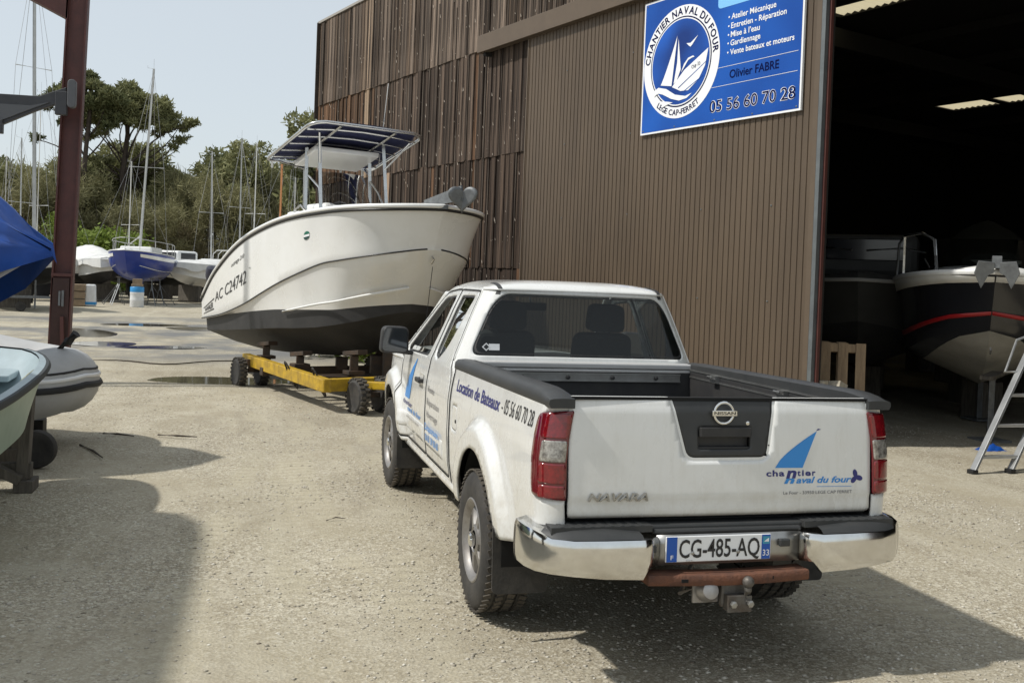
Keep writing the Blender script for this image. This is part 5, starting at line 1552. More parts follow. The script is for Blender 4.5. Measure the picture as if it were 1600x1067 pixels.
def place(root, x, y, z, rz, ry=0, rx=0): root.location = (x, y, z); root.rotation_euler = (rx, ry, rz); return root
gd = thing('rowing_dinghy', 'pale green dinghy with light grey inside resting on wooden cradle at left edge', 'dinghy')
rows = hull_rows(3.2, 1.25, 0, .55, .10, rake=.75, full=3.6, flare=.05, deadrise=.3, fore=.5)
hull_obj(gd, rows, 0, (MAT['green_hull'], MAT['green_hull']))
# open inside: liner and thwarts
inn = [[(x*.93, y*.97+.03, max(z, .14)+.012) for x, y, z in r_] for r_ in rows]
m = MB()
for sd in (1, -1):
    k = len(inn[0]); V = [(x*sd, y, z) for r_ in inn for x, y, z in r_]; F = [(i*k+j, (i+1)*k+j, (i+1)*k+j+1, i*k+j+1) for i in range(len(inn)-1) for j in range(k-1)]
    m.add(V, F if sd > 0 else [f[::-1] for f in F])
mk('inner_shell', m.v, m.f, MAT['dinghy_inside'], gd, smooth=40, local=True)
m = MB()
for i in range(len(rows)-1):
    for sd in (1, -1):
        a, b = rows[i][-1], rows[i+1][-1]; c, d = inn[i][-1], inn[i+1][-1]
        V = [(sd*q[0]*1.0, q[1], q[2]+.014) for q in (a, b, d, c)]; m.add(V, [(0, 1, 2, 3) if sd < 0 else (3, 2, 1, 0)])
mk('gunwale', m.v, m.f, MAT['dinghy_inside'], gd, local=True)
rail_obj(gd, rows, MAT['grey_rub'], .028, dz=-.01, out=1.012)
lbox(gd, 'thwart', (0, 1.2, .42), (1.05, .26, .04), MAT['dinghy_inside']); lbox(gd, 'bow_locker', (0, 2.62, .50), (.66, .5, .05), MAT['dinghy_inside'])
lbox(gd, 'cleat', (0, 2.78, .58), (.04, .14, .05), MAT['tube_alu'])
place(gd, -4.12, .60, .33, 0, 0, R(1.5))
rp2 = thing('mooring_rope', 'pale green twisted rope hanging from the dinghy rail', 'rope', (-3.6, 2.3, .9))
m = MB()
for ph in (0, 2.1, 4.2):
    pts = []
    for q in np.linspace(0, 1, 60):
        c = Vector((-3.545-.30*q-.05*math.sin(q*3), 2.60-.55*q, .985-.80*q**1.3))
        pts.append(c+Vector((0, math.cos(q*90+ph), math.sin(q*90+ph)))*.010)
    m.tube(pts, .009, 5)
m.out('rope_strand', MAT['rope'], rp2, smooth=60)
cr = thing('wooden_cradle', 'weathered timber cradle carrying the green dinghy, left edge of yard', 'cradle', (-3.8, 3.2, 0))
for (p, q, w_, h_) in (((-3.73, 3.22, .02), (-3.70, 3.22, .80), .085, .13), ((-4.45, 3.25, .10), (-3.72, 3.25, .64), .07, .12), ((-4.55, 3.12, .52), (-3.72, 3.14, .10), .07, .13), ((-4.9, 3.22, .16), (-3.66, 3.22, .16), .09, .12), ((-3.70, 3.10, .05), (-3.70, 3.34, .05), .14, .09), ((-4.45, 3.85, .02), (-4.45, 3.85, .62), .1, .12), ((-3.95, 3.9, .02), (-3.93, 3.9, .55), .1, .12), ((-4.9, 3.86, .16), (-3.8, 3.86, .16), .09, .12), ((-4.7, 3.05, .46), (-4.7, 4.0, .46), .1, .1)):
    m = MB(); m.bar(p, q, w_, h_, (0, 1, 0) if abs(q[2]-p[2]) > .3 else (0, 0, 1)); m.out('timber', MAT['old_wood'], cr, bevel=.006)
# inflatable
rib = thing('inflatable_boat', 'grey inflatable boat with black and white rubbing stripes behind the green dinghy', 'inflatable boat')
TRr = .315
def rib_c(t):     # t -1..1 from port stern round the bow to starboard stern
    s_ = abs(t); sg = 1 if t > 0 else -1
    k = min(1, s_/.34)
    x = .62*math.sin(k*math.pi/2)**.85*sg; y = 2.75+.55*math.cos(k*math.pi/2) if s_ < .34 else 2.75-(s_-.34)/.66*2.9
    z = .42+.10*max(0, 1-s_/.40)**1.6
    return Vector((x, y, z))
ts = np.linspace(-1, 1, 61); pts = [rib_c(t) for t in ts]
m = MB(); m.tube(pts, [TRr*(.35+.65*min(1, (1-abs(t))/.10)) for t in ts], 20); mk('tube', m.v, m.f, MAT['hypalon'], rib, smooth=70, local=True)
for off_, r2, mt in ((.14, .012, 'hypalon_dark'), (.09, .020, 'print_white'), (.02, .034, 'hypalon_dark')):
    P2 = []
    for i in range(3, len(pts)-3):
        d = (pts[i+1]-pts[i-1]).normalized(); o_ = d.cross(Vector((0, 0, 1))).normalized()
        if o_.dot(Vector((pts[i].x, pts[i].y-1.4, 0))) < 0: o_ = -o_
        P2.append(pts[i]+(o_*math.cos(off_/.25)+Vector((0, 0, 1))*math.sin(off_/.25))*(TRr-.004))
    ltube(rib, 'rubbing_strake', P2, r2, MAT[mt], 6)
rr_ = hull_rows(3.1, 1.1, -.06, .32, .18, rake=.45, full=2.2, deadrise=.5, fore=.6)
hull_obj(rib, rr_, 0, (MAT['gelcoat'], MAT['gelcoat']), names=('rigid_hull', 'rigid_hull'))
deck_obj(rib, rr_, MAT['hypalon'], .0, .05)
# handle patches on the side tubes
for sd in (1, -1):
    c = rib_c(.24*sd); d = (rib_c(.25*sd)-rib_c(.23*sd)).normalized(); o_ = d.cross(Vector((0, 0, 1))).normalized()
    if o_.dot(c-Vector((0, 1.4, .4))) < 0: o_ = -o_
    u_ = (o_*math.cos(-.65)+Vector((0, 0, 1))*math.sin(-.65)); v_ = u_.cross(d)
    V = []
    for (r0, hh) in ((1.0, 0), (.85, .014), (.01, .018)):
        for a in np.linspace(0, 2*math.pi, 19)[:-1]:
            ang = math.sin(a)*r0*.09/TRr-.55
            nn = o_*math.cos(ang)+Vector((0, 0, 1))*math.sin(ang)
            V.append(c+nn*(TRr+hh)+d*math.cos(a)*r0*.13)
    F = [(i*18+j, i*18+(j+1) % 18, (i+1)*18+(j+1) % 18, (i+1)*18+j) for i in range(2) for j in range(18)]
    hp_ = mk('handle_patch', V, F, MAT['hypalon_dark'], rib, smooth=60, local=True)
    nn = o_*math.cos(-.55)+Vector((0, 0, 1))*math.sin(-.55)
    m = MB(); m.tube([c+nn*(TRr+.02+.035*math.sin(math.pi*q))+d*(-.07+.14*q) for q in np.linspace(0, 1, 7)], .009, 6); o = mk('handle', m.v, m.f, MAT['print_white'], hp_, local=True)
m = MB(); m.tube([(0, 3.28, .80), (.0, 3.36, .93)], .03, 8); m.tube([(0, 3.36, .90), (0, 3.43, 1.0)], .045, 8); mk('bow_fender', m.v, m.f, MAT['hypalon_dark'], rib, smooth=60, local=True)
Wt, F = text_fit('RIB', 0, 1, 0, 1)
place(rib, -6.98, 6.25, .66, R(-90-20), 0, R(-9))
wb = thing('timber_block', 'dark wooden block under the bow of the grey inflatable', 'block', (-3.62, 5.6, 0)); m = MB(); m.box((-4.15, 5.75, .10), (.25, .2, .2)); m.out('block', MAT['antifoul_black'], wb, bevel=.01)
wb = thing('white_hull_shell', 'upturned pale hull lying on the ground beneath the grey inflatable', 'hull')
rr_ = hull_rows(2.4, .9, 0, .34, 0, rake=.3, full=2.4); hull_obj(wb, rr_, 0, (MAT['gelcoat'], MAT['gelcoat'])); place(wb, -6.15, 5.05, .42, R(-90-4), R(180), 0); wb.location.z = .36
# trailer wheel under the dinghy
tw = thing('dolly_wheel', 'small black trailer wheel standing behind the timber cradle', 'wheel', (-3.80, 4.15, 0))
m = MB(); mt = TR((-3.80, 4.15, .165), ry=R(90), rz=R(80), sc=(.82, .82, .82)); m.lathe([(.10, -.05), (.15, -.06), (.19, -.05), (.20, -.03), (.20, .03), (.19, .05), (.15, .06), (.10, .05)], mt, 26); m.out('tyre', MAT['rubber'], tw, smooth=40)
m = MB(); m.lathe([(.001, -.03), (.04, -.035), (.06, -.01), (.105, -.03), (.105, .03), (.06, .01), (.001, .03)], mt, 18); m.out('rim', MAT['galvanised'], tw, smooth=40)
# blue covered boat
bb = thing('covered_boat', 'black hulled boat under a shiny blue tarpaulin at left, bow by red post', 'boat')
rows = hull_rows(6.2, 2.1, 0, .85, .20, rake=.85, full=2.6, deadrise=.35, fore=.45, flare=.2)
hull_obj(bb, rows, 3, (MAT['black_hull'], MAT['antifoul_black'])); rail_obj(bb, rows, MAT['gelcoat_white'], .03)
deck_obj(bb, rows, MAT['gelcoat_white'])
V = []
m = MB()
for sd in (1, -1): m.tube([(r_[7][0]*sd*1.01, r_[7][1], r_[7][2]) for r_ in rows[3:-1]], .02, 5)
mk('hull_stripe', m.v, m.f, MAT['gelcoat_white'], bb, local=True)
cover_obj(bb, rows, MAT['blue_tarp'], .95, .60, 5, peak=.80, over=.05, bowdrop=1.0)
place(bb, -10.04, 4.62, .78, R(-90), 0, R(.5))
for yy, zz in ((5.9, .72), (7.4, .72)):
    pass
bt = thing('boat_trolley', 'dark steel trolley beneath the blue covered boat', 'trolley', (-7, 4.6, 0))
for yy in (4.1, 5.1):
    m = MB(); m.bar((-9.8, yy, .85), (-6.2, yy, .85), .1, .12); m.out('beam', MAT['oily_steel'], bt)
    for xx in (-9.3, -7.2):
        m = MB(); m.bar((xx, yy, 0), (xx, yy, .85), .1, .1); m.bar((xx, yy, .85), (xx, yy, 1.15), .08, .08); m.out('leg', MAT['oily_steel'], bt)
# unseen boat added further left, shaped to cast the lower left shade
nb = thing('shade_boat', 'unseen white motorboat added on blocks outside the left edge, casting shade on the gravel', 'boat')
rows = hull_rows(6.4, 2.6, 0, 1.7, .1, rake=.7, full=16.0, stern=.98); hull_obj(nb, rows, 4, (MAT['gelcoat_white'], MAT['antifoul_black'])); rail_obj(nb, rows, MAT['black_trim']); cover_obj(nb, rows[:-1], MAT['tarp_white'], .3, .25, 9)
place(nb, -6.33, -3.75, 1.50, 0)
for yy in (-3.0, 0.4):
    k_ = thing('keel_block', 'stack of timber under the added unseen boat outside the left edge', 'block', (-6.15, yy, 0), group='keel blocks')
    m = MB(); m.box((-6.15, yy, .40), (.6, .5, .80)); m.out('timber', MAT['old_wood'], k_, bevel=.01)
    m = MB(); m.box((-6.15, yy, 1.12), (.5, .6, .64)); m.out('timber', MAT['old_wood'], k_, bevel=.01)

# ================================================================ boats in the hangar
pm('red_stripe', (.35, .012, .015), .35, coat=.3); pm('hull_navy', (.010, .011, .016), .18, 0, (.016, .016, .02), 3, .5, coat=.5); pm('grey_bottom', (.30, .29, .26), .6, 0, (.20, .19, .17), 2.5, .8)
hb = thing('cabin_boat', 'black and white cabin boat with red stripe, bow towards the hangar doorway', 'boat')
rows = hull_rows(7.0, 2.35, 0, 1.36, .12, rake=.85, full=3.2, deadrise=.30, fore=.42, flare=.25, n=26)
hull_obj(hb, rows, 3, (MAT['hull_navy'], MAT['grey_bottom']))
m = MB()
for sd in (1, -1):
    V = []
    for r_ in rows:
        for j in (9, 10): x, y, z = r_[j]; V.append(((x*1.012+.006)*sd, y+.012*(1 if y > 6 else 0), z+(.04 if j == 10 else .02)))
    F = [(2*i, 2*i+2, 2*i+3, 2*i+1) for i in range(len(rows)-1)]; m.add(V, F if sd < 0 else [f[::-1] for f in F])
mk('white_band', m.v, m.f, MAT['gelcoat_white'], hb, smooth=45, local=True, solid=.01)
rail_obj(hb, rows, MAT['gelcoat_white'], .035, 'gunwale', dz=.03)
deck_obj(hb, rows, MAT['gelcoat_white'], .10, -.03)
for sd in (1, -1):
    V = []; F = []
    for r_ in rows[10:]:
        for j in (5.3, 5.75):
            k = int(j); t = j-k; p = Vector(r_[k])*(1-t)+Vector(r_[k+1])*t; V.append(((p.x*1.008+.006)*sd, p.y+.004, p.z))
    F = [(2*i, 2*i+2, 2*i+3, 2*i+1) for i in range(len(V)//2-1)]
    mk('red_stripe', V, F if sd < 0 else [f[::-1] for f in F], MAT['red_stripe'], hb, smooth=60, local=True, solid=.004)
# bow rails, anchor, windscreen, coaming
for sd in (1, -1):
    ltube(hb, 'bow_rail', [(.62*sd, 6.55, 1.50), (.66*sd, 6.40, 1.90), (.80*sd, 6.1, 2.0), (1.02*sd, 5.4, 2.0), (1.10*sd, 4.9, 1.92), (1.12*sd, 4.75, 1.5)], .018, MAT['tube_alu'], 8)
    ltube(hb, 'rail_post', [(1.02*sd, 5.4, 2.0), (1.02*sd, 5.35, 1.5)], .014, MAT['tube_alu'])
V = []; m = MB()
for sd in (1, -1): m.prism([(0.03*sd, .10), (.20*sd, .12), (.24*sd, -.02), (.16*sd, -.20), (.09*sd, -.05), (.03*sd, -.02)], -.012, .012, TR((0, 7.12, 1.52), rx=R(78)) @ Matrix.Rotation(R(12*sd), 4, 'Y'))
m.box((0, 7.08, 1.62), (.10, .12, .14)); an2 = mk('anchor', m.v, m.f, MAT['galvanised'], hb, local=True, bevel=.004)
m = MB(); m.grid(lambda u, v: (u*.80*(1-.12*v), 4.6-.25*v-.35*abs(u)**3, 1.62+.42*v), np.linspace(-1, 1, 13), np.linspace(0, 1, 3)); mk('windscreen', m.v, m.f, MAT['glass_dark'], hb, smooth=50, local=True)
m = MB(); m.grid(lambda u, v: (u*.90, 4.3+1.5*v, 1.44+.22*(1-u**4)*math.cos(v*1.5)), np.linspace(-1, 1, 13), np.linspace(0, 1, 8)); mk('cabin_top', m.v, m.f, MAT['gelcoat_white'], hb, smooth=60, local=True)
ltube(hb, 'bow_eye', [(0, 6.62, .62), (0, 6.70, .60), (0, 6.60, .55)], .012, MAT['tube_alu'])
_bow = Vector((6.20, 4.45)); _ang = R(180-30)
place(hb, 0, 0, .56, 0)
# orient: bow (+Y local) towards the camera
dirv = Vector((-.61, -.7924)); hb.rotation_euler = (0, 0, math.atan2(dirv.y, dirv.x)-R(90)); hb.location = (_bow.x-dirv.x*7.0, _bow.y-dirv.y*7.0, .58)
h2 = thing('cuddy_boat', 'dark grey boat with metal bow rail in the gloom behind the pallets', 'boat')
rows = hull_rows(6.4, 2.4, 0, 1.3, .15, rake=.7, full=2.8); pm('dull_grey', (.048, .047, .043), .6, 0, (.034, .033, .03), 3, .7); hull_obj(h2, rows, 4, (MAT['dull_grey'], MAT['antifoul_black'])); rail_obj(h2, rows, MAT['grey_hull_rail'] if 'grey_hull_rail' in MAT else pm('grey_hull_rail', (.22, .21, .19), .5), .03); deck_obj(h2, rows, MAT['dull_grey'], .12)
for sd in (1, -1): ltube(h2, 'bow_rail', [(.1*sd, 6.3, 1.85), (.55*sd, 6.0, 1.9), (1.0*sd, 5.0, 1.88), (1.05*sd, 4.4, 1.4)], .018, MAT['tube_alu'])
lbox(h2, 'cabin', (0, 3.4, 1.85), (1.6, 1.8, .7), MAT['dull_grey'], .12); lbox(h2, 'cabin_window', (0, 4.31, 1.95), (1.2, .03, .34), MAT['hull_navy'])
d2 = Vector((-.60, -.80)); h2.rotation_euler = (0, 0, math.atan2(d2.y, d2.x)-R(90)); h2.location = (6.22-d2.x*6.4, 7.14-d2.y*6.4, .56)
h3 = thing('covered_boat', 'boat under dark canvas far at the back of the hangar', 'boat')
rows = hull_rows(7, 2.5, 0, 1.4, .15, rake=.7, full=2.8); hull_obj(h3, rows, 4, (MAT['gelcoat'], MAT['antifoul_black'])); cover_obj(h3, rows[:-1], pm('dark_canvas', (.05, .055, .05), .8), 1.1, .3, 4)
h3.rotation_euler = (0, 0, math.atan2(d2.y, d2.x)-R(90)); h3.location = (11.5-d2.x*7, 10.5-d2.y*7, 1.0)
def stand(x, y, z, lb, nm='boat_stand', grp=None, mat='galvanised', tilt=(0, 0), spread=.32):
    o = thing(nm, lb, 'boat stand', (x, y, 0), group=grp); tp_ = Vector((x+tilt[0], y+tilt[1], z))
    for k in range(3):
        a = R(30+120*k); m = MB(); m.tube([(x+spread*math.cos(a), y+spread*math.sin(a), .01), tp_-Vector((0, 0, .25*z))], .022, 6); m.out('leg', MAT[mat], o, smooth=60)
    m = MB(); m.tube([tp_-Vector((0, 0, .45*z)), tp_], .026, 8); m.out('pole', MAT[mat], o, smooth=60)
    m = MB(); m.box(tp_, (.2, .2, .05)); m.out('pad', MAT['old_wood'], o, bevel=.01)
    return o
def prop(x, y, z, lb):
    o = thing('steel_prop', lb, 'boat stand', (x, y, 0)); m = MB(); m.box((x, y, .02), (.36, .36, .03)); m.out('foot', MAT['galvanised'], o, bevel=.005)
    m = MB(); m.tube([(x, y, .02), (x, y, z)], .04, 10); m.out('pole', MAT['galvanised'], o, smooth=60)
    m = MB(); m.bar((x-.18, y-.1, z), (x+.18, y+.1, z+.05), .16, .05); m.out('head', MAT['old_wood'], o, bevel=.006)
prop(6.95, 5.30, .80, 'grey steel prop under the black hull, right of the pallets'); prop(8.4, 7.2, .66, 'grey steel prop under the black hull, further inside the hangar')
for (x, y) in ((8.6, 7.4), (9.9, 9.3)):
    o = thing('keel_block', 'timber block under the keel of the black cabin boat', 'block', (x, y, 0), group='blocks under the cabin boat'); m = MB(); m.box((x, y, .28), (.4, .4, .56)); m.out('timber', MAT['old_wood'], o, bevel=.01)
for k, (x, y) in enumerate(((8.0, 9.6), (9.2, 11.2), (12.6, 13.0), (13.8, 15.6))):
    o = thing('keel_block', 'timber block under a boat deep in the hangar', 'block', (x, y, 0), group='blocks deep in the hangar'); m = MB(); m.box((x, y, .3 if k < 2 else .5), (.5, .5, .6 if k < 2 else 1.0)); m.out('timber', MAT['old_wood'], o, bevel=.01)
# ladder
pm('ladder_alu', (.55, .56, .56), .4, .7, (.38, .39, .4), 6, .7)
ld = thing('aluminium_ladder', 'aluminium ladder leaning on the bow of the black cabin boat', 'ladder', (5.25, 3.3, 0))
la, lb_ = Vector((5.03, 3.30, .02)), Vector((5.50, 3.32, .02)); lt_ = Vector((5.90, 4.30, 2.15)); w2 = Vector((.30, -.08, 0))
lt_a, lt_b = Vector((6.44, 3.95, 1.62)), Vector((6.92, 3.95, 1.62))
for p, q in ((la, lt_a), (lb_, lt_b)):
    m = MB(); m.bar(p, q+(q-p)*.30, .03, .075, (0, 1, 0)); m.out('rail', MAT['ladder_alu'], ld, bevel=.004)
    m = MB(); m.box(p, (.07, .09, .06)); m.out('foot', MAT['black_trim'], ld, bevel=.008)
for k in range(7):
    t = .09+k*.19; m = MB(); m.bar(la+(lt_a-la)*t, lb_+(lt_b-lb_)*t, .06, .03); m.out('rung', MAT['ladder_alu'], ld, bevel=.004)
ltube(ld, 'hook', [la+(lt_a-la)*.62, la+(lt_a-la)*.58+Vector((-.06, .1, .05)), la+(lt_a-la)*.75+Vector((-.05, .12, .12)), la+(lt_a-la)*.88], .014, MAT['ladder_alu'])
ld.location = (0, 0, 0)
for ch in ld.children: ch.matrix_parent_inverse = Matrix.Identity(4)
# pallets against the door post
pm('pallet_wood', (.30, .215, .13), .85, 0, (.17, .115, .07), 2.2, .85, stretch=(10, 10, 1.2), bump=.2, bscale=7, rand=.2)
def pallet(lb, loc, rz, rx):
    o = thing('pallet', lb, 'pallet')
    for k in range(5): lbox(o, 'board', (-.40+.2*k, .0, .60), (.115, .02, 1.2), MAT['pallet_wood'], .004)
    for z in (.06, .60, 1.14):
        lbox(o, 'stringer', (0, .021, z), (.92, .02, .10), MAT['pallet_wood'], .004)
        for x in (-.40, 0, .40): lbox(o, 'block', (x, .072, z), (.1, .08, .10), MAT['pallet_wood'], .006)
        lbox(o, 'bottom_board', (0, .123, z), (.92, .02, .10), MAT['pallet_wood'], .004)
    o.location = loc; o.rotation_euler = (rx, 0, rz); return o
pallet('front wooden pallet standing on edge inside the hangar door', (4.60, 5.32, .0), R(-30), R(-9)); pallet('rear wooden pallet standing on edge behind another at the door', (4.50, 5.55, .0), R(-26), R(-8))
o = thing('rubble_pile', 'heap of small junk lying beside the wooden pallets', 'rubble', (4.55, 4.95, 0)); m = MB()
for k in range(16): m.box((0, 0, 0), (random.uniform(.08, .2), random.uniform(.06, .16), random.uniform(.05, .12)), TR((4.42+random.uniform(-.12, .16), 5.0+random.uniform(-.12, .1), .06+.045*k), random.random(), random.random(), random.random()*3))
m.out('lumps', MAT['stone'], o); 
o = thing('blue_bundle', 'small blue bundle on the hangar floor behind the ladder', 'bundle', (6.3, 4.5, 0)); m = MB(); m.grid(lambda u, v: (6.42+u*.18, 4.66+v*.10, .07*(1-u*u)*(1-v*v)+.02*math.sin(u*9)*math.cos(v*7)*(1-u*u)+.0), np.linspace(-1, 1, 15), np.linspace(-1, 1, 9)); m.out('cloth', MAT['blue_tarp'], o, smooth=60)
# ================================================================ red steel post and arm
ps = thing('steel_post', 'tall red oxide steel column of the open boat shed at left', 'steel post', (-4.80, 11, 0))
pb, ptop = Vector((-4.80, 11.0, 0)), Vector((-4.665, 11.0, 6.3)); e_ = Vector((1, 0, .0)); 
for nm, dx, dy, w_, h_ in (('flange', -.135, 0, .20, .02), ('flange', .135, 0, .20, .02), ('web', 0, 0, .014, .25)):
    m = MB(); a, b = pb+Vector((dx, 0, 0)), ptop+Vector((dx, 0, 0)); 
    V = []
    for c in (a, b):
        if nm == 'flange': V += [c+Vector((sx*.012, sy*.10, 0)) for sx, sy in ((-1, -1), (1, -1), (1, 1), (-1, 1))]
        else: V += [c+Vector((sx*.124, sy*.009, 0)) for sx, sy in ((-1, -1), (1, -1), (1, 1), (-1, 1))]
    m.add(V, [(3, 2, 1, 0), (4, 5, 6, 7), (0, 1, 5, 4), (1, 2, 6, 5), (2, 3, 7, 6), (3, 0, 4, 7)]); m.out(nm, MAT['red_oxide'], ps)
m = MB(); m.box((-4.765, 10.905, 1.62), (.30, .03, .045)); m.out('joint_plate', MAT['red_oxide'], ps, bevel=.004)
pm('oxide_dark', (.050, .022, .018), .7, 0, (.03, .014, .012), 6, .7)
m = MB(); m.box((-4.785, 10.925, .8), (.245, .05, 1.55)); m.out('lower_casing', MAT['oxide_dark'], ps)
m = MB(); m.bar((-4.70, 10.85, .04), (-4.745, 10.885, 1.0), .05, .09); m.out('stiffener', MAT['red_oxide'], ps)
m = MB(); m.box((-4.745, 10.885, 1.27), (.035, .02, .24)); m.box((-4.79, 10.885, 1.27), (.03, .02, .22)); m.out('hinge', MAT['galvanised'], ps, bevel=.005)
m = MB(); m.prism([(0, 0), (-1.6, .75), (-1.6, 1.0), (0, 1.0)], -.1, .1, TR((-4.80, 11, 5.42), rx=R(90))); m.bar((-6.3, 11, 6.3), (-15, 11, 7.4), .2, .28); m.out('rafter', MAT['red_oxide'], ps)
ar = thing('metal_arm', 'dark grey metal arm with rounded end reaching across the red post', 'metal arm', (-5.2, 10.6, 0))
pm('arm_dark', (.035, .036, .04), .5, 0, (.06, .06, .062), 5, .6); pm('arm_grey', (.10, .103, .108), .5)
m = MB(); m.prism([(-9.5, 4.12), (-5.1, 4.20), (-4.74, 4.36), (-4.74, 4.16), (-5.15, 3.98), (-5.6, 3.74), (-9.5, 3.5)], -.05, .05, TR((0, 10.65, 0), rx=R(90))); m.out('beam', MAT['arm_dark'], ar, bevel=.008)
m = MB(); m.prism([(-9.5, 3.98), (-5.2, 4.05), (-4.95, 4.12), (-5.2, 4.0), (-5.6, 3.80), (-9.5, 3.62)], -.012, .012, TR((0, 10.585, 0), rx=R(90))); m.out('web_plate', MAT['arm_grey'], ar)
m = MB(); m.prism(rpoly([(-4.715, 4.06), (-4.60, 4.06), (-4.60, 4.47), (-4.715, 4.47)], .055), -.06, .06, TR((0, 10.60, 0), rx=R(90))); m.out('end_cap', MAT['arm_grey'], ar, bevel=.01)
m = MB(); m.box((-4.80, 10.62, 4.12), (.16, .12, .34)); m.out('bracket', MAT['arm_dark'], ar, bevel=.01)
m = MB(); m.box((-5.62, 10.60, 3.72), (.12, .12, .20)); m.out('clamp', MAT['arm_dark'], ar, bevel=.01)
m = MB(); m.bar((-9.4, 10.65, 0), (-9.4, 10.65, 4.4), .2, .2); m.out('support_column', MAT['red_oxide'], ar)

# ================================================================ boats laid up across the yard
pm('royal_blue', (.006, .030, .24), .3, 0, (.008, .04, .30), 2, .6, coat=.1); pm('mast_alu', (.55, .55, .53), .45, .6, (.42, .42, .40), 4, .6); pm('mast_orange', (.36, .16, .06), .5)
pm('cream_hull', (.50, .46, .36), .4, 0, (.40, .37, .29), 2, .6); pm('grey_hull', (.34, .34, .33), .4, 0, (.26, .26, .25), 2, .6); pm('drum_white', (.72, .73, .74), .4, 0, (.55, .56, .55), 6, .6); pm('drum_blue', (.03, .25, .55), .4)
pm('wire', (.40, .40, .40), .5, .5); pm('crate_wood', (.32, .24, .16), .9, 0, (.2, .15, .10), 5, .8); pm('window_dark', (.02, .022, .026), .15)
def rig(root, x, y, z0, z1, lean=(0, 0), r_=.055, spread=(.55,), mat='mast_alu', stays=True, hb=1.0, bowy=3.0, sterny=-3.0):
    tp_ = (x+lean[0], y+lean[1], z1)
    ms = ltube(root, 'mast', [(x, y, z0), tp_], [r_, r_*.75], MAT[mat], 8)
    def at_(k): return (x+lean[0]*k, y+lean[1]*k, z0+(z1-z0)*k)
    for k in spread:
        c = at_(k); m = MB(); m.tube([(c[0]-hb*.62, c[1]-.05, c[2]), (c[0]+hb*.62, c[1]-.05, c[2])], .022, 5); mk('spreader', m.v, m.f, MAT[mat], ms, local=True)
    if stays:
        for sd in (1, -1):
            c = at_(spread[0]) if spread else tp_
            m = MB(); m.tube([(x+sd*hb*.95, y-.1, z0-.1), (c[0]+sd*hb*.62, c[1]-.05, c[2]), (tp_[0], tp_[1], tp_[2]-.1)], .008, 4); mk('shroud', m.v, m.f, MAT['wire'], ms, local=True)
        for yy in (bowy, sterny):
            m = MB(); m.tube([(x, yy, z0-.05), (tp_[0], tp_[1], tp_[2]-.05)], .008, 4); mk('stay', m.v, m.f, MAT['wire'], ms, local=True)
    m = MB(); m.tube([tp_, (tp_[0], tp_[1], tp_[2]+.5)], .006, 4); m.tube([tp_, (tp_[0]+.3, tp_[1], tp_[2]+.03), (tp_[0]+.3, tp_[1], tp_[2]+.15)], .008, 4); mk('masthead_fitting', m.v, m.f, MAT['wire'], ms, local=True)
    return ms
def sailboat(lb, x, y, rz, L_, B, H, zb, mats, mast, **k):
    o = thing('sailboat', lb, 'sailboat')
    rows = hull_rows(L_, B, 0, H, .18, rake=.7, full=2.3, stern=.7, round_=True, fore=.3, n=18)
    rows = [[(a, b-L_/2, c) for a, b, c in r_] for r_ in rows]
    hull_obj(o, rows, 5, mats); deck_obj(o, rows, MAT['gelcoat_white'], .10); rail_obj(o, rows, MAT['gelcoat_white'], .025)
    lbox(o, 'cabin', (0, -.1, H+.22), (B*.55, L_*.38, .36), MAT['gelcoat_white'], .08)
    m = MB(); m.prism([(-.5, 0), (.5, 0), (.35, -zb+.08), (-.35, -zb+.08)], -.05, .05, TR((0, -.1, .12), rz=R(90)) @ Matrix.Rotation(R(90), 4, 'X')); mk('keel', m.v, m.f, mats[1], o, local=True, bevel=.01)
    z1 = mast[0]; rig(o, 0, .35, H+.2, z1-zb, lean=mast[1], r_=mast[2], spread=mast[3], hb=B/2, bowy=L_/2-.1, sterny=-L_/2+.1, mat=mast[4] if len(mast) > 4 else 'mast_alu')
    place(o, x, y, zb, rz); return o, rows
# the blue one
sb_, rows = sailboat('royal blue sailboat with white stripe propped on stands in the far yard', -7.35, 48.6, R(180-6), 7.4, 2.75, 1.35, 1.15, (MAT['royal_blue'], MAT['royal_blue']), (11.9, (-.40, .0), .07, (.46,)))
for sd in (1, -1):
    V = []; F = []
    for r_ in rows[2:-1]:
        for j in (8.0, 9.0): k = int(j); t = j-k; p = Vector(r_[k])*(1-t)+Vector(r_[k+1])*t; V.append(((p.x+.012)*sd, p.y+.01, p.z))
    F = [(2*i, 2*i+2, 2*i+3, 2*i+1) for i in range(len(V)//2-1)]; mk('white_stripe', V, F if sd < 0 else [f[::-1] for f in F], MAT['gelcoat_white'], sb_, local=True, solid=.004)
    V = []
    for r_ in rows[2:-1]:
        for j in (4.9, 5.1): k = int(j); t = j-k; p = Vector(r_[k])*(1-t)+Vector(r_[k+1])*t; V.append(((p.x+.012)*sd, p.y+.01, p.z))
    mk('boot_stripe', V, F if sd < 0 else [f[::-1] for f in F], MAT['gelcoat_white'], sb_, local=True, solid=.004)
    ltube(sb_, 'pulpit', [(1.05*sd, -3.3, 1.4), (1.05*sd, -3.3, 1.95), (1.2*sd, -1.8, 1.98), (1.15*sd, 1.2, 2.0), (.75*sd, 2.7, 2.05), (.25*sd, 3.5, 2.1), (0, 3.6, 2.1)], .018, MAT['mast_alu'])
    for yy, xx in ((-1.8, 1.2), (0, 1.28), (1.6, 1.0), (3.0, .55)): ltube(sb_, 'stanchion', [(xx*sd, yy, 1.4), (xx*sd, yy, 2.0)], .014, MAT['mast_alu'])
ltube(sb_, 'boom', [(0, .3, 2.3), (1.2, -2.6, 1.9)], .05, MAT['mast_alu'], 8)
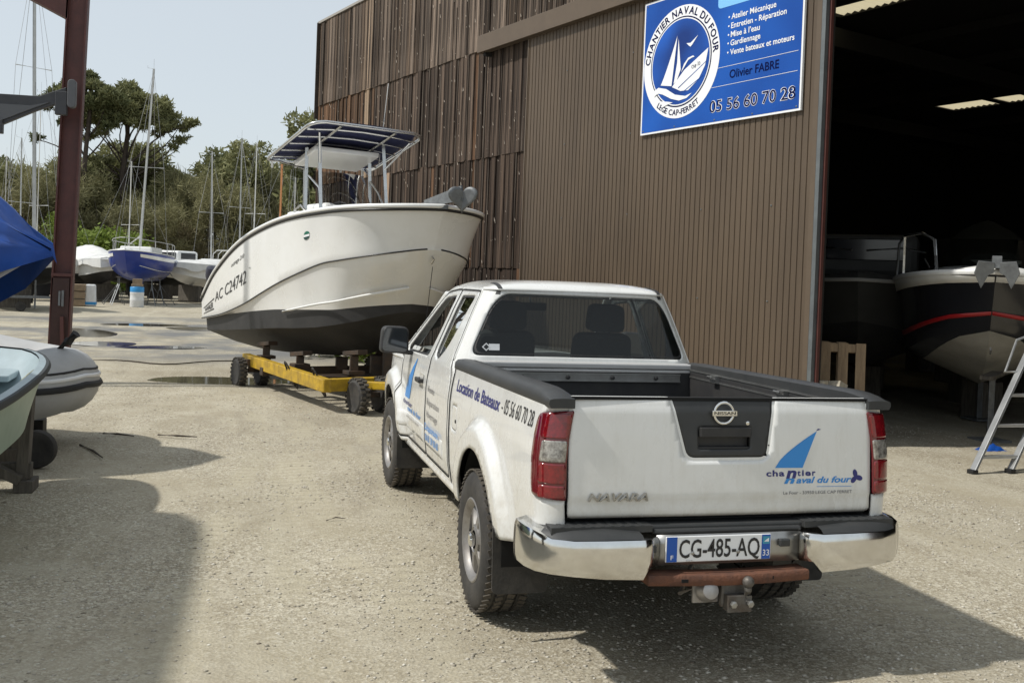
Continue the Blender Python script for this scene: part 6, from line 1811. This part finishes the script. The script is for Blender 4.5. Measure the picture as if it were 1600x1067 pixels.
for k, (x, y, tx, w_) in enumerate(((-8.6, 47.9, .55, 'far left'), (-8.3, 46.1, .5, 'near left'), (-6.35, 46.4, -.5, 'near right'), (-6.1, 48.3, -.55, 'far right'))):
    stand(x, y, 1.35, 'grey tripod stand propping the blue sailboat, %s one of four' % w_, grp='stands under the blue sailboat', tilt=(tx*.5, 0), spread=.55)
dr = thing('plastic_drum', 'white drum with blue top band under the bow of the blue sailboat', 'drum', (-7.05, 44.3, 0))
m = MB(); m.lathe([(.30, 0), (.31, .03), (.31, .30), (.32, .33), (.31, .36), (.31, .62), (.32, .65), (.31, .68), (.31, .72)], TR((-7.05, 44.3, 0)), 24); m.out('drum_body', MAT['drum_white'], dr, smooth=40)
m = MB(); m.lathe([(.312, .70), (.312, .92), (.29, .95), (.001, .95)], TR((-7.05, 44.3, 0)), 24); m.out('drum_band', MAT['drum_blue'], dr, smooth=40)
m = MB(); m.box((-7.05, 44.3, 1.02), (.5, .4, .12)); m.box((-7.05, 44.35, 1.2), (.4, .4, .24)); m.out('packing_block', MAT['crate_wood'], dr, bevel=.01)
# covered and open motorboats
def motor(lb, x, y, rz, L_, B, H, zb, top, bot, cover=None, hump=.6, seed=1, extra=None, nm='laid_up_boat'):
    o = thing(nm, lb, 'boat'); rows = hull_rows(L_, B, 0, H, .15, rake=.6, full=2.8, n=18); rows = [[(a, b-L_/2, c) for a, b, c in r_] for r_ in rows]
    hull_obj(o, rows, 4, (MAT[top], MAT[bot])); rail_obj(o, rows, MAT['gelcoat_white'], .03); deck_obj(o, rows, MAT['gelcoat_white'], .12)
    if cover: cover_obj(o, rows[:-1], MAT[cover], hump, .35, seed)
    if extra: extra(o, H)
    for yy in (-L_*.3, L_*.22):
        lbox(o, 'cradle', (0, yy, -zb/2+.1), (B*.7, .25, zb*.95), MAT['old_wood'], .02)
    place(o, x, y, zb, rz); return o
def ex_cabin(o, H): lbox(o, 'wheelhouse', (0, .1, H+.45), (1.5, 1.7, .9), MAT['gelcoat_white'], .15); lbox(o, 'window', (0, .97, H+.6), (1.2, .03, .4), MAT['window_dark']); lbox(o, 'window', (.755, .1, H+.6), (.02, 1.2, .36), MAT['window_dark']); lbox(o, 'window', (-.755, .1, H+.6), (.02, 1.2, .36), MAT['window_dark'])
def ex_arch(o, H):
    for yy in (-.9, -1.3): ltube(o, 'roll_bar', [(1.0, yy, H), (.95, yy-.1, H+.75), (.7, yy-.15, H+.95), (-.7, yy-.15, H+.95), (-.95, yy-.1, H+.75), (-1.0, yy, H)], .03, MAT['mast_alu'])
def ex_screen(o, H): lbox(o, 'windscreen', (0, .6, H+.28), (1.4, .05, .5), MAT['window_dark'], .02); ex_arch(o, H)
motor('white wrapped boat with black bottom left of the blue sailboat', -10.15, 52.2, R(180+28), 6.6, 2.5, 1.25, .85, 'tarp_white', 'antifoul_black', 'tarp_white', .85, 3)
motor('pale grey open boat partly hidden behind the red post', -12.2, 54.5, R(180+35), 6.0, 2.3, 1.2, .8, 'grey_hull', 'antifoul_black', None, extra=ex_screen)
motor('grey covered boat on galvanised trailer behind the red post', -11.3, 37.6, R(180+20), 5.6, 2.2, 1.1, .75, 'grey_hull', 'grey_hull', 'tarp_white', .5, 7)
motor('cream hulled boat with white wheelhouse right of the blue sailboat', -6.0, 57.0, R(180-40), 6.8, 2.5, 1.2, .85, 'cream_hull', 'antifoul_black', extra=ex_cabin)
motor('white boat with roll bar and sagging white cover beside the motorboat stern', -4.15, 54.0, R(180-48), 6.2, 2.4, 1.2, .9, 'gelcoat_white', 'gelcoat_white', 'tarp_white', .35, 11, extra=ex_arch)
motor('white covered boat half hidden behind the cream one', -7.9, 62.0, R(150), 6.4, 2.5, 1.25, 1.0, 'gelcoat_white', 'antifoul_black', 'tarp_white', .8, 13)
motor('small white boat behind the wrapped one in the far yard', -11.2, 60.0, R(195), 6.0, 2.4, 1.2, 1.0, 'gelcoat_white', 'antifoul_black', 'tarp_white', .7, 15)
gt = thing('galvanised_trailer', 'galvanised road trailer with jockey wheel at the far left', 'trailer', (-10.2, 36.3, 0))
for (p, q) in (((-11.9, 37.0, .55), (-9.3, 36.2, .55)), ((-11.9, 36.2, .55), (-9.3, 36.2, .55)), ((-11.0, 36.0, .55), (-11.0, 37.3, .55))):
    m = MB(); m.bar(p, q, .08, .1); m.out('frame_bar', MAT['galvanised'], gt)
m = MB(); m.tube([(-9.9, 36.2, .12), (-9.9, 36.2, 1.2)], .035, 8); m.out('jockey_post', MAT['galvanised'], gt)
m = MB(); m.lathe([(.08, -.04), (.16, -.045), (.19, 0), (.16, .045), (.08, .04)], TR((-10.35, 36.0, .18), rx=R(90)), 18); m.out('wheel', MAT['rubber'], gt, smooth=40)
m = MB(); m.lathe([(.08, -.04), (.24, -.07), (.28, 0), (.24, .07), (.08, .04)], TR((-11.6, 36.4, .27), rx=R(90)), 18); m.out('wheel', MAT['rubber'], gt, smooth=40)
ck = thing('wooden_crate', 'brown wooden crate standing by the red post in the far yard', 'crate', (-9.6, 43.6, 0))
for z in (.16, .5, .84):
    m = MB(); m.box((-9.65, 43.6, z), (1.0, .8, .30)); m.out('board', MAT['crate_wood'], ck, bevel=.02)
bx_ = thing('printed_sack', 'white and blue printed sack beside the wooden crate', 'sack', (-9.1, 43.5, 0))
m = MB(); m.box((-8.95, 43.5, .5), (.48, .36, 1.0), taper=.85); o = m.out('sack_body', MAT['drum_white'], bx_, bevel=.06)
m = MB(); m.box((-8.95, 43.5, .14), (.50, .38, .16)); m.out('printed_band', MAT['drum_blue'], bx_, bevel=.05)
# masts of sailboats beyond: hulls mostly hidden
SBT = [  # x, y, mast top, lean, radius, spreader, mast material, label, hull material
    (-10.75, 39.6, 14.4, (.35, 0), .085, (.62,), 'mast_alu', 'sailboat with the tallest thick grey mast, left of the red post', 'gelcoat_white'),
    (-15.2, 57.0, 7.9, (0, 0), .05, (.5,), 'mast_alu', 'sailboat with short mast at the far left edge', 'grey_hull'),
    (-14.6, 55.6, 8.8, (.1, 0), .05, (.45,), 'mast_alu', 'sailboat with slim mast, second from the left edge', 'gelcoat_white'),
    (-12.3, 50.4, 10.6, (0, 0), .035, (.3,), 'mast_alu', 'sailboat with thin white mast just left of the red post', 'gelcoat_white'),
    (-8.45, 55.6, 7.9, (0, 0), .055, (.35,), 'mast_alu', 'sailboat with short pale mast left of the blue sailboat mast', 'gelcoat_white'),
    (-4.25, 57.6, 9.0, (.15, 0), .055, (.45,), 'mast_alu', 'sailboat with single mast between blue sailboat and white motorboat', 'grey_hull'),
    (-2.75, 59.0, 10.1, (.1, 0), .06, (.45,), 'mast_alu', 'sailboat whose taller mast rises left of a matching mast by the T-top', 'gelcoat_white'),
    (-1.6, 58.6, 9.8, (0, 0), .055, (.42,), 'mast_alu', 'sailboat whose mast rises nearest left of the T-top', 'gelcoat_white'),
    (-.25, 50.0, 7.7, (0, 0), .085, (), 'mast_orange', 'sailboat with thick orange brown mast under the T-top edge', 'cream_hull'),
    (.45, 52.8, 7.3, (0, 0), .055, (), 'mast_alu', 'sailboat with slim mast right of the orange mast', 'gelcoat_white'),
    (1.0, 54.2, 7.9, (.1, 0), .06, (), 'mast_alu', 'sailboat with mast between the T-top legs', 'grey_hull')]
for k, (x, y, zt, ln, r_, sp_, mt, lb, hm) in enumerate(SBT):
    sailboat(lb, x, y, R(170+random.Random(k).uniform(-60, 60)), 6.6, 2.3, 1.2, .95, (MAT[hm], MAT['antifoul_black']), (zt, ln, r_, sp_, mt))

# ================================================================ trees
def leafmat(name, c1, c2, tr_=.25):
    m = bpy.data.materials.new(name); m.use_nodes = True; nt = m.node_tree; N = nt.nodes; L = nt.links; b = N['Principled BSDF']
    g = N.new('ShaderNodeNewGeometry'); n = N.new('ShaderNodeTexNoise'); n.inputs['Scale'].default_value = .45; n.inputs['Detail'].default_value = 3
    L.new(g.outputs['Position'], n.inputs['Vector'])
    oi = N.new('ShaderNodeObjectInfo'); ad = N.new('ShaderNodeMath'); ad.operation = 'ADD'; ml = N.new('ShaderNodeMath'); ml.operation = 'MULTIPLY'; ml.inputs[1].default_value = .45
    L.new(oi.outputs['Random'], ml.inputs[0]); L.new(n.outputs['Fac'], ad.inputs[0]); L.new(ml.outputs[0], ad.inputs[1])
    ad2 = N.new('ShaderNodeMath'); ad2.operation = 'ADD'; ml2 = N.new('ShaderNodeMath'); ml2.operation = 'MULTIPLY'; ml2.inputs[1].default_value = .35
    L.new(g.outputs['Random Per Island'], ml2.inputs[0]); L.new(ad.outputs[0], ad2.inputs[0]); L.new(ml2.outputs[0], ad2.inputs[1])
    mr = N.new('ShaderNodeMapRange'); mr.inputs['From Min'].default_value = .45; mr.inputs['From Max'].default_value = 1.15; L.new(ad2.outputs[0], mr.inputs['Value'])
    mx = N.new('ShaderNodeMix'); mx.data_type = 'RGBA'; mx.inputs['A'].default_value = (*c1, 1); mx.inputs['B'].default_value = (*c2, 1); L.new(mr.outputs[0], mx.inputs['Factor'])
    L.new(mx.outputs['Result'], b.inputs['Base Color']); b.inputs['Roughness'].default_value = .7; b.inputs['Specular IOR Level'].default_value = .25
    t = N.new('ShaderNodeBsdfTranslucent'); L.new(mx.outputs['Result'], t.inputs[0]); ms = N.new('ShaderNodeMixShader'); ms.inputs[0].default_value = tr_
    L.new(b.outputs[0], ms.inputs[1]); L.new(t.outputs[0], ms.inputs[2]); L.new(ms.outputs[0], N['Material Output'].inputs['Surface']); MAT[name] = m
leafmat('pine_needles', (.085, .100, .042), (.27, .27, .13)); leafmat('bare_twigs', (.135, .128, .066), (.265, .25, .125)); leafmat('spring_leaves', (.085, .13, .020), (.20, .26, .05)); leafmat('brown_scrub', (.12, .10, .062), (.21, .185, .105))
pm('pine_bark', (.085, .065, .050), .95, 0, (.04, .03, .024), 4, .8); pm('grey_bark', (.13, .115, .09), .95, 0, (.07, .06, .045), 5, .8)
def leaves(blobs, n, ln, wd, rs, up=.3, hollow=.5):
    """small leaf faces spread through the volume of the blobs (centre, radii)"""
    B = np.array([b[0] for b in blobs]); Rr = np.array([b[1] for b in blobs]); vol = Rr.prod(1)**.75; k = rs.choice(len(B), n, p=vol/vol.sum())
    d = rs.normal(size=(n, 3)); d /= np.linalg.norm(d, axis=1)[:, None]; r_ = (hollow+(1-hollow)*rs.random(n))**.6
    c = B[k]+d*Rr[k]*r_[:, None]*(1+.12*rs.normal(size=(n, 1)))
    a = rs.normal(size=(n, 3))+d*.8+np.array([0, 0, up]); a /= np.linalg.norm(a, axis=1)[:, None]
    b = np.cross(a, rs.normal(size=(n, 3))); b /= np.linalg.norm(b, axis=1)[:, None]
    l = ln*(.6+.8*rs.random((n, 1))); w_ = wd*(.6+.8*rs.random((n, 1)))
    V = np.stack([c-b*w_/2-a*l*.2, c+b*w_/2-a*l*.2, c+a*l*.8+b*w_*.2, c+a*l*.7-b*w_*.25], 1).reshape(-1, 3)
    F = np.arange(n*4).reshape(-1, 4); return V, F
def limbs(paths):
    m = MB()
    for p, r0, r1 in paths:
        n = len(p); m.tube(p, [r0+(r1-r0)*i/(n-1) for i in range(n)], 6, caps=False)
    return m
def curve(p, q, sag, rs, n=6):
    p, q = np.array(p, float), np.array(q, float); o = rs.normal(size=3)*sag
    return [tuple(p+(q-p)*t+o*math.sin(math.pi*t)*np.linalg.norm(q-p)*.15) for t in np.linspace(0, 1, n)]
def tree(name, lb, loc, trunk_paths, blobs, n, ln, wd, lm, bm, seed, hollow=.5, group=None, cat='tree'):
    rs = np.random.default_rng(seed); o = thing(name, lb, cat, group=group)
    m = limbs(trunk_paths); mk('trunk', m.v, m.f, MAT[bm], o, smooth=60, local=True)
    V, F = leaves(blobs, n, ln, wd, rs, hollow=hollow); c = bpy.data.objects.new('crown', np_mesh('crown', V, F, MAT[lm], False)); COL.objects.link(c); c.parent = o
    o.location = loc; return o
# the two tall maritime pines
rs = np.random.default_rng(5)
T1 = [([(0, 0, -.2), (.1, 0, 5), (-.1, 0, 10), (.15, .1, 13.2), (.2, 0, 16)], .36, .12)]
bl = []
for (x, y, z, r_) in ((-2.2, 0, 15.2, 1.7), (-.8, .6, 16.2, 1.8), (.6, -.5, 16.6, 1.6), (1.9, .4, 15.9, 1.7), (-3.2, .5, 14.2, 1.3), (3.2, -.3, 15.0, 1.4), (4.2, .2, 14.3, .9), (-.2, .4, 14.6, 1.8), (1.4, -.6, 14.6, 1.4), (-1.8, -.8, 14.0, 1.2), (-3.6, .2, 12.9, .9), (4.6, .3, 13.2, .8), (5.0, -.2, 14.5, .7), (3.9, .3, 12.3, .6), (-2.4, .2, 10.6, .7), (-1.6, .3, 10.9, .6)):
    for j in range(7):
        q = rs.normal(size=3)*r_*.5; rr = r_*(.30+.28*rs.random()); bl.append(((x+q[0], y+q[1], z+q[2]*.55), (rr, rr, rr*.62)))
    T1.append((curve((.1, 0, max(9.2, z-3.6-.5*abs(x)*.3)), (x, y, z-.3), .6, rs), .10, .03))
T1 += [(curve((.05, 0, 9.8), (4.4, 0, 13.2), .5, rs), .10, .03), (curve((0, 0, 9.4), (3.1, .2, 10.7), .4, rs), .06, .015), (curve((0, 0, 9.6), (-2.6, 0, 10.6), .4, rs), .07, .02)]
for j in range(80):
    a = rs.random()*6.28; q = rs.random()**.5; u_ = rs.random()
    x_, y_ = 4.0*q*math.cos(a)-.2, 2.8*q*math.sin(a); zt = 14.2+2.9*math.sqrt(max(0, 1-q*q)); z_ = zt-.2-1.6*u_*u_; rr = .45+.35*rs.random(); bl.append(((x_, y_, z_), (rr, rr, rr*.6)))
tree('pine_tree', 'tall umbrella shaped pine standing above the wood, right of the red post', (-12.5, 85.3, 0), T1, bl, 30000, .34, .13, 'pine_needles', 'pine_bark', 21, .25)
T2 = [([(-.6, 0, -.2), (-.4, 0, 6), (-.1, 0, 11), (.2, 0, 16.6)], .34, .10)]; bl = []
for (x, y, z, r_) in ((.3, 0, 16.4, 1.5), (-1.0, .4, 15.6, 1.3), (1.3, -.3, 15.2, 1.3), (.2, .3, 14.4, 1.4), (-2.6, .2, 15.6, 1.1), (-3.2, 0, 14.8, .9), (1.6, .2, 13.6, .9), (-1.4, .2, 13.4, .9), (-3.9, 0, 12.0, .5)):
    for j in range(7): q = rs.normal(size=3)*r_*.5; rr = r_*(.30+.28*rs.random()); bl.append(((x+q[0], y+q[1], z+q[2]*.6), (rr, rr, rr*.65)))
    T2.append((curve((0, 0, max(9.5, z-3)), (x, y, z-.2), .5, rs), .09, .03))
tree('pine_tree', 'tall narrow pine half hidden behind the red post', (-14.9, 81.3, 0), T2, bl, 13000, .34, .13, 'pine_needles', 'pine_bark', 22, .25)
T3 = [([(0, 0, -.2), (.1, 0, 5), (.0, 0, 8.5)], .28, .10)]; bl = []
for (x, y, z, r_) in ((0, 0, 9.0, 1.4), (-1.2, .2, 8.2, 1.1), (1.2, 0, 8.1, 1.1), (0, .2, 7.3, 1.2)):
    for j in range(7): q = rs.normal(size=3)*r_*.5; rr = r_*(.32+.28*rs.random()); bl.append(((x+q[0], y+q[1], z+q[2]*.6), (rr, rr, rr*.65)))
tree('pine_tree', 'small round pine between tall mast and red post', (-16.0, 82.0, 0), T3, bl, 4000, .34, .13, 'pine_needles', 'pine_bark', 23, .25)
def copies(root, spots, group):
    """spots: x, y, scale, turn, height factor"""
    for i, (x, y, s_, rz, hz) in enumerate(spots):
        o = root if i == 0 else copy_tree(root)
        o.location = (x, y, -.15); o.rotation_euler = (0, 0, rz); o.scale = (s_, s_, s_*hz)
def wood_pine(seed, H):
    rs = np.random.default_rng(seed); tp_ = [([(0, 0, -.2), (rs.normal()*.3, 0, H*.5), (rs.normal()*.4, 0, H*.93)], .22, .06)]; bl = []
    for j in range(26):
        a = rs.random()*6.28; q = rs.random()**.6*2.7; z = H*(.52+.46*rs.random()); q *= 1.12-abs(z/H-.72)*1.5
        r_ = .75+.55*rs.random(); bl.append(((q*math.cos(a), q*math.sin(a), z), (r_, r_, r_*.7)))
        if j % 3 == 0: tp_.append((curve((0, 0, z-1.2), (q*math.cos(a), q*math.sin(a), z), .4, rs), .06, .02))
    return tree('pine_tree', 'dark green pine in the wood behind the laid up boats', (0, 0, 0), tp_, bl, 5200, .40, .17, 'pine_needles', 'pine_bark', seed+50, .3, group='pines of the wood')
rw = random.Random(4)
sp_ = [[], [], []]; k = 0
tops = lambda x: 10.6 if x < -17 else (12.0 if x < -4 else (13.6 if x < 0 else 12.6))
x = -34.0
while x < 22:
    for row in range(2):
        y = 92+row*6+rw.uniform(-2, 2); h_ = tops(x)*(1.0+.06*row)*rw.uniform(.88, 1.06)
        sp_[k % 3].append((x+rw.uniform(-1, 1), y, h_/12*rw.uniform(.95, 1.1), rw.uniform(0, 6.28), 1/rw.uniform(.98, 1.06))); k += 1
    x += 3.1
for i in range(3): copies(wood_pine(31+i, 12.0), sp_[i], None)
# one leaning out over the hangar end
o = wood_pine(77, 12.0); o['label'] = 'pine standing behind the far corner of the hangar'; del o['group']; o.location = (1.9, 60.0, 0); o.scale = (.9, .9, 1.0)
o = wood_pine(78, 13.6); o['label'] = 'round topped pine right of the masts, left of T-top'; del o['group']; o.location = (-2.2, 84, 0); o.scale = (.95, .95, .98)
def scrub(seed, H, lm, n, lb, grp, wd=.05, ln=.55):
    rs = np.random.default_rng(seed); tp_ = []; bl = []
    for j in range(7):
        a = rs.random()*6.28; q = 1.5*rs.random(); tp_.append((curve((q*.3*math.cos(a), q*.3*math.sin(a), 0), (q*1.3*math.cos(a), q*1.3*math.sin(a), H*(.6+.4*rs.random())), .5, rs), .05, .012))
    for j in range(20):
        a = rs.random()*6.28; q = 2.1*rs.random()**.6; z = H*(.12+.84*rs.random()); r_ = .7+.5*rs.random(); bl.append(((q*math.cos(a), q*math.sin(a), z), (r_, r_, r_*.9)))
    return tree('bare_tree', lb, (0, 0, 0), tp_, bl, n, ln, wd, lm, 'grey_bark', seed+90, .1, group=grp)
G = [scrub(41, 7.5, 'bare_twigs', 5200, 'leafless olive brown young tree at the edge of the wood', 'bare trees at the edge of the wood'), scrub(42, 6.2, 'brown_scrub', 5200, 'leafless olive brown young tree at the edge of the wood', 'bare trees at the edge of the wood'), scrub(43, 7.0, 'bare_twigs', 4600, 'leafless olive brown young tree at the edge of the wood', 'bare trees at the edge of the wood')]
sp_ = [[], [], []]; x = -32.0; k = 0
while x < 14:
    for row in range(2):
        sp_[k % 3].append((x+rw.uniform(-.8, .8), 76+row*6+rw.uniform(-2, 2), rw.uniform(.85, 1.2), rw.uniform(0, 6.28), rw.uniform(.9, 1.15)+.12*row)); k += 1
    x += 2.3
for i in range(3): copies(G[i], sp_[i], None)
o = scrub(61, 4.0, 'spring_leaves', 5200, 'bright yellow green bush right of the red post', None, .14, .22); o.name = 'green_bush'; o['category'] = 'bush'
if 'group' in o: del o['group']
o.location = (-12.0, 69.0, 0); o.scale = (1.35, 1.1, 1.0)
o = scrub(62, 5.4, 'spring_leaves', 3200, 'tall yellowish shrub rising behind the green bush', None, .12, .22); o.name = 'green_bush'; o['category'] = 'bush'; o.location = (-14.4, 73.0, 0)
# ================================================================ small things on the ground
pm('twig', (.05, .038, .028), .95)
for k, (pts, lb) in enumerate(((((-3.5, 5.95, .02), (-3.35, 5.85, .03), (-3.18, 5.80, .015)), 'dark broken branch by the inflatable'), (((-2.95, 5.85, .02), (-2.75, 5.72, .03), (-2.55, 5.70, .02)), 'short dark stick lying in the shade'), (((-3.62, 5.25, .02), (-3.45, 4.9, .02), (-3.32, 4.55, .015)), 'thin stick pointing to the camera beside the inflatable'), (((-1.5, 2.0, .008), (-1.43, 2.04, .02), (-1.36, 2.05, .008)), 'small curved twig left of the front wheel'))):
    o = thing('stick', lb, 'stick', pts[0]); m = MB(); m.tube(pts, [.009, .011, .005] if k < 3 else [.004, .005, .002], 6); m.out('stem', MAT['twig'], o, smooth=60)
cb = thing('ground_cable', 'thin brown hose lying across the gravel towards the yellow trailer', 'hose', (-3, 14, 0))
m = MB(); m.tube([(-6.2+.22*k, 14.3+.45*math.sin(k*.37)+.2*math.sin(k*.9)+.05*k, .012) for k in range(22)], .013, 6); m.out('hose', MAT['twig'], cb, smooth=60)
# weeds and rubble at the foot of the hangar wall
rs = np.random.default_rng(3)
for k, (s_, of) in enumerate(((12.5, .5), (13.6, .5), (11.2, .45))):
    c = W(s_, 0, of); o = thing('weed_clump', 'tuft of weeds at the foot of the plank wall', 'weeds', c, group='weeds along the plank wall')
    V, F = leaves([((c.x+rs.normal()*.2, c.y+rs.normal()*.2, .22), (.28, .28, .2)) for _ in range(5)], 500, .16, .035, rs, 1.0, .1); np_obj('leaf_mass', V, F, MAT['spring_leaves'], False, o)
o = thing('rubble_heap', 'low heap of rubble and earth below the motorboat bow', 'rubble', W(12.6, 0, .7)); V, F = stones(160, (-.55, .55), (-.5, .5), .03, .12); c = W(12.4, 0, .8)
V = V+np.array([c.x, c.y, .05]); V[:, 2] += .25*np.exp(-((V[:, 0]-c.x)**2+(V[:, 1]-c.y)**2)/.18); np_obj('rubble', V, F, MAT['pale_stone'], False, o)['kind'] = 'stuff'
